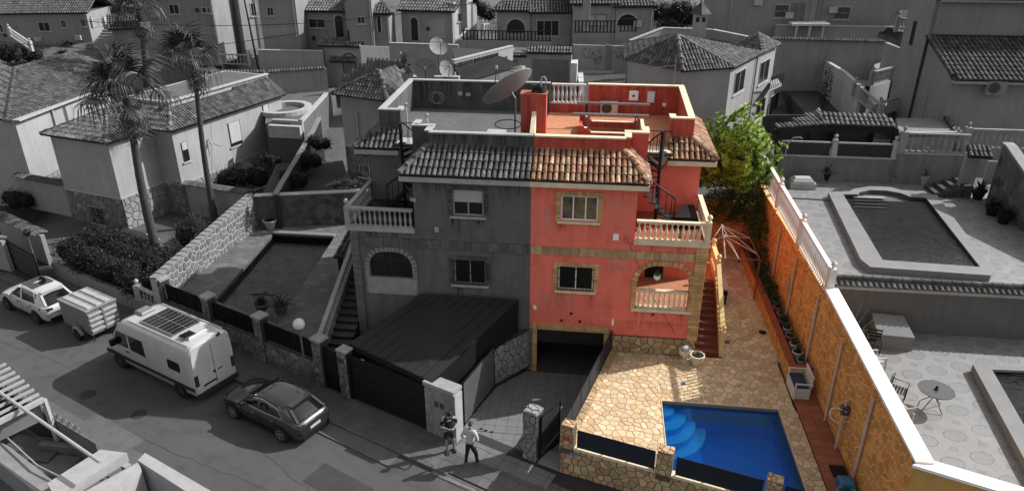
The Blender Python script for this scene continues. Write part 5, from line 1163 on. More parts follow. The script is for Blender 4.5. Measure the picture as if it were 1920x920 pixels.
# ------------------------------------------------------------------ things on the pool terrace and side yard
t_ = thing('storage_bench', 'white slatted storage bench with navy lid cushion by the orange wall', 'bench', (10.75, -2.0, tz), 0)
MB().box((10.38, -2.55, tz+.03), (11.0, -1.52, tz+.48)).build('box', WHITE_P, t_); MB().bbox((10.42, -2.5, tz+.482), (10.95, -1.55, tz+.55), .02).build('cushion', flat('cushion_navy', (.015, .03, .06), rough=.8), t_)
b = MB()
for k in range(5): b.box((11.01, -2.5+.2*k, tz+.5), (11.05, -2.38+.2*k, tz+.95))
b.box((11.0, -2.55, tz+.951), (11.06, -1.52, tz+1.02)); b.build('backrest', WHITE_P, t_)
for y in (-2.6, -1.5): MB().box((10.4, y-.025, tz+.03), (10.45, y+.025, tz+.72)).box((10.4, y-.03, tz+.721), (11.05, y+.03, tz+.76)).build('arm', WHITE_P, t_)
t_ = thing('plant_urn', 'small white pedestal urn with a round stone ball beside the red stairs', 'urn', (6.55, -.35, tz)); MB().lathe([(.2,0),(.2,.05),(.1,.08),(.1,.2),(.12,.26),(.25,.3),(.28,.52),(.26,.55),(.2,.5)], (0,0,0), 14).build('urn', CREAM, t_, world=False, smooth=True); MB().lathe([(.02,.42),(.14,.46),(.18,.56),(.14,.66),(.03,.7)], (0,0,0), 12).build('ball', mat('ball_grey', (.5, .48, .5)), t_, world=False, smooth=True)
pot(7.0, -.6, tz, .28, .48, CREAM, 'round cream pot with low green plant at the foot of the red stairs', 'bush', LEAF_C, seed=31, hh=.22, k=.5)
cols = [(.30,.14,.10),(.16,.26,.38),(.5,.45,.42),(.24,.32,.42),(.40,.22,.14),(.05,.09,.16),(.5,.5,.5),(.35,.13,.08),(.12,.1,.1)]
desc = ['blue-white pot nearest the bench in the planter row', 'slate blue pot second from the bench in the planter row', 'pale pot with green plant, third from the bench', 'blue-grey pot, fourth from the bench in the planter row', 'brown square pot in front of the second drain pipe', 'dark pot just beyond the second drain pipe', 'white-grey pot with grassy leaves in the planter row', 'terracotta pot with drooping leaves by the gazebo', 'zebra striped pot at the far end of the planter row']
for k in range(9):
    c = cols[(k*5+1) % 9]; y = -.95+.62*k
    pot(10.98, y, 1.5 if k else 1.5, .17+.03*(k % 2), .34, mat('pot_col_%d' % k, c, rough=.5, bump=0), desc[k], 'bush', mat('leaf_dark_green', (.035, .085, .02), (.02, .045, .01), sc=6, isl=.5, bump=0), seed=40+k, hh=.24+.09*(k % 3), k=.6)
# creeper along the planter further back
def leafmass(name, label, cat, pts, m_, n, size, seed=1, kind=None, stem=None, sq=1.0, group=None, lshape=.35):
    "leaf clumps: many small leaves scattered round clump centres"
    rnd = random.Random(seed); b = MB()
    for (c, r_) in pts:
        c = V(c); k = int(n*r_**1.6)
        for i in range(k):
            d = V((rnd.gauss(0, 1), rnd.gauss(0, 1), rnd.gauss(0, 1))).normalized(); rr = r_*(rnd.uniform(.35, 1.08)**.6); p = c+V((d.x*rr, d.y*rr, d.z*rr*sq))
            q = (d+V((rnd.uniform(-.8, .8), rnd.uniform(-.8, .8), rnd.uniform(-.5, .9)))).normalized(); s2 = q.cross(V((rnd.uniform(-1, 1), rnd.uniform(-1, 1), rnd.uniform(-1, 1))).normalized()); s2 = s2.normalized()*size*lshape*.5 if s2.length > .01 else V((size*.2, 0, 0)); l = size*rnd.uniform(.6, 1.3)
            b.add([p, p+q*l*.5+s2, p+q*l, p+q*l*.5-s2], [(0, 1, 2, 3)])
    return b
b = leafmass('', '', '', [((10.9+.1*math.sin(k), 4.5+.42*k, 1.62+.08*k+.15*math.sin(k*1.7)), .34) for k in range(15)], None, 700, .16, 4)
tag(b.build('creeper', mat('leaf_dark_green', (.035, .085, .02)), kind=None), 'dark green creeper running along the far end of the planter', 'climbing plant')
b = leafmass('', '', '', [((8.7+.34*k, 10.75-.1*(k % 2), 3.7+.35*math.sin(k*2.1)), .62) for k in range(8)]+[((10.9, 10.0-.5*k, 4.1-.3*k), .5) for k in range(4)]+[((9.2+.5*k, 10.9, 4.8), .7) for k in range(4)], None, 900, .17, 14)
tag(b.build('climber', mat('leaf_shade_green', (.05, .09, .015), (.022, .04, .008), sc=4, isl=.5, bump=0)), 'added dark green climber filling the dark area under the feathery tree, on the back yard wall', 'climbing plant')  # climber added to fill the dark area below the crown
# pool things
t_ = thing('garden_shower', 'outdoor shower tap with coiled hose on the orange wall beside the pool', 'shower', (11.1, -5.4, tz))
MB().tube([(11.2, -5.35, tz+.1), (11.2, -5.35, tz+2.1)], .05, 8).build('column', mat('pipe_beige', (.52,.40,.32)), t_); MB().bbox((11.08, -5.5, tz+1.6), (11.3, -5.25, tz+1.9), .02).build('tap', flat('tap_grey', .1, metal=.5), t_)
MB().tube([(11.05-.3*math.cos(a*.4), -5.4+.1*math.sin(a*.9), tz+1.55+.25*math.sin(a*.4)) for a in range(17)], .02, 5).build('hose', WHITE_P, t_)
t_ = thing('pool_cleaner', 'bright blue pool cleaner hose and basket on the red tiles beside the pool', 'pool equipment', (10.95, -7.6, tz))
BLUE2 = flat('cleaner_blue', (.03, .16, .30), rough=.4)
MB().bbox((10.75, -7.5, tz+.05), (11.2, -7.0, tz+.4), .06).build('basket', BLUE2, t_); MB().tube([(10.9+.35*math.cos(a*.5), -7.75+.3*math.sin(a*.5), tz+.12+.01*a) for a in range(24)], .035, 6).build('hose', flat('hose_blue', (.08, .30, .38)), t_, smooth=True)
MB().tube([(11.15, -7.4, tz+.3), (11.2, -8.2, tz+.1), (11.25, -8.9, tz+.1)], .03, 6).build('pole', flat('hose_blue', (.08, .30, .38)), t_)
tag(MB().bbox((10.75, -6.75, tz+.04), (11.25, -6.2, tz+.09), .01).build('black_tray', DARK), 'flat black tray lying on the red tiles above the blue cleaner', 'tray')
tag(MB().prism([(6.35+.12*math.cos(a*PI/4)*(1 if a % 2 else .35), -2.05+.1*math.sin(a*PI/4)*(1 if a % 2 else .35)) for a in range(8)], tz+.02, tz+.06).build('pool_toy', flat('toy_blue', (.02, .08, .4))), 'small blue pool toy lying on the paving near the shadow stripes', 'toy')
tag(MB().bbox((8.35, 1.2, tz+.01), (8.6, 1.35, tz+.05), .01).build('flip_flop', flat('navy_toy', (.02, .03, .08))), 'dark slipper lying on the brown side yard paving', 'slipper')
tag(MB().lathe([(.02,0),(.16,0),(.17,.03),(.02,.04)], (10.2, 2.3, tz+.004), 12).build('drain_cover', DARK), 'round black drain cover beside the planter foot', 'drain cover')
# pergola frame in the side yard
RUST = mat('rusty_brown', (.20, .075, .045), (.14, .05, .03), sc=6, bump=.1)
pg = thing('gazebo_frame', 'bare brown metal gazebo frame over the side yard, without its cover', 'gazebo', (9.3, 7.2, tz))
Q = [V((8.2, 5.2, 3.2)), V((10.35, 5.3, 3.2)), V((10.3, 9.5, 3.2)), V((8.25, 9.5, 3.2))]
for k in range(4):
    MB().tube([Q[k], Q[(k+1) % 4]], .035, 6).build('top_beam', RUST, pg); MB().tube([V((Q[k].x, Q[k].y, tz)), Q[k]], .04, 6).build('post', RUST, pg)
SILV = mat('gazebo_steel', (.45, .40, .36), (.34, .29, .25), rough=.4)
for (hx, hy, hz_) in ((8.95, 7.3, 3.5), (9.02, 8.6, 3.5)):
    c = V((hx, hy, hz_)); b = MB()
    for p in [Q[0].lerp(Q[1], .25), Q[1].lerp(Q[2], .15), Q[1].lerp(Q[2], .6), Q[0].lerp(Q[3], .4), Q[0].lerp(Q[1], .55)]: b.tube([c, p], .022, 5)
    b.lathe([(.05,-.04),(.08,0),(.05,.05)], c, 8); b.build('roof_rib', SILV, pg)
t_ = thing('game_table', 'dark legged table with pale pink top standing behind the stair wall', 'table', (8.75, 5.2, tz))
MB().bbox((8.35, 4.6, tz+.78), (9.0, 5.9, tz+.86), .01).build('tabletop', mat('table_pink', (.42, .33, .33)), t_); MB().box((8.4, 4.65, tz+.5), (8.95, 5.85, tz+.775)).build('table_case', DARK, t_)
for x in (8.42, 8.9):
    for y in (4.7, 5.8): MB().box((x-.04, y-.04, tz), (x+.04, y+.04, tz+.5)).build('leg', DARK, t_)
# tree behind the house corner
tr = thing('feathery_tree', 'bright yellow-green feathery tree behind the right corner of the red house', 'tree', (9.9, 11.9, 2.0))
MB().tube([(9.9, 11.9, 1), (9.8, 11.6, 3.5), (9.7, 11.3, 5.2)], .18, 8, .11).build('trunk', mat('bark', (.10, .07, .045)), tr)
b = MB(); rnd = random.Random(8)
for k in range(14):
    a = k*2.4; b.tube([(9.7, 11.3, 4.6+.05*k), (9.7+.7*math.cos(a), 11.3+.7*math.sin(a), 5.6+.1*k), (9.7+1.4*math.cos(a)*(1-.03*k), 11.3+1.3*math.sin(a), 6.0+.16*k)], .06, 5, .02)
b.build('limb', mat('bark', (.1,.07,.045)), tr)
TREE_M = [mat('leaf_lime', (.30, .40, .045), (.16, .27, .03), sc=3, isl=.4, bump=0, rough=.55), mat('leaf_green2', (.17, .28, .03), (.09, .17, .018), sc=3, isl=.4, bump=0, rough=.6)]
MB().lathe([(1.25*math.sin(R(a)), -1.25*math.cos(R(a))) for a in range(10, 171, 32)], (9.75, 11.3, 6.3), 8, None).build('dark_core', mat('core_green', (.03, .05, .008)), tr)  # solid dark body inside the crown; inner shade put into its colour
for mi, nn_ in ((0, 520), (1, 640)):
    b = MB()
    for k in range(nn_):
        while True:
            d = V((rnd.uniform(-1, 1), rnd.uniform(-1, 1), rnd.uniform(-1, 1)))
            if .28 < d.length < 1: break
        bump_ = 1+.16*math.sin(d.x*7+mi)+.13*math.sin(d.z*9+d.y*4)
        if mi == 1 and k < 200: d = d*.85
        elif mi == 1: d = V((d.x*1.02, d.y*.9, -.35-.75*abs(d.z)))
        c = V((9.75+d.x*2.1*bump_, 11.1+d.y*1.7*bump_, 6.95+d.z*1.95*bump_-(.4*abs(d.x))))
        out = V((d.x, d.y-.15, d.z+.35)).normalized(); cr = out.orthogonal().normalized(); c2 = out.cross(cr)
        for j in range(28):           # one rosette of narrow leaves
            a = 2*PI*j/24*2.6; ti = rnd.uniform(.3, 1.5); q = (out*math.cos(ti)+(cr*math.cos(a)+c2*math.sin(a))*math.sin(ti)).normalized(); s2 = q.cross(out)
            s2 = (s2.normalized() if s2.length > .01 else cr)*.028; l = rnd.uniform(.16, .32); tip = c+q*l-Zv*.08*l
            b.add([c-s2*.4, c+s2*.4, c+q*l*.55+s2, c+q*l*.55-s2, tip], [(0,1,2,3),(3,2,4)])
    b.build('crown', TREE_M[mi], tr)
# ================================================================== neighbourhood behind and to the left
def upz(g, px, py):
    d = ray(px, py); t = math.hypot(g.x-CAM_C.x, g.y-CAM_C.y)/math.hypot(d.x, d.y); return CAM_C.z+d.z*t
def xy(v): return (v.x, v.y)
def hwin(parent, O, U, u, z, w_, h_, **k):
    U = V((U.x, U.y, 0)).normalized(); return window(parent, O+U*u+Zv*z, U, w_, h_, **k)
def face_px(parent, a, c, px0, py0, px1, py1, **k):
    "window on the vertical wall through ground points a-c, from two picture corners (top left, bottom right)"
    N = (c-a).normalized(); N = V((N.y, -N.x, 0)); U = V((-N.y, N.x, 0))
    def hit(px, py): d = ray(px, py); t = (a-CAM_C).dot(N)/d.dot(N); return CAM_C+d*t
    p, q = hit(px0, py0), hit(px1, py1); w_ = (q-p).dot(U); h_ = p.z-q.z
    O = p-Zv*h_+N*.004
    return window(parent, O, U, max(w_, .25), max(h_, .25), **k)
def band(b, a, c, z0, z1, th=.08, off=.03):
    e = (c-a).normalized(); n = V((e.y, -e.x, 0)); P = [a+n*off, c+n*off, c-n*th, a-n*th]; b.prism([(p.x, p.y) for p in P], z0, z1)
def wall_thing(name, label, pts, z0, z1, m_, cap=WHITE_G, t=.22, cat='wall', tiled=False):
    "free-standing wall along ground points; z1 number or list"
    t_ = thing(name, label, cat, (pts[0].x, pts[0].y, z0)); zz = z1 if isinstance(z1, (list, tuple)) else [z1]*len(pts)
    for i, (a, c) in enumerate(zip(pts, pts[1:])):
        a = V((a.x, a.y, 0)); c = V((c.x, c.y, 0)); e = (c-a).normalized(); n = V((-e.y, e.x, 0))*t; a = a+e*(.003*i)
        P = [a, c, c+n, a+n]; MB().prism([xy(p) for p in P], z0, [zz[i], zz[i+1], zz[i+1], zz[i]]).build('wall_panel', m_, t_)
        if cap and not tiled:
            P = [a-n*.2, c-n*.2, c+n*1.2, a+n*1.2]; ar = sum(P[k].x*P[(k+1)%4].y-P[(k+1)%4].x*P[k].y for k in range(4)); za = [zz[i]+.003, zz[i+1]+.003, zz[i+1]+.003, zz[i]+.003]
            if ar < 0: pass
            MB().add([(p.x, p.y, z) for p, z in zip(P, za)]+[(p.x, p.y, z+.08) for p, z in zip(P, za)], [(3,2,1,0),(4,5,6,7),(0,1,5,4),(1,2,6,5),(2,3,7,6),(3,0,4,7)]).build('coping', cap, t_)
        if tiled:
            L_ = (c-a).length; k = int(L_/.24); b = MB(); tm0 = tile_mb(.4, .21, 4); yy = n.normalized()
            for j in range(k):
                for s2 in (1, -1):
                    o = a+e*((j+.5)*.24)+yy*(t/2)-yy*s2*.34+Zv*(zz[i]+(zz[i+1]-zz[i])*j/max(1, k)+.0); ux = e*s2; wy = (yy*s2+Zv*.45).normalized(); nz = ux.cross(wy)
                    b.add(tm0.v, tm0.f, Matrix(((ux.x, wy.x, nz.x, o.x), (ux.y, wy.y, nz.y, o.y), (ux.z, wy.z, nz.z, o.z), (0,0,0,1))))
            b.build('coping_tiles', TILE_D, t_, kind='stuff')
    return t_
def shell(t, P, z0, z1, m_, name='wall'):
    "walls of a building, one object a side"
    n = len(P); ar = sum(P[i].x*P[(i+1)%n].y-P[(i+1)%n].x*P[i].y for i in range(n))
    if ar < 0: P = P[::-1]
    cx = sum(p.x for p in P)/n; cy = sum(p.y for p in P)/n
    for i in range(n):
        a = V((P[i].x, P[i].y, 0)); c = V((P[(i+1)%n].x, P[(i+1)%n].y, 0)); e = (c-a).normalized(); nn = V((-e.y, e.x, 0))*.2
        a2 = a+e*.002; Q = [a2, c-e*.002, c+nn-e*.2, a2+nn+e*.2]; MB().prism([xy(p) for p in Q], z0, z1).build(name, m_, t)
    MB().prism([xy(V((cx, cy, 0)).lerp(V((p.x, p.y, 0)), .97)) for p in P], z1-.2, z1-.02).build('ceiling', CONC, t)
STB = mat('stone_base', .10, .07, sc=4, isl=.3, bump=.3)
# ---------------- left house by the palms
LH = thing('corner_house', 'pale two-storey corner house with stone base and tiled hip roofs behind the two palms', 'house', (-27, 14, 0))
ze_ = 5.75
c1 = sp(-16.75, 5.0); e = (SU*.988+SV*.156).normalized(); v_ = V((-e.y, e.x, 0))
c2 = c1+e*4.9; c3 = c3b = c2+v_*3.4; c4 = c3b+e*1.5; c5 = c4+v_*10.6; c6 = c1+v_*16
P = [c1, c2, c3b, c4, c5, c5-e*9]
shell(LH, [c1, c2, c3b, c4, c5, c5-e*((c5-c1).dot(e))], 2.1, ze_, WALL_L)
LP_ = [c1, c2, c3b, c4, c5]
b = MB()
for a, c in zip(LP_, LP_[1:]):
    ee = (c-a).normalized(); nn = V((ee.y, -ee.x, 0)); a = V((a.x, a.y, 0)); c = V((c.x, c.y, 0))
    Q = [a, c, c-nn*.3+ee*0, a-nn*.3]; cr = MB().prism([xy(p) for p in Q], -.2, 2.09).build('base_wall', GROUT_P if False else mat('grout_mid', .12), LH)
    stones([rect(.02, 0, (c-a).length-.02, 2.08)], a+nn*.005, ee, Zv, .45, LH, STONE_G if nn.x < .5 else mat('stone_lit', .21), gap=.06, h=.03, nmax=40, seed=int(abs(a.x)*10))  # sun-facing sides take the paler stone: sunlight put into the colour
    band(b, a, c, 2.1, 2.2)
b.build('base_cornice', WHITE_G, LH)
face_px(LH, c1, c2, 166, 385, 200, 422, surround=None, grille=DARK, fm=WHITE_G)
face_px(LH, c4, c5, 426, 232, 455, 268, shutter=.85, fm=DKG); face_px(LH, c4, c5, 338, 268, 356, 300, shutter=.4, fm=DKG); face_px(LH, c4, c5, 491, 198, 508, 234, shutter=.45, fm=DKG); face_px(LH, c4, c5, 490, 288, 505, 306, fm=WHITE_G, sill=False)
face_px(LH, c3b, c4, 300, 350, 322, 404, fm=WHITE_G, sill=False, name='front_door', glass=mat('door_pale', .25))
b = MB().beam(c4.lerp(c5, .27)+Zv*4.5+V((.1,-.05,0)), c4.lerp(c5, .27)+Zv*4.1+V((.25,-.1,0)), .08, .08); b.beam(c4.lerp(c5, .27)+Zv*4.2+V((.1,-.05,0)), c4.lerp(c5, .3)+Zv*3.9+V((.6,-.1,0)), .05, .05); b.build('wall_bracket', WHITE_G, LH)
# roofs: eaves a little outside the walls
def E(p, o1, o2): return V((p.x, p.y, 0))+e*o1-v_*o2+Zv*(ze_+.05)
zr = 7.0
A1 = E(c1, -.35, .35); A2 = E(c2, .35, .35); A3 = E(c3b, .35, .35); A4 = E(c4, .35, .35); A5 = E(c5, .35, -.3)
hp1 = V((c1.x, c1.y, 0)).lerp(V((c2.x, c2.y, 0)), .5)+v_*2.4+Zv*zr
hp1b = hp1+v_*3.5
tiles([A1, A2, hp1], TILE_G, LH); tiles([A2, A3, hp1+v_*2.6+e*.0, hp1], TILE_G, LH); tiles([A1+v_*9, A1, hp1, hp1b], TILE_G, LH)
t4 = A4-e*1.35+v_*1.5; t4.z = ze_+1.1; t3 = hp1+v_*2.6; t5 = A5-e*1.5; t5.z = ze_+1.1
tiles([A3, A4, t4, t3], TILE_G, LH); tiles([A4, A5, t5, t4], TILE_G, LH)
ridge([A2, hp1], TILE_G, LH); ridge([A1, hp1], TILE_G, LH); ridge([A4, t4], TILE_G, LH); ridge([A3, t3], TILE_D, LH, r=.08); ridge([hp1, t3], TILE_G, LH)
Q = [V((p.x, p.y, 0)) for p in (t4, t5, t5-e*4.2, t4-e*4.2)]
shell(LH, [Q[0]+v_*.1-e*.1, Q[1]-e*.1, Q[2], Q[3]+v_*.1], ze_-.5, ze_+1.4, WALL_L, 'roof_parapet')
MB().prism([xy(p) for p in Q], ze_+.9, ze_+1.0).build('roof_terrace', CONC, LH)
b = MB(); band(b, Q[0], Q[1], ze_+1.41, ze_+1.49, .3, .05); b.build('parapet_cap', WHITE_G, LH)
# garden walls, drive of that house
struct(MB().prism([xy(sp(-13.5, -.2)), xy(sp(-.35, -.2)), xy(sp(-.35, 11.5)), xy(sp(-17, 12)), xy(sp(-17, -.2))], -.5, .06).build('forecourt', mat('forecourt', .075, .055, sc=.8, bump=.2)))
wall_thing('garden_wall', 'low pale street wall under the big dark hedge', [sp(-9.4, -.15), sp(-1.0, -.15), sp(-.3, -.15)], 0, [.9, .9, .75], WALL_M, cap=None)
o = balustrade(sp(-1.6, -.05, .88), sp(-.25, -.05, .78), .7, WHITE_G, None, gap=.25, posts=(0,), post_w=.3); tag(o, 'short piece of low balustrade between the hedge and the fence pillar', 'balustrade')
wall_thing('garden_wall', 'tiled-top wall right of the corner house door behind the round bush', [gz(338, 395, .1), gz(478, 412, .6)], 0, [2.1, 2.3], WALL_M, tiled=True)
wall_thing('garden_wall', 'tiled-top pale wall left of the corner house', [gz(45, 385, .1), c1+V((-.3, .4, 0))], 0, [2.2, 2.2], WALL_M, tiled=True)
wall_thing('garden_wall', 'tiled-top wall left of the black slatted gate', [gz(-60, 490, .1), gz(22, 512, 0)], 0, [1.9, 1.9], WALL_M, tiled=True)
g0, g1 = gz(30, 505, .05), gz(80, 535, .05)
gate_leaf('gate', 'dark slatted driveway gate behind the dark-globe street lamp', (g0.x, g0.y, .1), (g1.x, g1.y, .1), .0, 1.8, DKG, DARK, 7)
wall_thing('garden_wall', 'tiled-top wall piece above the slatted gate', [gz(0, 430, 1.0), gz(84, 470, 1.0)], .0, [1.9, 1.9], WALL_M, tiled=True)
# ---------------- far left house with large roof
BH = thing('large_roof_house', 'wide tiled-roof house at the left edge behind the corner house', 'house', (-36, 22, 0))
zb = 6.0
q0, q1, q2, q3 = gz(12, 228, zb), gz(207, 160, zb), gz(132, 100, zb+1.6), gz(28, 128, zb+1.6)
tiles([q0, q1, q2, q3], TILE_G, BH, w_=.26, L_=.45, seg=4); tiles([gz(-60, 190, zb), q0, q3, gz(-60, 110, zb+1.4)], TILE_G, BH, w_=.26, L_=.45, seg=4)
q2b = q1+(q2-q3)*.0+V((-2.5, 6.5, 0)); tiles([q1, q2b, q2], TILE_G, BH, w_=.26, L_=.45, seg=4)
ridge([q3, q2], TILE_D, BH); ridge([q0, q3], TILE_D, BH, r=.16); ridge([q1, q2], TILE_D, BH)
w0, w1 = V((q0.x+.2, q0.y+.4, 0)), V((q1.x-.3, q1.y, 0)); ew = (w1-w0).normalized(); nw = V((-ew.y, ew.x, 0))
shell(BH, [w0, w1, w1+nw*7, w0+nw*7], 0, zb-.1, WALL_L); MB().beam(w0+Zv*(zb-.05), w1+Zv*(zb-.05), .7, .1).build('eave', WHITE_G, BH)
face_px(BH, w0, w1, 116, 200, 129, 228, fm=WALL_M, sill=False); face_px(BH, w0, w1, 94, 212, 101, 224, fm=WHITE_G, sill=False)
MB().tube([w0+ew*3.6-nw*.1+Zv*5.8, w0+ew*3.6-nw*.1+Zv*.2], .08, 6).build('drain_pipe', WHITE_G, BH)
ww = V((w0.x, w0.y, 0)); MB().prism([xy(p) for p in (w0-nw*.06+ew*.2, w0-nw*.06+ew*5.5, w0-nw*.0+ew*5.5, w0-nw*.0+ew*.2)], 0, 1.7).build('base_wall', mat('grout_mid', .12), BH)
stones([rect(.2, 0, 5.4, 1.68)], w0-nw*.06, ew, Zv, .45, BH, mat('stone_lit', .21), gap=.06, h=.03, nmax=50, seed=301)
ac_unit(w0.x+ew.x*4.3-nw.x*.3, w0.y+ew.y*4.3-nw.y*.3, 3.0, SA+.9, 'air conditioner unit high on the pale wall of the far left house', WHITE_G)
# ---------------- house between (adjacent, hip roof) behind the grey half
AH = thing('annex_house', 'grey house with small tiled hip roof close behind the left balcony', 'house', (-9, 15, 3))
za = 8.35
a0, a1, a2 = gz(621, 176, za), gz(726, 190, za), gz(790, 152, za)
ap = gz(712, 133, za+1.35); a3 = a0+(a2-a1)*1.0
tiles([a0, a1, ap], TILE_G, AH); tiles([a1, a2, ap+(a2-a1)*.3, ap], TILE_G, AH); tiles([a3, a0, ap], TILE_G, AH); ridge([a1, ap], TILE_G, AH); ridge([a0, ap], TILE_D, AH)
ce = (a1-a0).normalized(); cn_ = V((-ce.y, ce.x, 0)); b0 = V((a0.x, a0.y, 0))+ce*.35+cn_*.35; b1_ = V((a1.x, a1.y, 0))-ce*.35+cn_*.35
shell(AH, [b0, b1_, b1_+cn_*7, b0+cn_*7], 1.5, za-.05, WALL_M)
b = MB(); band(b, b0, b1_, 5.15, 5.27); b.build('cornice', WHITE_G, AH)
stones([rect(.05, 1.6, (b1_-b0).length-.05, 5.1)], b0+V((ce.y, -ce.x, 0))*.01, ce, Zv, .5, AH, STONE_D, gap=.05, h=.03, nmax=60, seed=311)
face_px(AH, b0, b1_, 672, 296, 695, 334, fm=WHITE_G, glass=WALL_L); MB().tube([b0+ce*1.2-cn_*.06+Zv*5.4, b0+ce*1.2-cn_*.06+Zv*7.4], .05, 6).build('drain_pipe', WHITE_G, AH)
MB().bbox((b0.x+ce.x*.55-.12, b0.y-.15, 6.6), (b0.x+ce.x*.55+.12, b0.y-.02+.1, 7.0), .02).build('lantern', DARK, AH)
# its yard: sloping garden bed, terrace wall, stone retaining pieces
wall_thing('garden_wall', 'dark sloping wall running up between the planting beds', [gz(520, 372, 3.1), gz(592, 262, 4.0), gz(603, 238, 4.4)], 1, [3.3, 4.6, 5.0], DKG, cap=WALL_G)
struct(MB().prism([xy(gz(490, 368, 2.6)), xy(gz(660, 360, 2.6)), xy(gz(640, 275, 3.6)), xy(gz(515, 280, 3.6))], 1, 2.6).build('planting_bed', mat('bed_soil', .05, .03, sc=2, bump=.5)))
# raised round pool with parapet
rp_ = thing('raised_pool', 'round raised pool with pale rim on a terrace behind the corner house', 'pool', (-14, 26, 4))
zc = 4.9; c = gz(535, 203, zc); rr = (gz(572, 203, zc)-c).length
MB().lathe([(rr*1.28, -.2), (rr*1.28, .12), (rr*.95, .12), (rr*.93, -.3)], (c.x, c.y, zc), 28, sy=1.1).build('rim', WHITE_G, rp_, smooth=False)
MB().lathe([(.01, -.35), (rr*.94, -.34)], (c.x, c.y, zc), 24, sy=1.1).build('water', mat('pool_dim', .055, rough=.1, bump=0), rp_)
wall_thing('terrace_parapet', 'pale terrace parapet with baluster strip in front of the round pool', [gz(512, 243, 4.2), gz(568, 246, 4.2), gz(618, 188, 4.2)], 4.1, [4.85, 4.85, 4.85], WHITE_G, cat='parapet')
b = MB(); a, c = gz(512, 246, 4.2), gz(566, 249, 4.2)
for i in range(11): p = a.lerp(c, i/10); b.box((p.x-.1, p.y-.5, 3.9), (p.x+.1, p.y-.1, 4.75))
tag(b.build('terrace_fins', WHITE_G), 'row of pale fins under the terrace parapet', 'screen'); struct(MB().prism([xy(gz(500, 250, 4.0)), xy(gz(570, 250, 4.0)), xy(gz(630, 180, 4.0)), xy(gz(500, 180, 4.7))], 1, 4.72).build('pool_terrace_back', CONC))
# ---------------- long walls behind
def lw2(name, label, pl, zb_, tops, m_, **k):
    pts = [gz(px, py, z) for (px, py), z in zip(pl, zb_)]; zt_ = [upz(p, *t) for p, t in zip(pts, tops)]
    return wall_thing(name, label, pts, min(zb_)-2, zt_, m_, **k)
lw2('long_wall', 'long plain grey wall behind the round pool with ragged tiled top', [(395, 200), (510, 192), (618, 186)], [4, 4, 4], [(395, 135), (510, 136), (625, 128)], WALL_M, tiled=True)
lw2('yard_wall', 'pale yard wall with white top in front of the arched-door house', [(489, 132), (608, 131)], [6.2, 6.2], [(487, 95), (607, 97)], WALL_M)
lw2('yard_wall', 'yard wall right of the tiled gateway, below the shuttered house', [(680, 140), (735, 133)], [6.2, 6.2], [(680, 86), (735, 88)], WALL_M, cap=None)
lw2('yard_wall', 'low wall with white top below the shuttered house', [(732, 118), (860, 120)], [7.0, 7.0], [(732, 82), (865, 86)], WALL_M)
lw2('yard_wall', 'wall below the dark railing in front of the two tiled-porch houses', [(862, 98), (1034, 98)], [7.4, 7.4], [(866, 74), (1034, 77)], WALL_M, cap=None)
def brail(label, pl, z, h_, n=None, m_=DARK, gap=.28):
    a, c = gz(*pl[0], z), gz(*pl[1], z); c.z = a.z; d = c-a; b = MB(); b.beam(a+Zv*h_, c+Zv*h_, .08, .08).beam(a+Zv*.05, c+Zv*.05, .08, .06)
    t_ = b.build('railing', m_); tag(t_, label, 'railing'); k = int(d.length/gap); me = MB().box((-.05, -.04, .08), (.05, .04, h_)).mesh('rail_bar', m_)
    for i in range(k): inst('rail_bar', me, Matrix.Translation(a.lerp(c, (i+.5)/k)), t_)
    return t_
brail('dark bar railing on the long wall in front of the houses with small gables', [(866, 75), (1034, 78)], 8.9, .75)
brail('dark bar railing on the raised wall below the framed shutter, right of the long one', [(1075, 62), (1155, 62)], 9.6, .9); brail('dark bar railing piece under the arched niche', [(1160, 60), (1195, 60)], 9.6, .95)
# tiled gateway
tg = thing('tiled_gateway', 'pale gateway with two rows of roof tiles and a wrought iron door', 'gateway', gz(645, 130, 6.2))
g0 = gz(612, 130, 6.0); g1 = gz(676, 132, 6.0); eg = (g1-g0).normalized(); ng = V((-eg.y, eg.x, 0)); h0 = upz(g0, 612, 84)
shell(tg, [V((p.x, p.y, 0)) for p in (g0, g1, g1+ng*1.2, g0+ng*1.2)], 4.5, h0, WHITE_G if False else WALL_L)
def strip(t, a, c, z, d_=.5, rise=.3): tiles([V((a.x, a.y, z)), V((c.x, c.y, z)), V((c.x, c.y, z+rise))+ng*d_, V((a.x, a.y, z+rise))+ng*d_], TILE_G, t, w_=.24, seg=4)
strip(tg, g0-eg*.4-ng*.4, g1+eg*.4-ng*.4, h0-.02, 1.0, .5); strip(tg, g0+eg*.5-ng*.35, g1-eg*.3-ng*.35, h0-1.3, .5, .35)
b = MB(); p = g0+eg*1.6-ng*.05
b.tube([p+Zv*(-.3)]+[p+eg*(.55-.55*math.cos(R(18*k)))+Zv*(.9+.5*math.sin(R(18*k))) for k in range(11)]+[p+eg*1.1-Zv*.3], .04, 5)
for k in range(5): b.tube([p+eg*(.18+.18*k)-Zv*.3, p+eg*(.18+.18*k)+Zv*1.2], .02, 4)
b.build('iron_door', DARK, tg)
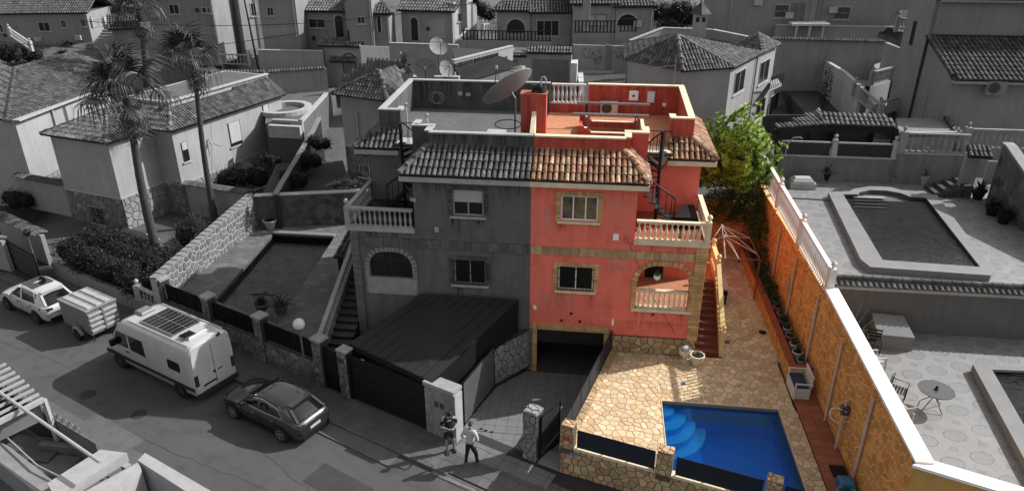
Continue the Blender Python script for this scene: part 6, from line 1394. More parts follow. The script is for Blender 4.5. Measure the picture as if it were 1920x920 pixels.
# garage gate structure
gg = thing('garage_wall', 'walled garage front with panelled door and tiled coping right of centre', 'garage', gz(1030, 150, 6))
g0 = gz(990, 150, 5.8); g1 = gz(1070, 152, 5.8); eg = (g1-g0).normalized(); ng = V((-eg.y, eg.x, 0)); h0 = upz(g0, 990, 98)
shell(gg, [V((p.x, p.y, 0)) for p in (g0-eg*1.5, g1, g1+ng*2, g0+ng*2-eg*1.5)], 4.0, h0, WALL_M); strip(gg, g0-eg*.1-ng*.2, g1+eg*.1-ng*.2, h0, .8, .4)
strip(gg, g0-eg*1.6-ng*.15, g0-eg*.15-ng*.15, h0-.3, .5, .25)
for k in range(4): MB().prism([xy(g0+eg*.4-ng*.05), xy(g1-eg*.2-ng*.05), xy(g1-eg*.2), xy(g0+eg*.4)], 5.9-.9+.62*k+.02, 5.0+.62*(k+1)).build('door_panel', mat('door_grey', .13, .10, rough=.6), gg)
lw2('yard_wall', 'white painted yard wall with climbing plants left of the octagonal roof house', [(1073, 126), (1135, 126)], [6.6, 6.6], [(1072, 84), (1134, 86)], WALL_L, cap=None)
lw2('yard_wall', 'second white yard wall panel, next to the octagonal roof house', [(1145, 126), (1180, 126)], [6.6, 6.6], [(1145, 86), (1180, 86)], WALL_L, cap=None)
lw2('yard_wall', 'dark wall strip between the two white yard walls', [(1134, 126), (1146, 126)], [6.6, 6.6], [(1134, 84), (1146, 86)], WALL_G, cap=None)
for (px, py) in ((1098, 98), (1118, 103), (1158, 98)):
    p = gz(px, py, 8.2); p = gz(px, 126, 6.6)-Zv*0; z = upz(p, px, py); b = leafmass('', '', '', [((p.x, p.y-.12, z), .35), ((p.x+.1, p.y-.12, z-.4), .25)], None, 200, .2, int(px)); tag(b.build('climbing_plant', LEAF_G), 'dark climbing plant on the white yard wall, at %s' % {1098: 'its left part', 1118: 'its right part, the smaller', 1158: 'the second panel'}[px], 'climbing plant')
pb = thing('swimming_pool', 'small pool with white rim just behind the roof terrace balustrade', 'pool', gz(1120, 140, 6)); za2 = 6.2
o4 = gl([(1088, 180), (1180, 182), (1180, 129), (1082, 130)], za2); i4 = gl([(1096, 180), (1180, 182), (1180, 134), (1093, 135)], za2)
MB().holed((0,0,za2+.1), X, Y, o4, [[(p[0]*.98+i4[0][0]*.02, p[1]*.98+i4[0][1]*.02) for p in i4]], .3).build('rim', mat('rim_white', .5), pb)
MB().prism(i4, za2-.2, za2-.1).build('water', mat('pool_dim2', .10, .08, rough=.15, bump=0), pb)
b = MB(); p = gz(1075, 155, 6.2); b.box((p.x-.25, p.y-.2, 5.2), (p.x+.25, p.y+1.5, upz(p, 1071, 118))); tag(b.build('white_pier', mat('rim_white', .5)), 'bright white pier left of the small pool behind the roof', 'pier')
# ---------------- distant houses
def far_house(name, label, bl, br, zb_, top, depth, m_, rise=0.0, tl=None, over=.35, wins=(), arches=(), base=3.0, roof='gable', side=None):
    a, c = gz(*bl, zb_), gz(*br, zb_); z1 = upz(a, bl[0], top); ee = (c-a).normalized(); nn = V((-ee.y, ee.x, 0)); a = V((a.x, a.y, 0)); c = V((c.x, c.y, 0))
    t = thing(name, label, 'house', (a.x, a.y, zb_)); shell(t, [a, c, c+nn*depth, a+nn*depth], zb_-base, z1, m_)
    if rise:
        tl = tl or TILE_G; A, C_ = a-ee*over-nn*over+Zv*(z1+.02), c+ee*over-nn*over+Zv*(z1+.02); D_, B_2 = C_+nn*(depth+2*over), A+nn*(depth+2*over); hd = depth/2+over
        if roof == 'gable': R1, R2 = A+nn*hd+Zv*rise, C_+nn*hd+Zv*rise
        else: R1, R2 = A+nn*hd+ee*hd*.9+Zv*rise, C_+nn*hd-ee*hd*.9+Zv*rise
        if (R2-R1).dot(ee) < 0: R1 = R2 = (R1+R2)/2; tiles([A, C_, R1], tl, t, w_=.27, L_=.5, seg=4); 
        else: tiles([A, C_, R2, R1], tl, t, w_=.27, L_=.5, seg=4)
        if roof == 'hip': tiles([C_, D_, R2], tl, t, w_=.27, L_=.5, seg=4); tiles([B_2, A, R1], tl, t, w_=.27, L_=.5, seg=4); ridge([A, R1], tl, t); ridge([C_, R2], tl, t)
        MB().slab([D_, B_2, R1, R2] if (R2-R1).length > .1 else [D_, B_2, R1], .1).build('roof_bed', TILE_D, t)
        if (R2-R1).length > .1: ridge([R1, R2], tl, t)
    L0 = (c-a).length; b = MB(); band(b, a+ee*.05, c-ee*.05, z1-.28, z1-.12, .05, .05); b.build('cornice', WALL_M if m_ is WALL_G else WALL_G, t); b = MB(); band(b, a+ee*.05, c-ee*.05, zb_-.3, zb_+.35, .05, .03); b.build('wall_plinth', WALL_M if m_ is WALL_G else WALL_G, t)
    for q_ in ((.06, .94) if L0 > 5 else (.94,)): p = a+ee*L0*q_-nn*.08; MB().tube([p+Zv*(z1-.1), p+Zv*(zb_-.5)], .05, 5).build('drain_pipe', WALL_M, t)
    rq = random.Random(int(bl[0]*7+3)); k_ = int(L0/3.2)
    for i in range(k_):
        p = a+ee*(L0*(i+.5+rq.uniform(-.2, .2))/k_)-nn*.16; zz = zb_+rq.uniform(.35, .8)*(z1-zb_)*.8
        if rq.random() < .55: MB().bbox((p.x-.35, p.y-.15, zz), (p.x+.35, p.y+.15, zz+.5), .03).build('wall_unit', WHITE_G, t)
        else: MB().bbox((p.x-.12, p.y-.02, zz), (p.x+.12, p.y+.14, zz+.3), .02).build('lantern', DKG, t)
    for w_ in wins: face_px(t, a, c, *w_[:4], **(w_[4] if len(w_) > 4 else {}))
    for x0, y0, x1, y1 in arches:
        N = -nn; U = ee
        def hit(px, py): d = ray(px, py); q = (a-CAM_C).dot(N)/d.dot(N); return CAM_C+d*q
        p, q = hit(x0, y0), hit(x1, y1); W_ = (q-p).dot(U); H_ = p.z-q.z; O = p-Zv*H_+N*.03
        pts = [(0,0),(W_,0)]+[(W_/2+W_/2*math.cos(R(20*k)), H_-W_/2+W_/2*math.sin(R(20*k))) for k in range(10)]
        MB().holed(O, U, Zv, [(u*1.0+(-.12 if u < W_/2 else .12), v2+(.12 if v2 > 0 else 0)) for u, v2 in pts], [], .06).build('arch_frame', WHITE_G, t); MB().holed(O+N*.02, U, Zv, pts, [], .05).build('arch_opening', GLASS, t)
    return t
A_ = far_house('hillside_house', 'grey house top left with four small windows and an outside stair on each side', (-60, 100), (178, 96), 4.0, 26, 7, WALL_G, 1.8, TILE_D, wins=((70, 42, 96, 59), (113, 38, 125, 52), (150, 36, 162, 50), (-8, 46, 8, 61), (22, 46, 38, 66, dict(fm=WALL_M, glass=WALL_G)), (150, 84, 168, 97)))
far_house('hillside_house', 'flat grey house behind the third palm with square windows', (222, 112), (392, 100), 4.3, 54, 6, WALL_G, 1.0, TILE_D, wins=((302, 66, 326, 82), (277, 66, 285, 76)))
far_house('hillside_house', 'taller dark house at the top behind the third palm', (262, 60), (405, 60), 8.6, -40, 6, WALL_G, wins=((315, 8, 338, 27), (378, 14, 395, 25)))
far_house('hillside_house', 'narrow pale house with balcony left of the arched-door house', (418, 108), (468, 104), 5.4, 58, 5, WALL_M, .9, TILE_D)
far_house('hillside_house', 'bright-fronted flat house behind the utility pole', (462, 100), (492, 96), 6.0, -30, 7, WALL_L, wins=((468, 6, 483, 30), ))
far_house('hillside_house', 'dark house at the top between the utility pole and the arched-door house', (492, 60), (560, 60), 9.0, -5, 6, WALL_G, wins=((500, 14, 514, 30),))
far_house('arched_door_house', 'small grey house with pale window pair and tall arched doorway', (563, 96), (655, 98), 6.9, 20, 8, WALL_M, 1.6, wins=((578, 35, 611, 53),), arches=((627, 29, 647, 72),))
far_house('round_window_wing', 'recessed grey wing with small window and round vent beside the arched doorway', (657, 82), (702, 82), 8.2, -20, 6, WALL_G, wins=((669, 31, 685, 45),))
far_house('turret_house', 'small turret-like entrance with little tiled hood and slim arched door', (700, 84), (732, 84), 8.0, 26, 3, WALL_G, .8, TILE_D, roof='hip', arches=((707, 30, 715, 60),))
far_house('shuttered_house', 'grey house with arched barred door and wide pale shutter', (757, 84), (850, 88), 7.6, 19, 7, WALL_M, 1.7, wins=((803, 36, 834, 68, dict(fm=WHITE_G, glass=WALL_L, style='four')),), arches=((770, 33, 785, 76),))
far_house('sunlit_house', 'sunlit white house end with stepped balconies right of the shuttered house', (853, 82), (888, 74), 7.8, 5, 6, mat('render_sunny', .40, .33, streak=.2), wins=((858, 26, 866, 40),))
far_house('gabled_porch_house', 'grey house with decorated porch front and tiled gable', (932, 76), (998, 77), 7.9, 20, 6, WALL_M, 1.3, TILE_D, roof='hip', arches=((950, 36, 984, 62),))
far_house('glass_door_house', 'grey house wing with wide glazed door under a dark tiled roof', (998, 78), (1073, 78), 7.9, 24, 8, WALL_G, 1.7, TILE_D, wins=((1006, 38, 1048, 68, dict(style='three', fm=WHITE_G)),))
far_house('framed_shutter_house', 'pale grey house with one shutter in a dark patterned frame', (1073, 80), (1152, 80), 8.0, 8, 7, WALL_M, 1.4, TILE_G, wins=((1097, 27, 1137, 50, dict(fm=mat('frame_pattern', .07), glass=WALL_L, sill=False)),))
far_house('arched_niche_house', 'pale grey house with wide arched niche under a small tiled gable', (1150, 80), (1222, 80), 8.0, 12, 6, WALL_M, 1.2, TILE_G, roof='hip', arches=((1158, 27, 1195, 48),))
far_house('long_grey_house', 'long plain grey building at the top right with two white framed windows and a door', (1352, 80), (1520, 80), 7.6, -50, 8, WALL_G, wins=((1454, 8, 1477, 34, dict(grille=WHITE_G, style='one')), (1486, 5, 1507, 42, dict(sill=False, fm=WALL_G, glass=mat('door_dim', .11), name='front_door'))))
far_house('long_grey_house', 'long plain grey building continuing right, one white framed window', (1522, 72), (1716, 72), 7.9, -50, 8, WALL_G, wins=((1566, 12, 1592, 37, dict(grille=WHITE_G, style='one')),))
lw2('yard_wall', 'low wall with white top edge in front of the long grey building', [(1450, 78), (1700, 78)], [7.8, 7.8], [(1450, 48), (1700, 52)], WALL_G)
cnp = thing('white_canopy', 'small white canopy roof before the long grey building', 'canopy', gz(1515, 72, 8.1)); p = gz(1478, 72, 8.1); q = gz(1548, 72, 8.1); z1 = upz(p, 1478, 47)
MB().prism([(p.x, p.y-.6), (q.x, q.y-.6), (q.x, q.y+1.2), (p.x, p.y+1.2)], z1, z1+.2).build('canopy_slab', mat('rim_white', .5), cnp)
for t2 in (.15, .5, .85): r_ = p.lerp(q, t2); MB().box((r_.x-.1, r_.y-.5, 8), (r_.x+.1, r_.y-.3, z1)).build('post', WHITE_G, cnp)
lw2('yard_wall', 'tiled-top grey wall between the octagonal house and the right lane', [(1440, 125), (1690, 125)], [6.7, 6.7], [(1440, 74), (1690, 80)], WALL_M, cap=None, tiled=True)
# ---------------- octagonal roof house
OH = thing('octagonal_house', 'white house with many-sided tiled hip roof, square chimney and small balcony', 'house', (12, 24, 3))
zo = 9.0
o0, o1, o2, o3 = gz(1173, 112, zo), gz(1280, 134, zo), gz(1378, 127, zo), gz(1430, 100, zo)
apx = gz(1270, 67, zo+1.9); rb = gz(1340, 78, zo+1.5); o4_ = gz(1463, 84, zo); r4 = gz(1422, 63, zo+1.3); o00 = gz(1170, 82, zo); r3 = gz(1392, 70, zo+1.3)
tiles([o0, o1, apx], TILE_G, OH, w_=.24); tiles([o1, o2, apx], TILE_G, OH, w_=.24); tiles([o00, o0, apx], TILE_G, OH, w_=.24); tiles([o2, o3, apx], TILE_G, OH, w_=.24); r4 = gz(1422, 63, 10.0); o5_ = gz(1372, 84, 9.0); tiles([o3, o4_, r4], TILE_G, OH, w_=.24); tiles([o5_, o3, r4], TILE_G, OH, w_=.24)
ridge([o1, apx], TILE_G, OH, r=.16); ridge([o2, apx], TILE_G, OH, r=.14); ridge([o0, apx], TILE_D, OH, r=.14); ridge([apx, o3], TILE_D, OH, r=.12); ridge([o3, r4], TILE_G, OH); ridge([r4, o4_], TILE_G, OH); ridge([apx, o00], TILE_D, OH)
cen = V((apx.x, apx.y+1.0, 0)); W8 = [V((p.x, p.y, 0)).lerp(cen, .06) for p in (o0, o1, o2, o3, o4_)]
W8[3] = V((o3.x-.2, o3.y+.3, 0)); W8[4] = V((o4_.x-.25, o4_.y+.1, 0))
OWM = mat('render_white_house', .27, .22, sc=.5, streak=.15)
shell(OH, [W8[0], W8[1], W8[2], W8[4], W8[4]+V((-4, 4, 0)), W8[0]+V((1, 6, 0))], 2.0, zo-.05, OWM)
face_px(OH, W8[2], W8[4], 1379, 137, 1393, 168, fm=WHITE_G); face_px(OH, W8[2], W8[4], 1426, 118, 1438, 150, fm=WHITE_G); face_px(OH, W8[2], W8[4], 1419, 192, 1431, 215, fm=WHITE_G); face_px(OH, W8[2], W8[4], 1444, 182, 1456, 208, fm=WHITE_G)
ei = (W8[4]-W8[2]).normalized(); MB().tube([W8[2].lerp(W8[4], .52)+V((ei.y, -ei.x, 0))*.1+Zv*(zo-.1), W8[2].lerp(W8[4], .52)+V((ei.y, -ei.x, 0))*.1+Zv*3], .06, 6).build('drain_pipe', WALL_M, OH)
cp_ = gz(1308, 78, zo+1.2); cc = MB().box((cp_.x-.42, cp_.y-.35, zo-.2), (cp_.x+.42, cp_.y+.35, zo+3.0)).build('chimney', OWM, OH)
MB().box((cp_.x-.3, cp_.y-.36, zo+2.5), (cp_.x-.08, cp_.y+.36, zo+2.8)).box((cp_.x+.12, cp_.y-.36, zo+2.5), (cp_.x+.32, cp_.y+.36, zo+2.8)).build('flue_opening', DARK, cc)
MB().lathe([(.75, zo+3.0), (.1, zo+3.7)], (cp_.x, cp_.y, 0), 4, None).build('chimney_hood', TILE_D, cc); b = MB(); finial(b, cp_.x, cp_.y, zo+3.65, 1.1); b.build('hood_finial', WHITE_G, cc)
g0, g1 = gz(1443, 168, 6.3), gz(1466, 158, 6.3); bo = thing('iron_balcony', 'small balcony with dark railing on the right corner of the octagonal house', 'balcony', g0)
MB().prism([xy(W8[4]+V((-.2,-.6,0))), xy(g0), xy(g1), xy(W8[4]+V((.6, .6, 0)))], 6.15, 6.3).build('slab', WHITE_G, bo)
b = MB(); b.beam(V((g0.x,g0.y,7.2)), V((g1.x,g1.y,7.2)), .08, .08)
for k in range(8): p = g0.lerp(g1, k/7); b.box((p.x-.02, p.y-.02, 6.3), (p.x+.02, p.y+.02, 7.2))
b.build('railing', DARK, bo)
lw2('curved_wall', 'curved pale parapet wall behind the octagonal roof', [(1180, 115), (1240, 108), (1330, 105), (1420, 120)], [7.6, 7.6, 7.6, 7.6], [(1200, 78), (1215, 53), (1330, 57), (1415, 75)], WALL_M, cat='parapet')
# ---------------- lane and slanting walls to the right
struct(MB().prism([xy(gz(1455, 150, 4.6)), xy(gz(1530, 235, 4.6)), xy(gz(1600, 235, 4.6)), xy(gz(1500, 128, 4.6))], 2, 4.6).build('lane', mat('lane', .055, .04)))
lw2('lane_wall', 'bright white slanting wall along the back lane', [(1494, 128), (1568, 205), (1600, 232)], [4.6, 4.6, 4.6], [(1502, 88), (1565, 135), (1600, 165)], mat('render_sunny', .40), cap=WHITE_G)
o = balustrade(gz(1600, 178, 6.4), gz(1648, 222, 6.0)*1.0, .9, WALL_L, None, gap=.3, posts=(0, 1), post_w=.3); tag(o, 'sloping white balustrade at the lane, above the tiled arbour', 'balustrade')
cy_ = thing('cypress', 'slim dark cypress standing against the slanting lane wall', 'cypress', gz(1543, 205, 4.6)); p = gz(1543, 203, 4.6)
MB().tube([(p.x, p.y, 4.4), (p.x, p.y, 7.6)], .08, 5, .02).build('trunk', mat('bark_grey', .04), cy_); leafmass('', '', '', [((p.x, p.y, 5.0+.3*k), .42-.03*abs(k-3)) for k in range(9)], None, 500, .14, 5).build('crown', mat('cypress_dark', .012, .006, isl=.4, bump=0), cy_)
struct(MB().prism([xy(gz(1570, 175, 5.2)), xy(gz(1620, 235, 5.2)), xy(gz(1660, 225, 5.2)), xy(gz(1660, 145, 5.2))], 2, 5.2).build('side_terrace', CONC))
st_ = thing('terrace_pool', 'small walled garden pool between the lane and the large right house', 'pool', gz(1610, 150, 5.3)); MB().prism([xy(gz(1592, 155, 5.3)), xy(gz(1640, 155, 5.3)), xy(gz(1640, 138, 5.3)), xy(gz(1585, 138, 5.3))], 5.22, 5.34).build('water', mat('pool_dark', .02), st_)
MB().prism([xy(gz(1575, 165, 5.2)), xy(gz(1606, 180, 5.2)), xy(gz(1640, 160, 5.2)), xy(gz(1595, 157, 5.2))], 5.21, 5.6).build('rim', WHITE_G, st_)
# ---------------- large house at the right edge
RH = thing('right_edge_house', 'large dark grey house at the right edge with two stepped tiled roofs', 'house', (24, 18, 6))
y0 = 18.0; x0 = gy(1787, 150, y0).x; zf = gy(1787, 150, y0).z
MB().box((x0, y0, 3.5), (44, y0+.25, zf)).build('front_wall', WALL_G, RH)
yt = y0+4.4; zt2 = gy(1757, 66, yt).z
tiles([(x0-.1, y0-.45, zf+.08), (42, y0-.45, zf+.08), (42, yt, zt2), (x0-.25, yt, zt2)], TILE_D, RH, w_=.27, L_=.5)
MB().box((x0-.15, y0-.5, zf-.12), (42, y0+.0-.002, zf+.02)).build('eave', WALL_M, RH)
MB().holed((x0, yt, 0), -Y, Zv, [(0, 3.5), (yt-y0-.26, 3.5), (yt-y0-.26, zf), (0, zt2-.15)], [], .25).build('gable_wall', WALL_G, RH)
MB().box((x0+.2, yt+.0, zf), (44, yt+.25, zt2+2.1)).build('upper_wall', WALL_G, RH)
b = MB().tube([(x0, yt-.3, zt2+.05), (42, yt-.3, zt2+.05)], .04, 5); b.build('pipe_run', DKG, RH)
z3 = zt2+2.1; tiles([(x0-.2, yt-.4, z3+.05), (42, yt-.4, z3+.05), (42, yt+3.2, z3+1.9), (x0-.2, yt+3.2, z3+1.9)], TILE_D, RH, w_=.27, L_=.5); MB().box((x0, yt-.45, z3-.12), (42, yt-.002, z3+.0)).build('eave', WALL_M, RH)
MB().box((x0-.0, yt+.252, 3.5), (x0+.25, 26.6, z3+1.2)).build('side_wall', WALL_G, RH)
window(RH, (x0-.004, 25.2, 10.2), -Y, .5, 1.5, DKG, 'one', sill=False)
window(RH, (x0-.004, yt-.6, 6.2), -Y, 1.1, 1.6, WALL_M, 'two', glass=WALL_G); window(RH, (x0-.004, y0+1.7, 6.0), -Y, 1.2, 1.5, WALL_M, 'two', glass=WALL_G)
MB().tube([(x0-.1, yt, zt2), (x0-.1, yt, 5.5)], .07, 6).build('drain_pipe', DKG, RH)
q = gy(1866, 168, y0-.35); ac_unit(q.x, q.y, q.z-.33, 0, 'air conditioner hanging on the shaded front of the right edge house', mat('ac_grey', .2), s_=1.25)
q = gz(1690, 195, 6.3); bl_ = thing('terrace_balustrade', 'grey curved balustrade terrace at the foot of the right edge house', 'balustrade', q)
for (pa, pb_, z) in (((1645, 218), (1690, 205), 5.8), ((1690, 205), (1712, 192), 5.8), ((1632, 160), (1668, 150), 7.2), ((1680, 58), (1700, 62), 10.6)):
    a, c = gz(*pa, z), gz(*pb_, z); balustrade(a, c, .95, WALL_M, bl_, gap=.28, posts=(0, 1), post_w=.28)
MB().prism([xy(gz(1645, 220, 5.8)), xy(gz(1712, 194, 5.8)), xy(gz(1700, 150, 5.8)), xy(gz(1640, 165, 5.8))], 3, 5.78).build('terrace_slab', WALL_G, bl_)
MB().prism([xy(gz(1632, 163, 7.2)), xy(gz(1670, 152, 7.2)), xy(gz(1680, 110, 7.2)), xy(gz(1640, 120, 7.2))], 4, 7.18).build('balcony_slab', WALL_G, bl_)
lean = thing('lean_to_roof', 'dark tiled lean-to roof beside the right edge house', 'roof', gz(1680, 70, 10)); tiles([gz(1645, 68, 9.6), gz(1690, 88, 9.6), gz(1702, 60, 10.6), gz(1665, 52, 10.6)], TILE_D, lean, w_=.27)
MB().prism([xy(gz(1660, 75, 9.6)), xy(gz(1690, 86, 9.6)), xy(gz(1700, 66, 9.6))], 5, 9.4).build('wall', WALL_G, lean)
# flat shed behind the balustrade
sh_ = thing('flat_shed', 'flat roofed pale shed behind the heavy grey balustrade', 'shed', (20, 15, 6)); z = 6.95
P = [gz(1686, 252, z), gz(1794, 252, z), gz(1778, 222, z), gz(1680, 222, z)]; shell(sh_, [V((p.x, p.y, 0)) for p in P], 4, z, WALL_M, 'wall'); MB().prism([xy(p) for p in P], z-.15, z-.05+.06).build('flat_roof', mat('shed_roof', .17, .13), sh_)
b = MB(); band(b, V((P[0].x, P[0].y, 0)), V((P[1].x, P[1].y, 0)), z+.003, z+.12, .2, .05); b.build('roof_edge', WALL_L, sh_)
tiles([gz(1800, 260, z-.1), gz(1812, 262, z-.1), gz(1778, 222, z+.2), gz(1768, 220, z+.2)][::1], TILE_D, sh_, th=.05)
# ---------------- flat roofs and dishes behind the grey terrace
fr = thing('flat_roof_house', 'low house behind the grey roof terrace with tiled slope and white parapet', 'house', (-4, 22, 5)); z = 8.4
tiles([gz(866, 154, 8.5), gz(975, 122, 8.5), gz(936, 105, 9.5), gz(850, 129, 9.5)], TILE_G, fr, w_=.26)
P = [gz(850, 158, z-.1), gz(978, 160, z-.1), gz(985, 125, z-.1), gz(860, 118, z-.1)]; shell(fr, [V((p.x, p.y, 0)) for p in P], 3, z-.05, WALL_L)
tiles([gz(640, 152, z), gz(760, 160, z), gz(770, 120, z+1.2), gz(705, 112, z+1.2)], TILE_D, fr, w_=.26)
a, c = gz(852, 124, z+.8), gz(962, 100, z+.8); wall_thing('roof_parapet', 'pale sloping parapet above the tiled slope behind the grey terrace', [V((a.x, a.y, 0)), V((c.x, c.y, 0))], z-2, [z+1.1, z+1.25], WALL_L, cat='parapet')
cnp = thing('awning_frame', 'dark flat awning behind the satellite dishes', 'awning', gz(880, 110, 8.5)); P = [gz(850, 90, 9.4), gz(910, 100, 9.2), gz(880, 118, 9.2), gz(845, 108, 9.2)]
MB().prism([xy(p) for p in (gz(848, 88, 9.4), gz(910, 92, 9.4), gz(908, 100, 9.4), gz(852, 112, 9.4))], 9.3, 9.36).build('awning_cloth', DKG, cnp)
for p in (gz(850, 92, 9.4), gz(908, 96, 9.4), gz(856, 110, 9.4)): MB().tube([V((p.x, p.y, 7)), V((p.x, p.y, 9.35))], .05, 5).build('post', DKG, cnp)
DG = mat('dish_pale', .20, .16)
for (px, py, rad, az, el, l, ms) in ((797, 131, .62, -75, 12, 'flat round satellite dish seen face on, lowest of the cluster', .9), (766, 140, .45, -120, 20, 'leftmost small satellite dish of the cluster', .6), (835, 129, .5, -40, 15, 'satellite dish turned right, right of the face-on dish', .8), (822, 88, .55, -60, 35, 'tallest satellite dish of the cluster, tilted up', 1.3), (762, 108, .4, 170, 20, 'dark small satellite dish seen from the side', .9)):
    p = gy(px, py, 14.5); dish(p.x, p.y, p.z, rad, R(az), R(el), l, DG if px != 762 else DKG, mast=ms)
mb_ = MB()
for px in (770, 797, 822, 848): p = gy(px, 150, 14.6); mb_.box((p.x-.4, p.y-.1, p.z-1.2), (p.x+.4, p.y+.3, p.z+.2))
tag(mb_.build('dish_plinth', WALL_L), 'pale plinth carrying the cluster of satellite dishes', 'plinth')
# utility pole and overhead wires
up2 = thing('utility_pole', 'thin dark utility pole in front of the bright-fronted house', 'pole', gz(487, 132, 5)); g = gz(487, 132, 5); MB().tube([(g.x, g.y, 3), (g.x-.6, g.y, 5.0+8.5)], .1, 6, .06).build('shaft', DKG, up2)
for k, (p, q) in enumerate((((-40, 75, 11.5), (560, 62, 11.0)), ((150, 40, 12), (900, 5, 12.6)))):
    a, c = gz(*p), gz(*q); tag(MB().tube([a.lerp(c, i/12)-Zv*.8*math.sin(PI*i/12) for i in range(13)], .02, 4).build('overhead_wire', DARK), ('lower' if k == 0 else 'upper')+' thin overhead wire crossing the houses at the top left', 'wire')
# small extras on the upper left houses
for k, (pa, pb2, z, mm) in enumerate((((205, 52), (392, 44), 8.6, TILE_D),)):
    hd = thing('tiled_hood', 'long dark tiled strip roof over the flat grey house behind the third palm', 'roof', gz(*pa, z)); tiles([gz(205, 52, z), gz(392, 44, z), gz(388, 34, z+.5), gz(215, 40, z+.5)], mm, hd, w_=.27)
aw = thing('window_awning', 'small pale awning over a window right of the third palm crown', 'awning', gz(398, 12, 10)); MB().slab([gz(375, 15, 10.0), gz(415, 12, 10.0), gz(412, 3, 10.6), gz(388, 4, 10.6)], .06).build('awning_cloth', WALL_M, aw)
for k, (px, py, z, l) in enumerate(((655, 10, 11.2, 'left small chimney above the arched-door house'), (870, 8, 11.0, 'small chimney above the sunlit house end'), (1100, 5, 11.6, 'small chimney above the framed shutter house'))):
    p = gz(px, py, z); t_ = thing('roof_chimney', l, 'chimney', p); MB().box((p.x-.3, p.y-.3, z-2), (p.x+.3, p.y+.3, z+.4)).build('stack', WALL_M, t_); MB().bbox((p.x-.4, p.y-.4, z+.402), (p.x+.4, p.y+.4, z+.55), .08).build('cowl', TILE_D, t_)
# stairs with white balusters on hillside houses
o = balustrade(gz(60, 95, 5.6), gz(20, 68, 6.4)*1.0, .9, WHITE_G, None, gap=.35, posts=(0, 1), post_w=.3); tag(o, 'white stair balustrade in front of the top left house', 'balustrade')
for (pa, pb2, z, l) in (((175, 52), (198, 50), 7.0, 'short white balustrade right of the top left house'), ((415, 120), (470, 122), 6.0, 'white balustrade strip below the narrow pale house'), ((308, 122), (345, 124), 5.6, 'white balustrade piece behind the second palm crown'), ((380, 80), (400, 78), 7.0, 'short white balustrade left of the narrow pale house'), ((905, 66), (935, 60), 8.6, 'slanting pale balustrade left of the decorated porch')):
    o = balustrade(gz(*pa, z), V((*xy(gz(*pb2, z)), z)), .9, WHITE_G, None, gap=.32, posts=(0, 1), post_w=.3); tag(o, l, 'balustrade')
b = MB()
for k in range(7): p = gz(192, 80, 5.4); b.box((p.x-1.2, p.y+.4*k, 4.5), (p.x+1.0, p.y+.4*k+.45, 5.2+.25*k))
tag(b.build('stone_steps', WALL_M), 'flight of steps with white sides right of the top left house', 'steps')
for k in range(2):
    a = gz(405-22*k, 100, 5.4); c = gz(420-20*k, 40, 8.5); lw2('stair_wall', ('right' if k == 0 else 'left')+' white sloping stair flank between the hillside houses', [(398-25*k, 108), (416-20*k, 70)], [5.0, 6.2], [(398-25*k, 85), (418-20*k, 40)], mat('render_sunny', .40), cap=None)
# ================================================================== vehicles
def loft(secs, close=True):
    "secs: list of (x, [(y,z)...half profile from bottom centre to top centre]) -> closed symmetric hull"
    b = MB(); n = len(secs[0][1]); rings = []
    for x, h in secs:
        full = [(x, y, z) for y, z in h]+[(x, -y, z) for y, z in reversed(h[1:-1])]; rings.append(full)
    m_ = len(rings[0])
    for r_ in rings: b.v += r_
    for i in range(len(rings)-1):
        for k in range(m_): j = (k+1) % m_; b.f.append((i*m_+k, i*m_+j, (i+1)*m_+j, (i+1)*m_+k))
    b.f.append(tuple(range(m_-1, -1, -1))); b.f.append(tuple(range((len(rings)-1)*m_, len(rings)*m_)))
    return b
def wheel(t, x, y, r_, w_, rimm, spokes=5):
    s_ = 1 if y > 0 else -1; M_ = Matrix.Translation((x, y, r_)) @ Matrix.Rotation(R(-90*s_), 4, 'X')
    wh = MB().lathe([(r_*.62, -w_/2), (r_*.94, -w_/2), (r_, -w_/2+.03), (r_, w_/2-.03), (r_*.94, w_/2), (r_*.64, w_/2)], (0,0,0), 24, M_, cap=False).build('wheel', flat('tyre', .012, rough=.8, spec=.2), t, smooth=True, world=False)
    MB().lathe([(.01, w_/2-.04), (r_*.64, w_/2-.04), (r_*.64, w_/2-.035)], (0,0,0), 20, M_).build('brake_disc', DARK, wh, world=False)
    b = MB().lathe([(r_*.60, w_/2-.03), (r_*.66, w_/2-.03), (r_*.66, w_/2+.008), (r_*.60, w_/2+.008)], (0,0,0), 24, M_, cap=False).lathe([(.0, w_/2-.03), (r_*.14, w_/2-.03), (r_*.12, w_/2+.005), (0, w_/2+.005)], (0,0,0), 10, M_)
    for k in range(spokes):
        a = 2*PI*k/spokes; b.add(*[(q.v, q.f) for q in [MB().beam((0.04*math.cos(a), .04*math.sin(a), w_/2-.012), (r_*.62*math.cos(a), r_*.62*math.sin(a), w_/2-.008), r_*.13, .02)]][0], M_)
    b.build('rim', rimm, wh, smooth=False, world=False)
    return wh
def arch_disc(t, x, y, r_, m_):
    s_ = 1 if y > 0 else -1; P = [(x+r_*math.cos(R(a)), r_*.0+max(.12, .34+r_*math.sin(R(a)))) for a in range(-40, 221, 13)]
    b = MB(); b.holed((0, y, 0), X*-s_, Zv, [(-s_*p[0], p[1]) for p in P], [], .05); b.build('wheel_arch', m_, t, world=False)
def plate(t, x, y, z, w_, m_, text=None, face=-1):
    p_ = MB().box((min(x, x+.015*face), y-w_/2, z-.055), (max(x, x+.015*face), y+w_/2, z+.055)).build('number_plate', m_, t, world=False)
    return p_
PLM = flat('plate_pale', .4)
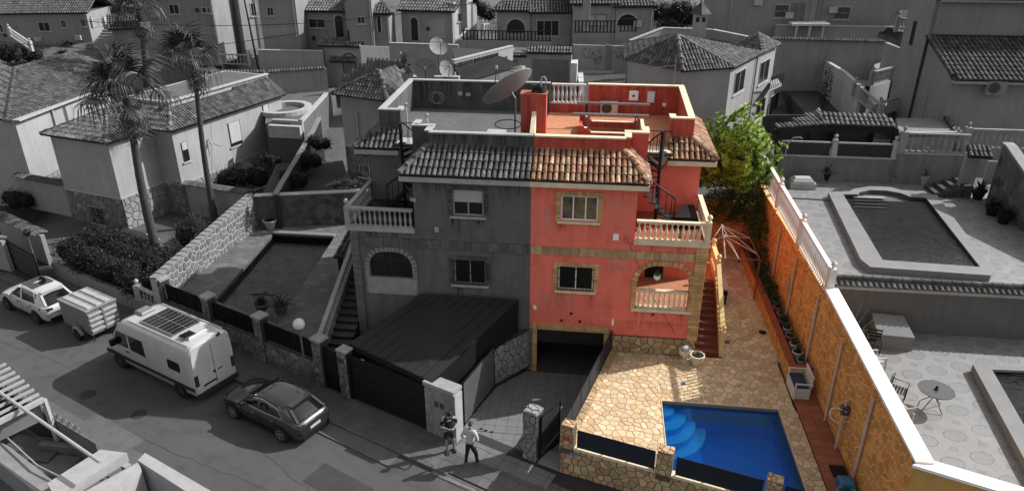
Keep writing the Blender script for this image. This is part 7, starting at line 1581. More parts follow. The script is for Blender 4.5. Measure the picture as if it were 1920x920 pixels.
def car(name, label, s0, t0, L_, W_, H_, paint, rimm, roofm=None, suv=False, dirn=-1, hood=.62, loc=None, trimm=None):
    p = sp(s0, t0) if loc is None else V(loc); t = thing(name, label, 'car', (p.x, p.y, 0.004), SA+(PI if dirn < 0 else 0)); w = W_/2; h0 = .93 if not suv else 1.02; l = L_/2; zb = .2 if not suv else .26
    def sec(x, k, zs, zt, zbb=zb): return (x, [(0, zbb), (w*k*.86, zbb), (w*k*.955, zbb+.10), (w*k*.985, zbb+.26), (w*k, zs-.28), (w*k*.985, zs-.12), (w*k*.95, zs-.03), (w*k*.86, zs+.012), (w*k*.5, zt), (0, zt+.015)])
    S = [sec(-l, .70, h0*.82, h0*.84, zb+.12), sec(-l+.06, .86, h0*.92, h0*.94, zb+.05), sec(-l+.22, .95, h0+.02, h0+.04), sec(-l+.7, 1, h0+.03, h0+.05), sec(-.6, 1, h0, h0+.03), sec(.3, 1, h0-.02, h0+.02), sec(l*.42, 1, h0-.05, h0+.02), sec(l*.62, .985, h0-.10, h0-.03), sec(l*.8, .96, h0-.18, h0-.10), sec(l-.18, .90, h0-.30, h0-.22), sec(l-.04, .78, h0*.55, h0*.6), sec(l, .62, h0*.45, h0*.48, zb+.1)]
    loft(S).build('body', paint, t, smooth=True, world=False)
    # glasshouse
    zr_ = H_; yb = w*.90; yr = w*.66; x_ws, x_rf, x_rr, x_rw = l*.42, l*.02, -l*.62, -l*.93
    def gsec(x, z, yb_, yt, z0): return (x, [(0, z0-.04), (yb_, z0-.04), (yb_-.01, z0+.02), ((yb_+yt)/2+.015, (z0+z)/2), (yt+.02, z-.05), (yt-.05, z-.012), (yt*.5, z+.005), (0, z+.01)])
    G = [gsec(x_rw, h0+.06, yb*.86, yb*.80, h0), gsec(x_rr-.12, zr_-.10, yb*.95, yr*.92, h0), gsec(x_rr+.1, zr_-.035, yb*.98, yr*.98, h0), gsec(-.3, zr_, yb, yr, h0-.01), gsec(x_rf, zr_-.02, yb, yr*.98, h0-.02), gsec(x_rf+.25, zr_-.12, yb*.98, yr*.95, h0-.03), gsec(x_ws, h0+.05, yb*.93, yb*.86, h0-.03)]
    loft(G).build('glasshouse', flat('car_glass', .006, rough=.05, spec=.7), t, smooth=True, world=False)
    # roof skin and pillars
    def rsec(x, z, yt): return (x, [(0, z-.03), (yt+.035, z-.075), (yt+.04, z-.045), (yt-.03, z+.003), (yt*.5, z+.02), (0, z+.026)])
    loft([rsec(x_rr-.25, zr_-.10, yr*.90), rsec(x_rr+.1, zr_-.03, yr*.98), rsec(-.3, zr_+.002, yr), rsec(x_rf, zr_-.018, yr*.98), rsec(x_rf+.12, zr_-.055, yr*.97)]).build('roof', roofm or paint, t, smooth=True, world=False)
    for s_ in (1, -1):
        b = MB(); b.beam((x_rf+.12, s_*(yr*.97+.02), zr_-.08), (x_ws+.02, s_*yb*.93, h0-.02), .06, .05)
        b.beam((-.05, s_*(yr+.035), zr_-.05), (-.12, s_*(yb+.004), h0), .08, .02); Q4 = [(x_rr+.32, s_*(yr*.98+.045), zr_-.085), (x_rr-.0, s_*(yb*.985+.012), h0+.0), (x_rw+.04, s_*(yb*.87+.02), h0+.0), (x_rr-.12, s_*(yr*.93+.035), zr_-.13)]; b.add(Q4+[(x_, y_-s_*.05, z_-.01) for x_, y_, z_ in Q4], [(0,1,2,3),(7,6,5,4),(0,4,5,1),(1,5,6,2),(2,6,7,3),(3,7,4,0)]); b.beam((x_rr-.16, s_*(yr*.86), zr_-.10), (x_rw+.0, s_*yb*.80, h0+.03), .10, .05)
        b.build('pillar', paint, t, world=False)
        if trimm: MB().tube([(x_ws-.1, s_*(yb*.95), h0+.0), (x_rf+.15, s_*(yr+.09), zr_-.13), (-.3, s_*(yr+.06), zr_-.075), (x_rr+.3, s_*(yr+.10), zr_-.16), (x_rr-.0, s_*(yb*.99), h0+.04), (-.4, s_*(yb+.015), h0+.02), (x_ws-.1, s_*(yb*.96), h0)], .012, 5).build('window_trim', trimm, t, world=False)
        MB().bbox((x_ws-.32, s_*(w+.02)-.07, h0+.0), (x_ws-.18, s_*(w+.02)+.09, h0+.13), .03).build('mirror', paint if not trimm else DARK, t, world=False)
        for xx in (.15, -.85): MB().box((xx-.08, s_*(w*1.0)-.012, h0-.2), (xx+.08, s_*w+.014, h0-.17)).build('door_handle', trimm or DARK, t, world=False)
        for xx in (-.15, -1.05, .85): MB().box((xx-.006, s_*w*.998-.012, zb+.2), (xx+.006, s_*w*.998+.004, h0-.06)).build('door_seam', DARK, t, world=False)
        MB().add([(-l+.03, s_*w*.80, h0-.20), (-l+.45, s_*w*.985, h0-.16), (-l+.45, s_*w*.98, h0-.06), (-l+.06, s_*w*.82, h0-.02), (-l-.01, s_*w*.52, h0-.05), (-l-.01, s_*w*.52, h0-.18)], [(0,1,2,3), (0,3,4,5), (5,4,3,0)]).build('tail_light', flat('tail_glass', .03, rough=.15), t, world=False)
        MB().add([(l-.02, s_*w*.62, .60), (l-.3, s_*w*.93, .64), (l-.38, s_*w*.92, .72), (l-.12, s_*w*.66, .70)], [(0,1,2,3), (3,2,1,0)]).build('headlight', flat('head_glass', .3, rough=.1), t, world=False)
        MB().box((-l*.5, s_*w*.97-.02, zb-.02), (l*.5, s_*w*.97+.012, zb+.1)).build('sill_trim', DARK if suv or trimm else paint, t, world=False)
    r_ = .34 if not suv else .35; wb = 1.33
    for x in (-wb, wb):
        for y in (w-.1, -w+.1): arch_disc(t, x+.02, (w+.0)*(1 if y > 0 else -1), r_+.07, DARK); wheel(t, x+.02, y*1.06, r_, .22, rimm)
    MB().box((-l-.02, -w*.75, zb+.02), (-l+.1, w*.75, zb+.2)).build('rear_bumper', DARK, t, world=False); plate(t, -l-.005, 0, h0*.62, .5, PLM)
    MB().beam((x_rr-.14, -yr*.85, zr_-.03), (x_rr-.14, yr*.85, zr_-.03), .26, .03).build('spoiler', roofm or paint, t, world=False)
    MB().tube([(-l+.3, .2, h0+.12), (-l+.42, -.25, h0+.2)], .012, 4).build('rear_wiper', DARK, t, world=False)
    return t
PAINT_W = flat('paint_white', .40, rough=.25, coat=.6); PAINT_D = flat('paint_dark', .024, rough=.25, coat=.8, metal=.2); RIM = flat('rim_alloy', .16, rough=.3, metal=.6); CHR = flat('chrome_trim', .45, rough=.15, metal=.9)
c_ = car('parked_car', 'white compact SUV with dark glass roof parked at the left edge of the street', -6.4, -2.4, 4.45, 1.82, 1.6, PAINT_W, RIM, roofm=None, suv=True)
MB().add([(-.9, -.5, 1.633), (.25, -.5, 1.615), (.25, .5, 1.615), (-.9, .5, 1.633)], [(0,1,2,3)]).build('glass_roof', flat('car_glass', .006), c_, world=False)
c_ = car('parked_car', 'dark metallic hatchback with chrome window trim parked behind the camper van', 10.3, -2.3, 4.42, 1.8, 1.45, PAINT_D, flat('rim_bright', .3, rough=.3, metal=.5), trimm=CHR)
MB().box((-2.225, -.5, .80), (-2.19, .5, .86)).build('tailgate_strip', CHR, c_, world=False)
car('parked_car', 'car with pale bonnet and dark glass mostly hidden behind the big hedge', 0, 0, 4.3, 1.8, 1.42, PAINT_W, RIM, roofm=DKG, loc=(sp(-7.6, 3.7).x, sp(-7.6, 3.7).y, 0), dirn=1)
# camper van
def van():
    p = sp(3.98, -2.42); t = thing('camper_van', 'long white high-roof camper van with solar panel on the roof', 'van', (p.x, p.y, .004), SA+PI); w = 1.0; H_ = 2.62
    def sec(x, k, zt, z0=.32, top=None): 
        a = min(zt, 1.35); return (x, [(0, z0), (w*k*.9, z0), (w*k*.985, z0+.1), (w*k, min(.8, zt*.7)), (w*k, a*.98 if zt < 1.5 else 1.3), (w*k*(.985 if zt > 2 else .97), zt*.82 if zt > 1.5 else zt*.985), (w*k*.93, zt-.16 if zt > 1.5 else zt-.01), (w*k*.85, zt-.045 if zt > 1.5 else zt), (w*k*.72, zt), (0, zt+.02)])
    S = [sec(-3.12, .93, H_-.06), sec(-3.06, .985, H_-.01), sec(-2.8, 1, H_), sec(0, 1, H_+.01), sec(1.1, 1, H_), sec(1.45, .995, H_-.12), sec(1.8, .985, 2.32), sec(2.15, .97, 1.9), sec(2.45, .955, 1.42), sec(2.75, .93, 1.18), sec(2.98, .88, 1.0), sec(3.1, .8, .75)]
    loft(S).build('body', PAINT_W, t, smooth=True, world=False)
    G = flat('car_glass', .006)
    def side(pts, m_, nm, s_=1, off=.012):
        def yy(z): return (w if z < 1.3 else w-(w*.015)*(z-1.3)/.85)
        vs = [(x, s_*(yy(z)+off), z) for x, z in pts]+[(x, s_*(yy(z)-.02), z) for x, z in pts]; n = len(pts)
        return MB().add(vs, [tuple(range(n)), tuple(range(2*n-1, n-1, -1))]+[(i, n+i, n+(i+1)%n, (i+1)%n) for i in range(n)]).build(nm, m_, t, world=False)
    for s_ in (1, -1):
        side([(1.12, 1.32), (1.95, 1.30), (2.12, 1.42), (1.78, 1.98), (1.12, 2.0)], G, 'side_window', s_)
        side([(-.05, 1.26), (.95, 1.30), (1.0, 2.0), (.0, 2.02)], G, 'side_window', s_) if s_ > 0 else None
        if s_ > 0: side([(.46, 1.3), (.49, 1.3), (.5, 2.0), (.47, 2.0)], flat('rubber', .02), 'window_divider', s_, .018)
        side([(-2.35, 1.36), (-2.3, 1.3), (-1.62, 1.3), (-1.57, 1.36), (-1.57, 1.68), (-1.62, 1.74), (-2.3, 1.74), (-2.35, 1.68)], G, 'side_window', s_)
        side([(-3.05, .62), (2.9, .62), (2.9, .78), (-3.05, .78)], DKG, 'side_moulding', s_, .02)
        for x in (1.03, -.98): side([(x, .45), (x+.012, .45), (x+.012, 2.2), (x, 2.2)], flat('seam', .1), 'door_seam', s_, .003)
        side([(1.15, 1.08), (1.35, 1.08), (1.35, 1.12), (1.15, 1.12)], DARK, 'door_handle', s_, .03)
        MB().bbox((1.95, s_*1.03-.02, 1.25), (2.1, s_*1.22+.02, 1.55) if s_ > 0 else (2.1, s_*1.03+.02, 1.55), .04).build('mirror', DARK, t, world=False) if s_ > 0 else MB().bbox((1.95, -1.24, 1.25), (2.1, -1.01, 1.55), .04).build('mirror', DARK, t, world=False)
        MB().box((-3.135, s_*.86-.07, .85), (-3.06, s_*.86+.09*1, 1.35)).build('tail_light', flat('tail_glass', .03), t, world=False)
        for x in (-2.08, 2.06): arch_disc(t, x, s_*1.004, .43, DKG); wheel(t, x, s_*.91, .35, .24, flat('rim_grey', .09, metal=.5), 6)
    MB().add([(2.16, -.86, 1.86), (2.16, .86, 1.86), (1.62, .80, 2.46), (1.62, -.80, 2.46), (2.5, -.86, 1.40), (2.5, .86, 1.40)], [(4,5,1,0), (0,1,2,3)]).build('windscreen', G, t, world=False)
    MB().box((-3.19, -.95, .3), (-3.04, .95, .5)).build('rear_bumper', DKG, t, world=False)
    MB().box((-3.14, -.006, .55), (-3.11, .006, 2.4)).build('door_seam', flat('seam', .1), t, world=False)
    for s_ in (1, -1):
        MB().holed((-3.122, 0, 0), -Y, Zv, [(a, z) for a, z in ((s_*.12, 1.35), (s_*.75, 1.35), (s_*.70, 2.25), (s_*.14, 2.3))], [], .02).build('rear_panel', flat('panel_white', .36, rough=.3), t, world=False)
    MB().box((-3.15, -.34, 1.12), (-3.11, -.12, 1.16)).build('door_handle', DARK, t, world=False); MB().tube([(-3.12, .04, 1.14), (-3.15, .04, 1.14)], .06, 8).build('emblem', DARK, t, world=False)
    MB().box((-3.15, .0, .72), (-3.11, .62, .78)).build('plate_lamp_bar', DARK, t, world=False); plate(t, -3.125, .33, .64, .52, PLM)
    so = MB().box((-1.75, -.62, H_+.06), (.35, .62, H_+.09)).build('solar_panel', flat('solar', .012, rough=.15), t, world=False); b = MB()
    for k in range(9): b.box((-1.75+.26*k, -.62, H_+.0905), (-1.735+.26*k, .62, H_+.094))
    b.box((-1.75, -.01, H_+.095), (.35, .01, H_+.098)).box((-.7-.02, -.62, H_+.095), (-.7+.02, .62, H_+.1)).box((-1.8, -.66, H_+.05), (.4, -.62, H_+.1)).box((-1.8, .62, H_+.05), (.4, .66, H_+.1)); b.build('panel_frame', flat('frame_alu', .25, metal=.4), so, world=False)
    MB().bbox((.75, -.3, H_), (1.3, .3, H_+.14), .05).build('roof_vent', flat('vent_grey', .16, rough=.3), t, world=False); MB().bbox((-2.6, -.35, H_), (-2.0, .5, H_+.12), .04).build('roof_vent', PAINT_W, t, world=False)
    MB().bbox((-2.55, .1, H_+.125), (-2.1, .62, H_+.16), .02).build('vent_cover', G, t, world=False)
    MB().tube([(-3.05, -.5, H_-.0), (-3.12, -.5, H_-.03), (-3.12, -.35, H_-.03)], .05, 6).build('rear_camera', DARK, t, world=False)
    for s_ in (1, -1): MB().beam((-2.9, s_*.8, H_+.02), (1.0, s_*.8, H_+.02), .04, .04).build('roof_rail', PAINT_W, t, world=False)
van()
# box trailer
def trailer():
    GM = mat('galvanised', .22, .15, sc=5, rough=.45, bump=.1, metal=.3); p = sp(-2.2, -2.2); t = thing('box_trailer', 'galvanised box trailer with ribbed lid and ribbed tailgate between the white car and the van', 'trailer', (p.x, p.y, .004), SA)
    MB().box((-1.15, -.7, .42), (1.15, .7, 1.62)).build('body', GM, t, world=False)
    MB().bbox((-1.19, -.74, 1.625), (1.19, .74, 1.68), .01).build('lid', GM, t, world=False)
    for k in range(3): y = -.42+.42*k; MB().bbox((-1.05, y-.13, 1.682), (1.05, y+.13, 1.72), .012).build('lid_rib', mat('rib_pale', .34, .26, sc=5, rough=.4), t, world=False)
    for k in range(4):
        z = .55+.26*k
        for y0_, y1_ in ((-.66, -.05), (.05, .66)): MB().bbox((1.152, y0_, z), (1.2, y1_, z+.12), .01).build('tailgate_rib', mat('rib_pale', .34), t, world=False)
        MB().box((-1.1, -.725, z), (1.1, -.702, z+.03)).build('side_seam', GM, t, world=False)
    MB().box((1.152, -.04, .45), (1.215, .04, 1.6)).build('tailgate_bar', GM, t, world=False)
    for s_ in (1, -1): wheel(t, .25, s_*.86, .29, .16, flat('rim_grey', .09)); MB().add(*[(q.v, q.f) for q in [MB().tube([(.25+.36*math.cos(R(a)), s_*.86, .29+.36*math.sin(R(a))) for a in range(10, 171, 20)], .09, 6)]][0]).build('mudguard', GM, t, world=False)
    MB().beam((-1.15, 0, .42), (-2.0, 0, .42), .08, .08).build('drawbar', DKG, t, world=False); MB().tube([(1.05, -.62, .42), (1.05, -.62, .03)], .03, 6).build('prop_stand', DKG, t, world=False); MB().tube([(-1.9, 0, .42), (-1.9, 0, .08)], .03, 6).build('jockey_wheel', DKG, t, world=False)
trailer()
# ================================================================== street lamps
def lamp(s_, t_, h_, label, globe, rr=.24, pole=None):
    p = sp(s_, t_, .1); t = thing('street_lamp', label, 'street lamp', p); MB().tube([p, p+Zv*.35, p+Zv*.36, p+Zv*(h_-rr)], [.07, .07, .045, .04], 8).build('pole', pole or flat('lamp_pole', .10, rough=.5), t, smooth=True)
    MB().lathe([(rr*math.sin(R(a)), rr-rr*math.cos(R(a))) for a in range(8, 181, 14)], (p.x, p.y, p.z+h_-rr), 18).build('globe', globe, t, smooth=True)
    MB().lathe([(.03,0),(.08,.03),(.07,.08)], (p.x, p.y, p.z+h_-rr-.05), 8).build('collar', DARK, t)
lamp(10.05, -.35, 3.05, 'street lamp with plain white globe in front of the stone fence', mat('globe_white', .5, .46, rough=.3, bump=0))
lamp(-9.3, -.9, 2.9, 'street lamp with dark hooded globe at the slatted gate on the left', flat('globe_dark', .02, rough=.1), .2)
# ================================================================== people
SKIN = mat('skin_grey', .20, .17, sc=6, bump=0, rough=.6)
def skin_mesh(name, chains, m_, parent, sub=1):
    "chains: lists of (co, radius); one continuous body grown with the Skin modifier; first point of the first chain is the root"
    vs = []; es = []; rs = []; idx = {}
    for ch in chains:
        prev = None
        for co, r_ in ch:
            k = tuple(round(c, 3) for c in co)
            if k not in idx: idx[k] = len(vs); vs.append(k); rs.append(r_ if isinstance(r_, tuple) else (r_, r_))
            if prev is not None and prev != idx[k]: es.append((prev, idx[k]))
            prev = idx[k]
    me = bpy.data.meshes.new(name); me.from_pydata(vs, es, []); me.materials.append(m_)
    o = bpy.data.objects.new(name, me); COL.objects.link(o); o.parent = parent
    md = o.modifiers.new('skin', 'SKIN'); md.use_smooth_shade = True; md.branch_smoothing = .6
    for i, sv in enumerate(me.skin_vertices[0].data): sv.radius = rs[i]; sv.use_root = (i == 0)
    o.modifiers.new('sub', 'SUBSURF').levels = sub; o.modifiers['sub'].render_levels = sub
    return o
def hand(ch, wrist, d, side, up):
    "palm and five fingers as chains"
    wrist = V(wrist); d = V(d).normalized(); side = V(side).normalized(); n = d.cross(side)
    palm = wrist+d*.06; out = [[(tuple(wrist), .026), (tuple(palm), (.034, .022))]]
    for k, (o_, l) in enumerate(((-.03, .066), (-.010, .078), (.011, .072), (.031, .056))):
        a = palm+side*o_+d*.012; out.append([(tuple(palm), (.034, .022)), (tuple(a+d*.012), .0105), (tuple(a+d*l*.55+n*.012), .0095), (tuple(a+d*l+n*.034), .008)])
    out.append([(tuple(wrist+d*.03), .02), (tuple(wrist+d*.045-side*.04), .0115), (tuple(wrist+d*.085-side*.05+n*.015), .009)])
    out[0] = [(tuple(wrist), .026), (tuple(wrist+d*.03), .03), (tuple(palm), (.034, .022))]
    return out
def person(label, loc, rz, H_, pose, cloth):
    k = H_/1.78; t = thing('person', label, 'person', loc, rz)
    def S(*p): return tuple(c*k for c in p)
    J = pose; hip = S(0, 0, .93)
    ch = [[(hip, (.16, .115)), (S(J['lean']*.3, 0, 1.10), (.15, .105)), (S(J['lean']*.6, 0, 1.27), (.17, .12)), (S(J['lean'], 0, 1.43), (.165, .10)), (S(J['lean']+.01, 0, 1.52), (.06, .06)), (S(J['lean']+.02+J['nod']*.3, 0, 1.58), (.055, .058))]]
    for s_ in (1, -1):
        kn, an = J['leg'][s_]; ch.append([(hip, (.16, .115)), (S(0, s_*.095, .86), .10), (S((kn[0])*.5, s_*.105, .66), .085), (S(*kn), .062), (S(kn[0]*.4+an[0]*.6, kn[1]*.5+an[1]*.5, kn[2]*.55+an[2]*.45), .058), (S(*an), .042), (S(an[0]+.0, an[1], .05), .045), (S(an[0]+.14, an[1]+.02*s_, .035), (.042, .03)), (S(an[0]+.2, an[1]+.03*s_, .03), (.035, .022))])
        el, wr, d_ = J['arm'][s_]; sh = (J['lean'], s_*.19, 1.41)
        ch.append([(S(J['lean'], 0, 1.43), (.165, .10)), (S(*sh), .068), (S(*[(sh[i]+el[i])/2 for i in range(3)]), .052), (S(*el), .043), (S(*[(wr[i]+el[i])/2 for i in range(3)]), .038), (S(*wr), .027)])
        ch += hand(ch, S(*wr), d_, V((0, 0, 1)).cross(V(d_)) if abs(V(d_).z) < .9 else V((1, 0, 0)), 1)
    body = skin_mesh('body', ch, SKIN, t, 2)
    # head as its own shaped form on the neck, with face
    hx, hz = (J['lean']+.03+J['nod']*.5)*k, 1.665*k; M_ = Matrix.Translation((hx, 0, hz)) @ Matrix.Rotation(J['nod']*2.2, 4, 'Y') @ Matrix.Rotation(J.get('turn', 0), 4, 'Z')
    b = MB(); vs = []; fs = []; nu, nv = 16, 12
    for i in range(nv+1):
        ph = PI*i/nv
        for j in range(nu):
            th = 2*PI*j/nu; x = math.sin(ph)*math.cos(th); y = math.sin(ph)*math.sin(th); z = math.cos(ph)
            rx, ry, rz_ = .098, .078, .122
            if z < 0: ry *= 1+z*.28; rx *= 1+z*.12
            f = 1.0
            if x > .85 and abs(y) < .25 and -.35 < z < .1: f += .14
            if x > .6 and abs(z+.62) < .15: f += .04
            vs.append((x*rx*f+(.012 if z < -.3 and x > 0 else 0), y*ry, z*rz_))
    for i in range(nv):
        for j in range(nu): q = (j+1) % nu; fs.append((i*nu+j, i*nu+q, (i+1)*nu+q, (i+1)*nu+j))
    hd = MB().add(vs, fs, M_).build('head', SKIN, t, smooth=True, world=False)
    b = MB()
    for s_ in (1, -1):
        b.lathe([(.004,-.02),(.02,-.01),(.022,.01),(.008,.025)], (0,0,0), 6, M_ @ Matrix.Translation((-.005, s_*.078, -.01)))
    b.build('ear', SKIN, hd, world=False); b = MB()
    for s_ in (1, -1): b.box((.086, s_*.032-.013, .0), (.098, s_*.032+.013, .014), M_)
    b.build('eye', DARK, hd, world=False); MB().box((.088, -.022, -.066), (.102, .022, -.056), M_).build('mouth', flat('lip', .08), hd, world=False)
    b = MB(); vs = []; fs = []; nv2 = 7; lim = J.get('hair', .62)
    for i in range(nv2+1):
        for j in range(nu):
            th = 2*PI*j/nu; front = max(0, math.cos(th)); ph = (PI*lim*(1-.42*front))*i/nv2; r3 = 1.07
            vs.append((math.sin(ph)*math.cos(th)*.098*r3-.004, math.sin(ph)*math.sin(th)*.078*r3, math.cos(ph)*.122*r3))
    for i in range(nv2):
        for j in range(nu): q = (j+1) % nu; fs.append((i*nu+j, i*nu+q, (i+1)*nu+q, (i+1)*nu+j))
    MB().add(vs, fs, M_).build('hair', cloth['hair'], hd, smooth=True, world=False)
    g = 1.17; ch2 = [[(S(0, 0, .90), (.172*1.04, .135)), (S(J['lean']*.3, 0, 1.10), (.17, .13)), (S(J['lean']*.6, 0, 1.27), (.19, .138)), (S(J['lean'], 0, 1.43), (.195, .135)), (S(J['lean']+.005, 0, 1.49), (.10, .09))]]
    for s_ in (1, -1):
        el, wr, d_ = J['arm'][s_]; sh = (J['lean'], s_*.195, 1.41); e = cloth['sleeve']
        pts = [(S(*sh), .098), (S(*[(sh[i]+el[i])/2 for i in range(3)]), .07)]
        if e > 1: pts += [(S(*el), .058), (S(*[el[i]+(wr[i]-el[i])*.85 for i in range(3)]), .042)]
        else: pts += [(S(*[sh[i]+(el[i]-sh[i])*.8 for i in range(3)]), .068)]
        ch2.append([(S(J['lean'], 0, 1.43), (.195, .135))]+pts)
    skin_mesh('shirt', ch2, cloth['top'], t, 2)
    ch3 = [[(S(0, 0, .98), (.168, .128)), (S(0, 0, .90), (.17, .13))]]
    for s_ in (1, -1):
        kn, an = J['leg'][s_]; pts = [(S(0, 0, .90), (.17, .13)), (S(0, s_*.1, .82), .112), (S(kn[0]*.5, s_*.107, .66), .098 if cloth['long'] else .112)]
        if cloth['long']: pts += [(S(*kn), .076), (S(kn[0]*.4+an[0]*.6, kn[1]*.5+an[1]*.5, kn[2]*.55+an[2]*.45), .066), (S(an[0], an[1], an[2]+.0), .056)]
        else: pts += [(S(kn[0]*.85, kn[1], kn[2]+.07), .105)]
        ch3.append(pts)
    skin_mesh('trousers', ch3, cloth['legs'], t, 2)
    for s_ in (1, -1):
        kn, an = J['leg'][s_]; x, y = an[0]*k, an[1]*k; vs = []
        b = MB().prism([(x-.08, y-.035), (x-.09, y), (x-.08, y+.04), (x+.06, y+.05), (x+.17, y+.045), (x+.21, y+.01), (x+.17, y-.035), (x+.06, y-.045)], 0, [.085, .09, .085, .09, .05, .04, .05, .09]); b.build('shoe', cloth['shoe'], t, world=False)
    return t
TEE = mat('tee_black', .012, .009, sc=8, bump=.1); SHORTS = mat('shorts_black', .014); TRW = mat('trousers_black', .010, .008, sc=8, bump=.1); SHIRT = mat('shirt_pale', .36, .30, sc=8, bump=.1)
HAIR = mat('hair_black', .008, .005, sc=30, bump=.4); HAIRG = mat('hair_grey', .06, .04, sc=30, bump=.4); SHOE = flat('shoe_dark', .015, rough=.7); SHOEL = flat('shoe_grey', .10, rough=.7)
person('man in black t-shirt and black shorts looking down at his hands on the pavement', (-2.32, -5.95, .1), R(-62), 1.9,
       dict(lean=.03, nod=.20, turn=.2, hair=.66, leg={1: ((.05, .14, .5), (.0, .17, .08)), -1: ((.04, -.10, .5), (.02, -.10, .08))}, arm={1: ((.06, .30, 1.16), (.26, .12, 1.12), (.5, -.75, .1)), -1: ((.06, -.30, 1.16), (.27, -.08, 1.16), (.5, .75, .05))}),
       dict(top=TEE, legs=SHORTS, long=False, sleeve=1, hair=HAIR, shoe=SHOE))
person('man in pale long-sleeved shirt and black trousers standing by the driveway mouth', (-1.42, -6.55, .1), R(75), 1.86,
       dict(lean=.03, nod=.05, turn=-.5, hair=.6, leg={1: ((.04, .14, .5), (-.06, .16, .08)), -1: ((.08, -.16, .5), (.06, -.22, .08))}, arm={1: ((-.04, .30, 1.15), (.16, .22, 1.0), (.8, -.3, .2)), -1: ((-.04, -.30, 1.15), (.18, -.16, 1.02), (.8, .3, .2))}),
       dict(top=SHIRT, legs=TRW, long=True, sleeve=2, hair=HAIRG, shoe=SHOEL))
# ================================================================== palms
FRM = [mat('frond_dark', .045, .022, sc=3, isl=.5, bump=0, rough=.5), mat('frond_dry', .11, .07, sc=3, isl=.4, bump=0, rough=.7)]
def frond_mesh(name, m_, seed, L_=1.0, fan=1.05, droop=.5, nseg=22):
    rnd = random.Random(seed); b = MB(); b.tube([(0,0,0),(L_*.5,0,.08),(L_,0,.05)], .022, 4, .012); c = V((L_, 0, .05))
    for k in range(nseg):
        a = R(-105+210*k/(nseg-1)); l = fan*(1-.25*abs(a)/R(105))*rnd.uniform(.85, 1.1); d = V((math.cos(a), math.sin(a), .12)); s_ = V((-math.sin(a), math.cos(a), 0)); w_ = .038
        p1, p2, p3 = c+d*l*.45, c+d*l*.78+Zv*(-droop*.3), c+d*l*.98+Zv*(-droop*.95-rnd.uniform(0, .35))
        b.add([c, p1+s_*w_, p1-s_*w_, p2+s_*w_*.55, p2-s_*w_*.55, p3], [(0,1,2),(1,3,4,2),(3,5,4)])
    return b.mesh(name, m_)
FMS = [frond_mesh('frond', FRM[0], k, .95, 1.0, .7) for k in range(3)]; FDS = [frond_mesh('dead_frond', FRM[1], 9+k, .6, .8, 1.1, 12) for k in range(2)]
def palm(base, top, label, n=34, k=1.0, r0=.3, seed=1, bend=V((0,0,0))):
    rnd = random.Random(seed); t = thing('palm_tree', label, 'palm tree', base); base = V(base); top = V(top); pts = []; rs = []; m_ = 26
    for i in range(m_+1):
        u = i/m_; p = base.lerp(top, u)+bend*math.sin(PI*u); pts.append(p); rs.append((r0*(1.25-.55*u) if u < .12 else r0*(.95-.4*u))*(1+.05*(i % 2))+(.10 if u > .9 else 0))
    MB().tube(pts, rs, 10).build('trunk', mat('palm_trunk', .055, .03, sc=6, bump=.8, bsc=12), t, smooth=True)
    for i in range(n):
        a = i*2.399+rnd.uniform(-.2, .2); el = R(82-105*(i/n)); d = V((math.cos(a)*math.cos(el), math.sin(a)*math.cos(el), math.sin(el)))
        d = (d+V((-.28, -.05, 0))).normalized(); s_ = V((-math.sin(a), math.cos(a), 0)); s_ = (s_-d*s_.dot(d)).normalized(); u = d.cross(s_); sc_ = k*rnd.uniform(.85, 1.15)
        M_ = Matrix(((d.x*sc_, s_.x*sc_, u.x*sc_, top.x), (d.y*sc_, s_.y*sc_, u.y*sc_, top.y), (d.z*sc_, s_.z*sc_, u.z*sc_, top.z+.1), (0, 0, 0, 1)))
        if u.z < -.2: M_ = M_ @ Matrix.Rotation(PI, 4, 'X')
        inst('frond', FMS[i % 3], M_, t)
    for i in range(int(n*.4)):
        a = i*2.399; el = R(-62+rnd.uniform(-15, 15)); d = V((math.cos(a)*math.cos(el), math.sin(a)*math.cos(el), math.sin(el))); s_ = V((-math.sin(a), math.cos(a), 0)); u = d.cross(s_); z = rnd.uniform(-.9, -.1); sc_ = k*.9
        inst('dead_frond', FDS[i % 2], Matrix(((d.x*sc_, s_.x*sc_, u.x*sc_, top.x), (d.y*sc_, s_.y*sc_, u.y*sc_, top.y), (d.z*sc_, s_.z*sc_, u.z*sc_, top.z+z), (0, 0, 0, 1))), t)
    return t
b1p = gz(306, 512, 0); palm((b1p.x, b1p.y, 0), gy(240, 182, b1p.y+.2), 'tall thick palm rising beside the stone garden wall, wind-bent crown over the corner house roof', 19, 1.4, .27, 3, V((-.25, 0, 0)))
b2p = gz(404, 420, .1); palm((b2p.x, b2p.y, 0), gy(364, 120, b2p.y), 'slim palm right of the thick one, growing by the tiled-top wall', 15, 1.2, .21, 5, V((-.15, 0, 0)))
b3p = gz(274, 140, 6.1); palm((b3p.x, b3p.y, 5.0), gy(262, 22, b3p.y), 'farthest palm, crown cut by the top edge of the picture', 18, 1.5, .34, 7)
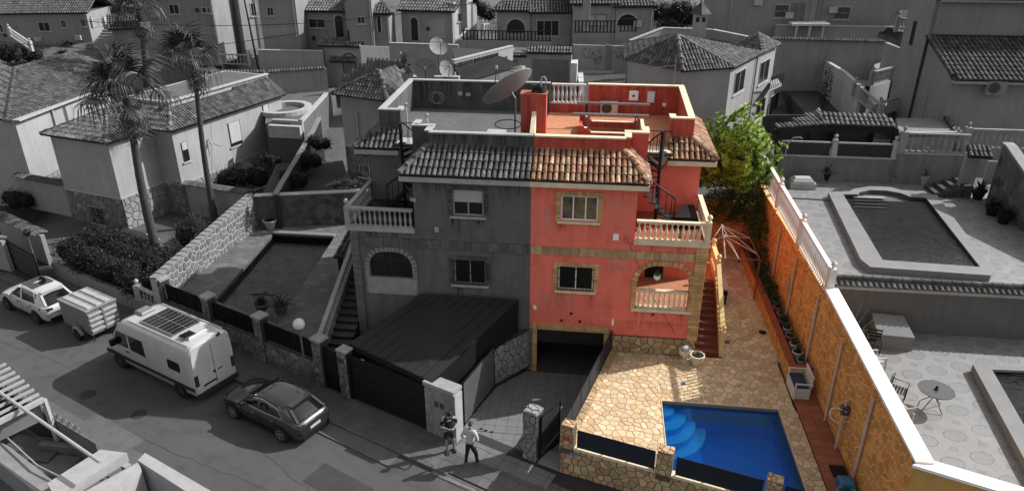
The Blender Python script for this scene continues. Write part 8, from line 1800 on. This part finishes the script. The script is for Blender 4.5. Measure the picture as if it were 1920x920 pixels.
# ================================================================== hedges and shrubs
HG = mat('hedge_dark', .015, .007, sc=4, isl=.6, bump=0, rough=.6); HG2 = mat('hedge_mid', .035, .015, sc=4, isl=.6, bump=0, rough=.6)
def hedge(name, label, pts, m_, n, size, cat='hedge', core=True):
    t = thing(name, label, cat, pts[0][0]); leafmass('', '', '', pts, None, n, size, 5).build('leaves', m_, t)
    if core:
        b = MB()
        for c, r_ in pts: b.lathe([(r_*.8*math.sin(R(a)), -r_*.8*math.cos(R(a))) for a in range(10, 171, 40)], c, 7)
        b.build('dark_core', mat('hedge_core', .008, .004), t)  # solid dark bodies under the leaves; shade put into their colour
    return t
rnd = random.Random(3); P = []
for k in range(22):
    s_ = -8.6+.36*k; P.append((tuple(sp(s_, .55+.25*math.sin(k), 1.55+.12*math.sin(k*1.3)-(.02*max(0, k-14)**1.5))), .78)); P.append((tuple(sp(s_, 1.6, 1.7-(.02*max(0, k-14)**1.5))), .75)); 
    if k < 19: P.append((tuple(sp(s_, 2.6, 1.4)), .7))
hedge('hedge', 'large overgrown dark hedge spilling over the low street wall behind the white car', P, HG, 900, .15)
c = gz(360, 438, 1.2); hedge('round_bush', 'clipped round dark bush below the tiled-top wall left of the stone wall', [(tuple(c), 1.15), (tuple(c+V((.2,.1,.35))), .85)], HG2, 900, .13, 'bush')
c = gz(448, 335, 1.5); hedge('flowering_shrub', 'wide speckled shrub behind the tiled-top wall below the corner house windows', [((c.x-.9, c.y, 1.4), .9), ((c.x+.3, c.y+.2, 1.8), 1.1), ((c.x+1.2, c.y+.5, 1.5), .9)], HG2, 500, .16, 'shrub')
for k, (px, py, z, r_, l) in enumerate(((548, 335, 3.2, .7, 'dark shrub at the lower end of the planting bed'), (575, 300, 3.6, .7, 'dark shrub in the middle of the planting bed'), (596, 268, 4.3, .6, 'dark shrub at the upper end of the planting bed'), (508, 300, 2.8, .5, 'small dark bush beside the corner house stone base'),
    (12, 100, 5.0, 1.2, 'dark bush cluster at the far left edge below the top house'), (52, 100, 4.8, 1.1, 'dark bush right of the left stair balustrade'), (228, 30, 7.0, 1.8, 'dark tree at the top left behind the third palm'), (530, 62, 8.0, 1.3, 'dark bush between the pole and the arched-door house'), (545, 80, 7.2, .9, 'dark bush just left of the arched-door house'), (10, 350, 1.0, 1.0, 'dark bush at the left edge in the shade of the far left house'), (30, 375, .8, .8, 'lower dark bush at the left edge by the garden wall'))):
    c = gz(px, py, z); hedge('shrub', l, [((c.x, c.y, c.z), r_), ((c.x+r_*.7, c.y+.2, c.z-.1), r_*.8), ((c.x-r_*.6, c.y, c.z+.15), r_*.7)], HG, 450 if r_ < 1 else 300, .16 if r_ < 1 else .25, 'shrub' if 'tree' not in l else 'tree')
for k, (px, py, z, r_, l) in enumerate(((1245, 30, 8.0, 1.7, 'dark tree at the top behind the octagonal house chimney, left one'), (1285, 25, 8.5, 1.5, 'dark tree at the top behind the octagonal house chimney, right one'), (1262, 60, 8.0, 1.2, 'lower dark bush behind the octagonal roof'), (905, 20, 9.5, .9, 'dark bush at the top between the sunlit house and the porch house'))):
    c = gz(px, py, z); hedge('garden_tree', l, [((c.x, c.y, c.z), r_), ((c.x+r_*.7, c.y+.2, c.z-.4), r_*.8), ((c.x-r_*.6, c.y, c.z+.35), r_*.7)], HG, 260, .28, 'tree')
# small palms and rosettes
def rosette(x, y, z, label, m_, n=26, L_=.7, name='spiky_plant', up=.5, w_=.05, cat='plant'):
    rnd = random.Random(int(x*10)); b = MB()
    for i in range(n):
        a = i*2.4; e_ = up+rnd.uniform(-.2, .5)-.5*i/n; d = V((math.cos(a)*math.cos(e_), math.sin(a)*math.cos(e_), math.sin(e_))); s_ = V((-math.sin(a), math.cos(a), 0))*w_*L_*1.6; p = V((x, y, z)); l = L_*rnd.uniform(.8, 1.1)
        b.add([p-s_*.5, p+s_*.5, p+d*l*.5+s_, p+d*l*.5-s_, p+d*l-Zv*l*.2], [(0,1,2,3),(3,2,4)])
    return tag(b.build(name, m_), label, cat)
AL = mat('aloe_pale', .16, .09, sc=3, isl=.3, bump=0)
for k, (px, py, z, l) in enumerate(((628, 352, 3.1, 'left of the pale aloe clumps above the dark stone wall'), (648, 348, 3.1, 'middle pale aloe clump above the dark stone wall'), (666, 352, 3.1, 'right of the pale aloe clumps above the dark stone wall'))):
    c = gz(px, py, z); rosette(c.x, c.y, c.z, l, AL, 26, .8, 'aloe', .7, .07)
for px, py, z, l, L_ in ((130, 88, 4.6, 'small spiky palm in front of the top left house', 1.3), (118, 100, 4.3, 'second small spiky palm lower in front of the top left house', 1.0), (437, 104, 5.3, 'small spiky palm before the narrow pale house', .9)):
    c = gz(px, py, z); rosette(c.x, c.y, c.z, l, HG, 30, L_, 'small_palm', .5, .06, 'palm')
c = gz(528, 588, lz); pt = pot(c.x, c.y, lz, .34, .5, mat('pot_grey', .10), 'potted spiky palm at the street end of the grey pool', 'none', name='potted_palm'); pt['category'] = 'potted plant'
b = MB()
for i in range(26):
    a = i*2.4; e_ = .9-.9*i/26; d = V((math.cos(a)*math.cos(e_), math.sin(a)*math.cos(e_), math.sin(e_))); s_ = V((-math.sin(a), math.cos(a), 0))*.05; p = V((0, 0, .5)); b.add([p-s_*.4, p+s_*.4, p+d*.4+s_, p+d*.4-s_, p+d*.75-Zv*.15], [(0,1,2,3),(3,2,4)])
b.build('leaves', HG, pt, world=False)
c = gz(492, 580, lz); pot(c.x, c.y, lz, .35, .35, mat('pot_grey', .10), 'low round bush in a pot left of the potted palm', 'bush', seed=77, hh=.5, k=1.4)
c = gz(508, 428, lz); pot(c.x, c.y, lz, .38, .55, WHITE_G, 'white pot at the far left corner of the grey pool', 'bush', seed=78, hh=.25)
t_ = thing('folding_rack', 'thin metal folding rack standing beside the grey pool', 'drying rack', gz(608, 540, lz)); c = gz(606, 545, lz); b = MB()
for dx in (-.4, .4): b.tube([(c.x+dx-.3, c.y-.5, lz), (c.x+dx, c.y, lz+.95), (c.x+dx+.3, c.y+.5, lz)], .015, 4)
for k in range(5): b.tube([(c.x-.45, c.y-.4+.2*k, lz+.9), (c.x+.45, c.y-.4+.2*k, lz+.9)], .012, 4)
b.build('rack_frame', flat('rack_grey', .14, metal=.4), t_)
hedge('shrub', 'dark plants in the shade between the canopy and the grey house', [((-6.3, -.9, 1.2), .6), ((-5.6, -.7, 1.6), .5), ((-6.9, -1.2, 1.0), .5)], HG, 500, .16, 'shrub')
t_ = thing('tile_canopy', 'dark small tiled canopy over the lower stair by the grey house', 'canopy', (-8.9, 4.3, 3)); tiles([(-9.9, 3.6, 3.0), (-8.0, 3.6, 3.0), (-8.0, 6.2, 3.5), (-9.9, 6.2, 3.5)], TILE_D, t_)
MB().box((-9.8, 3.8, lz), (-9.6, 4.0, 2.95)).box((-9.8, 6.0, lz), (-9.6, 6.2, 3.3)).build('post', DARK, t_)
# ================================================================== yard across the street, lower left corner
FENCE_T = -7.75
ff = thing('curly_fence', 'low dark street fence with curled wire top at the lower left', 'fence', sp(3, FENCE_T)); a, c = sp(-2.2, FENCE_T, .05), sp(7.0, FENCE_T, .05)
MB().beam(a+Zv*.75, c+Zv*.75, .06, 1.5).build('fence_panel', DKG, ff)
curl = MB().tube([(.0+.15*math.cos(R(q))-.0, 0, .16+.16*math.sin(R(q))) for q in range(-20, 221, 24)], .018, 5).mesh('wire_curl', flat('wire_grey', .12, metal=.3), True)
for i in range(24): p = a.lerp(c, (i+.5)/24); inst('wire_curl', curl, Matrix.Translation(p+Zv*1.5) @ Matrix.Rotation(SA, 4, 'Z'), ff)
yz = .06
struct(MB().prism([xy(p) for p in (sp(-8, -7.9), sp(7.2, -7.9), sp(7.2, -14), sp(-8, -14))], -.2, .07).build('sunken_yard', mat('yard_floor', .05, .035, sc=1, bump=.3, fleck=.3)))
WB = mat('white_beam', .30, .25, sc=2, streak=.1)
hz1 = 2.6
pr_ = thing('white_pergola', 'white slatted pergola with post and long pole at the lower left corner', 'pergola', gz(60, 800, .1))
pt_, pb_ = gz(82, 748, hz1), gz(112, 850, .1)
bl0 = gz(-60, 820, hz1); MB().beam(bl0, pt_, .14, .16).build('edge_beam', WB, pr_); MB().beam(V((pt_.x, pt_.y, hz1)), V((pt_.x, pt_.y, .1)), .13, .13).build('post', WB, pr_)
dirb = (pt_-bl0).normalized(); dirs = (gz(25, 694, hz1)-gz(73, 738, hz1)).normalized()
for i in range(8):
    p = gz(73, 738, hz1+.12)+dirs*(.43*i); MB().beam(p, p-dirb*3.2, .05, .10).build('slat', WB, pr_)
p0, p1 = gz(-20, 722, hz1+.25), gz(188, 866, hz1+.1); MB().tube([p0, p1], .06, 8).build('long_pole', WB, pr_, smooth=True)
MB().box((0,0,0),(1,1,1)) 
pan = MB(); q0, q1 = gz(-60, 835, hz1-.5), gz(78, 770, hz1-.5); pan.beam(q0, q1, .04, .7); pan.build('side_panel', mat('panel_mid', .12, .1), pr_)
bm2 = thing('roof_beam', 'broad white roof beam on a post before the curly fence, lower left', 'beam', gz(230, 850, 1.5)); za4 = 2.0
MB().prism([xy(p) for p in (gz(88, 905, za4), gz(188, 842, za4), gz(238, 848, za4), gz(115, 925, za4), gz(100, 925, za4))], za4-.35, za4).build('beam', WB, bm2)
p = gz(232, 852, za4); MB().prism([(p.x-.12, p.y-.12), (p.x+.1, p.y-.2), (p.x+.18, p.y), (p.x-.02, p.y+.05)], .1, za4-.352).build('post', WB, bm2)
wv = thing('white_parapet', 'two white parapet arms meeting at a corner at the bottom, lower left', 'parapet', gz(270, 870, 1.6)); zp = 1.9
def wallstrip(pp, z0, z1, nm, m_, par): MB().prism([xy(gz(px, py, z1)) for px, py in pp], z0, z1).build(nm, m_, par)
wallstrip([(258, 862), (272, 848), (400, 922), (392, 940), (372, 935)], -.1, zp, 'parapet_arm', WB, wv); wallstrip([(150, 925), (258, 866), (264, 876), (215, 925)], -.1, zp, 'parapet_arm', WB, wv)
b = MB(); 
for k, (px, py) in enumerate(((296, 886), (322, 912))): g_ = gz(px, py, 1.2); b.box((g_.x-.12, g_.y-.12, 1.1), (g_.x+.12, g_.y+.05, 1.3))
b.build('wall_ornament', DARK, wv)
lwp = thing('pale_coping_wall', 'thick pale coping wall running out of the lower left corner', 'wall', gz(60, 870, 1.4)); wallstrip([(-30, 812), (-30, 845), (90, 940), (150, 940), (20, 838)], -.1, 1.5, 'coping', mat('coping_lower', .20, .15, sc=2, bump=.2), lwp)
st_2 = thing('stone_slab_roof', 'patch of pale slab paving at the very corner, lower left', 'paving', gz(10, 900, .5)); MB().prism([xy(gz(-40, 880, .6)), xy(gz(0, 872, .6)), xy(gz(70, 925, .6)), xy(gz(-40, 960, .6))], -.1, .6).build('slab_bed', mat('slab_corner', .10, .07), st_2)
t_ = thing('garden_sofa', 'pale cushioned garden seat in the sunken yard', 'sofa', gz(95, 880, .4)); g_ = gz(100, 872, .4); MB().bbox((g_.x-.9, g_.y-.5, .1), (g_.x+.8, g_.y+.5, .5), .06).build('seat', mat('sofa_grey', .13, .10), t_); MB().bbox((g_.x-.9, g_.y+.502, .1), (g_.x+.8, g_.y+.75, .85), .06).build('backrest', mat('sofa_grey', .13), t_)
t_ = thing('yard_table', 'dark low table with cloth in the sunken yard beside the post', 'table', gz(60, 842, .4)); g_ = gz(58, 838, .6); MB().bbox((g_.x-1.0, g_.y-.6, .5), (g_.x+1.1, g_.y+.6, .6), .02).build('tabletop', mat('cloth_grey', .08, .05, sc=3, bump=.3), t_)
for dx in (-.9, 1.0):
    for dy in (-.5, .5): MB().box((g_.x+dx-.04, g_.y+dy-.04, .07), (g_.x+dx+.04, g_.y+dy+.04, .5)).build('leg', DARK, t_)
t_ = thing('grey_panel_fence', 'grey panel fence inside the sunken yard below the long pole', 'panel', gz(150, 850, .8)); a, c = gz(112, 815, .9), gz(190, 862, .9); MB().beam(a, c, .05, 1.5).build('panel', mat('panel_mid', .12), t_)
b = MB()
b.tube([gz(0, 808, 1.7), gz(70, 872, 1.7), gz(112, 893, 1.7)], .03, 5); tag(b.build('hose_pipe', mat('pipe_thin_pale', .25)), 'thin pale pipe lying along the coping wall, lower left', 'pipe')
# manhole, patches, cracks on the road; palm shade is real
b = MB().lathe([(.02,0),(.33,0),(.33,.006),(.02,.006)], sp(2.5, -5.3, .001), 18); tag(b.build('manhole_cover', mat('iron_dark', .03)), 'round iron manhole cover in the road in the vans shadow', 'manhole cover')
b = MB().lathe([(.02,0),(.3,0),(.3,.006),(.02,.006)], sp(5.5, -5.0, .001), 18); tag(b.build('manhole_cover', mat('iron_dark', .03)), 'smaller iron cover in the road, further right', 'manhole cover')
b = MB()
for k, (px, py) in enumerate(((902, 803), (911, 806), (922, 809))): g_ = gz(px, py, .1); b.lathe([(.0, 0), (.07+.01*k, 0), (.05, .03), (0, .035)], (g_.x, g_.y, .098), 7, None, .6)
tag(b.build('dropped_leaves', mat('leaf_litter', .03)), 'three small dark bits lying on the driveway paving', 'litter')
t_ = thing('floor_bracket', 'thin metal gate stay lying on the driveway beside the pillar', 'gate stay', gz(970, 835, .1)); b = MB(); b.tube([gz(948, 855, .12), gz(982, 820, .5)], .02, 4).tube([gz(970, 832, .35), gz(982, 850, .1)], .015, 4); b.build('stay', DARK, t_)

# tar-sealed cracks and repair seams in the road
rnd = random.Random(21); TAR = mat('tar', .035, .03, rough=.7)
for k, (s0, t0, s1, t1) in enumerate(((-6, -5.2, 4, -4.1), (7, -5.8, 15, -5.1), (11, -3.9, 16.5, -4.9), (-11, -4.5, -7, -5.9))):
    b = MB(); n = 16; pp = [sp(s0+(s1-s0)*i/n, t0+(t1-t0)*i/n+rnd.uniform(-.09, .09), .0035) for i in range(n+1)]
    for a, c in zip(pp, pp[1:]):
        d = (c-a).normalized(); q = V((-d.y, d.x, 0))*rnd.uniform(.006, .014); b.quad(a-q, c-q, c+q, a+q)
    struct(b.build('road_crack', TAR))
struct(MB().prism([xy(sp(13.8, -4.3)), xy(sp(16.2, -4.4)), xy(sp(16.2, -3.3)), xy(sp(13.8, -3.2))], .0, .004).build('asphalt_patch', mat('asphalt_new', .045, .035, bump=.6, bsc=60)))
g_ = thing('drain_grate', 'small iron gully grate by the kerb near the dropped kerb', 'drain', sp(13.2, -1.75)); M_ = Matrix.Translation(sp(13.2, -1.8, .002)) @ Matrix.Rotation(SA, 4, 'Z')
b = MB()
for k in range(7): b.box((-.3+.09*k, -.17, 0), (-.25+.09*k, .17, .012), M_)
b.build('grate', mat('iron_dark', .03), g_)
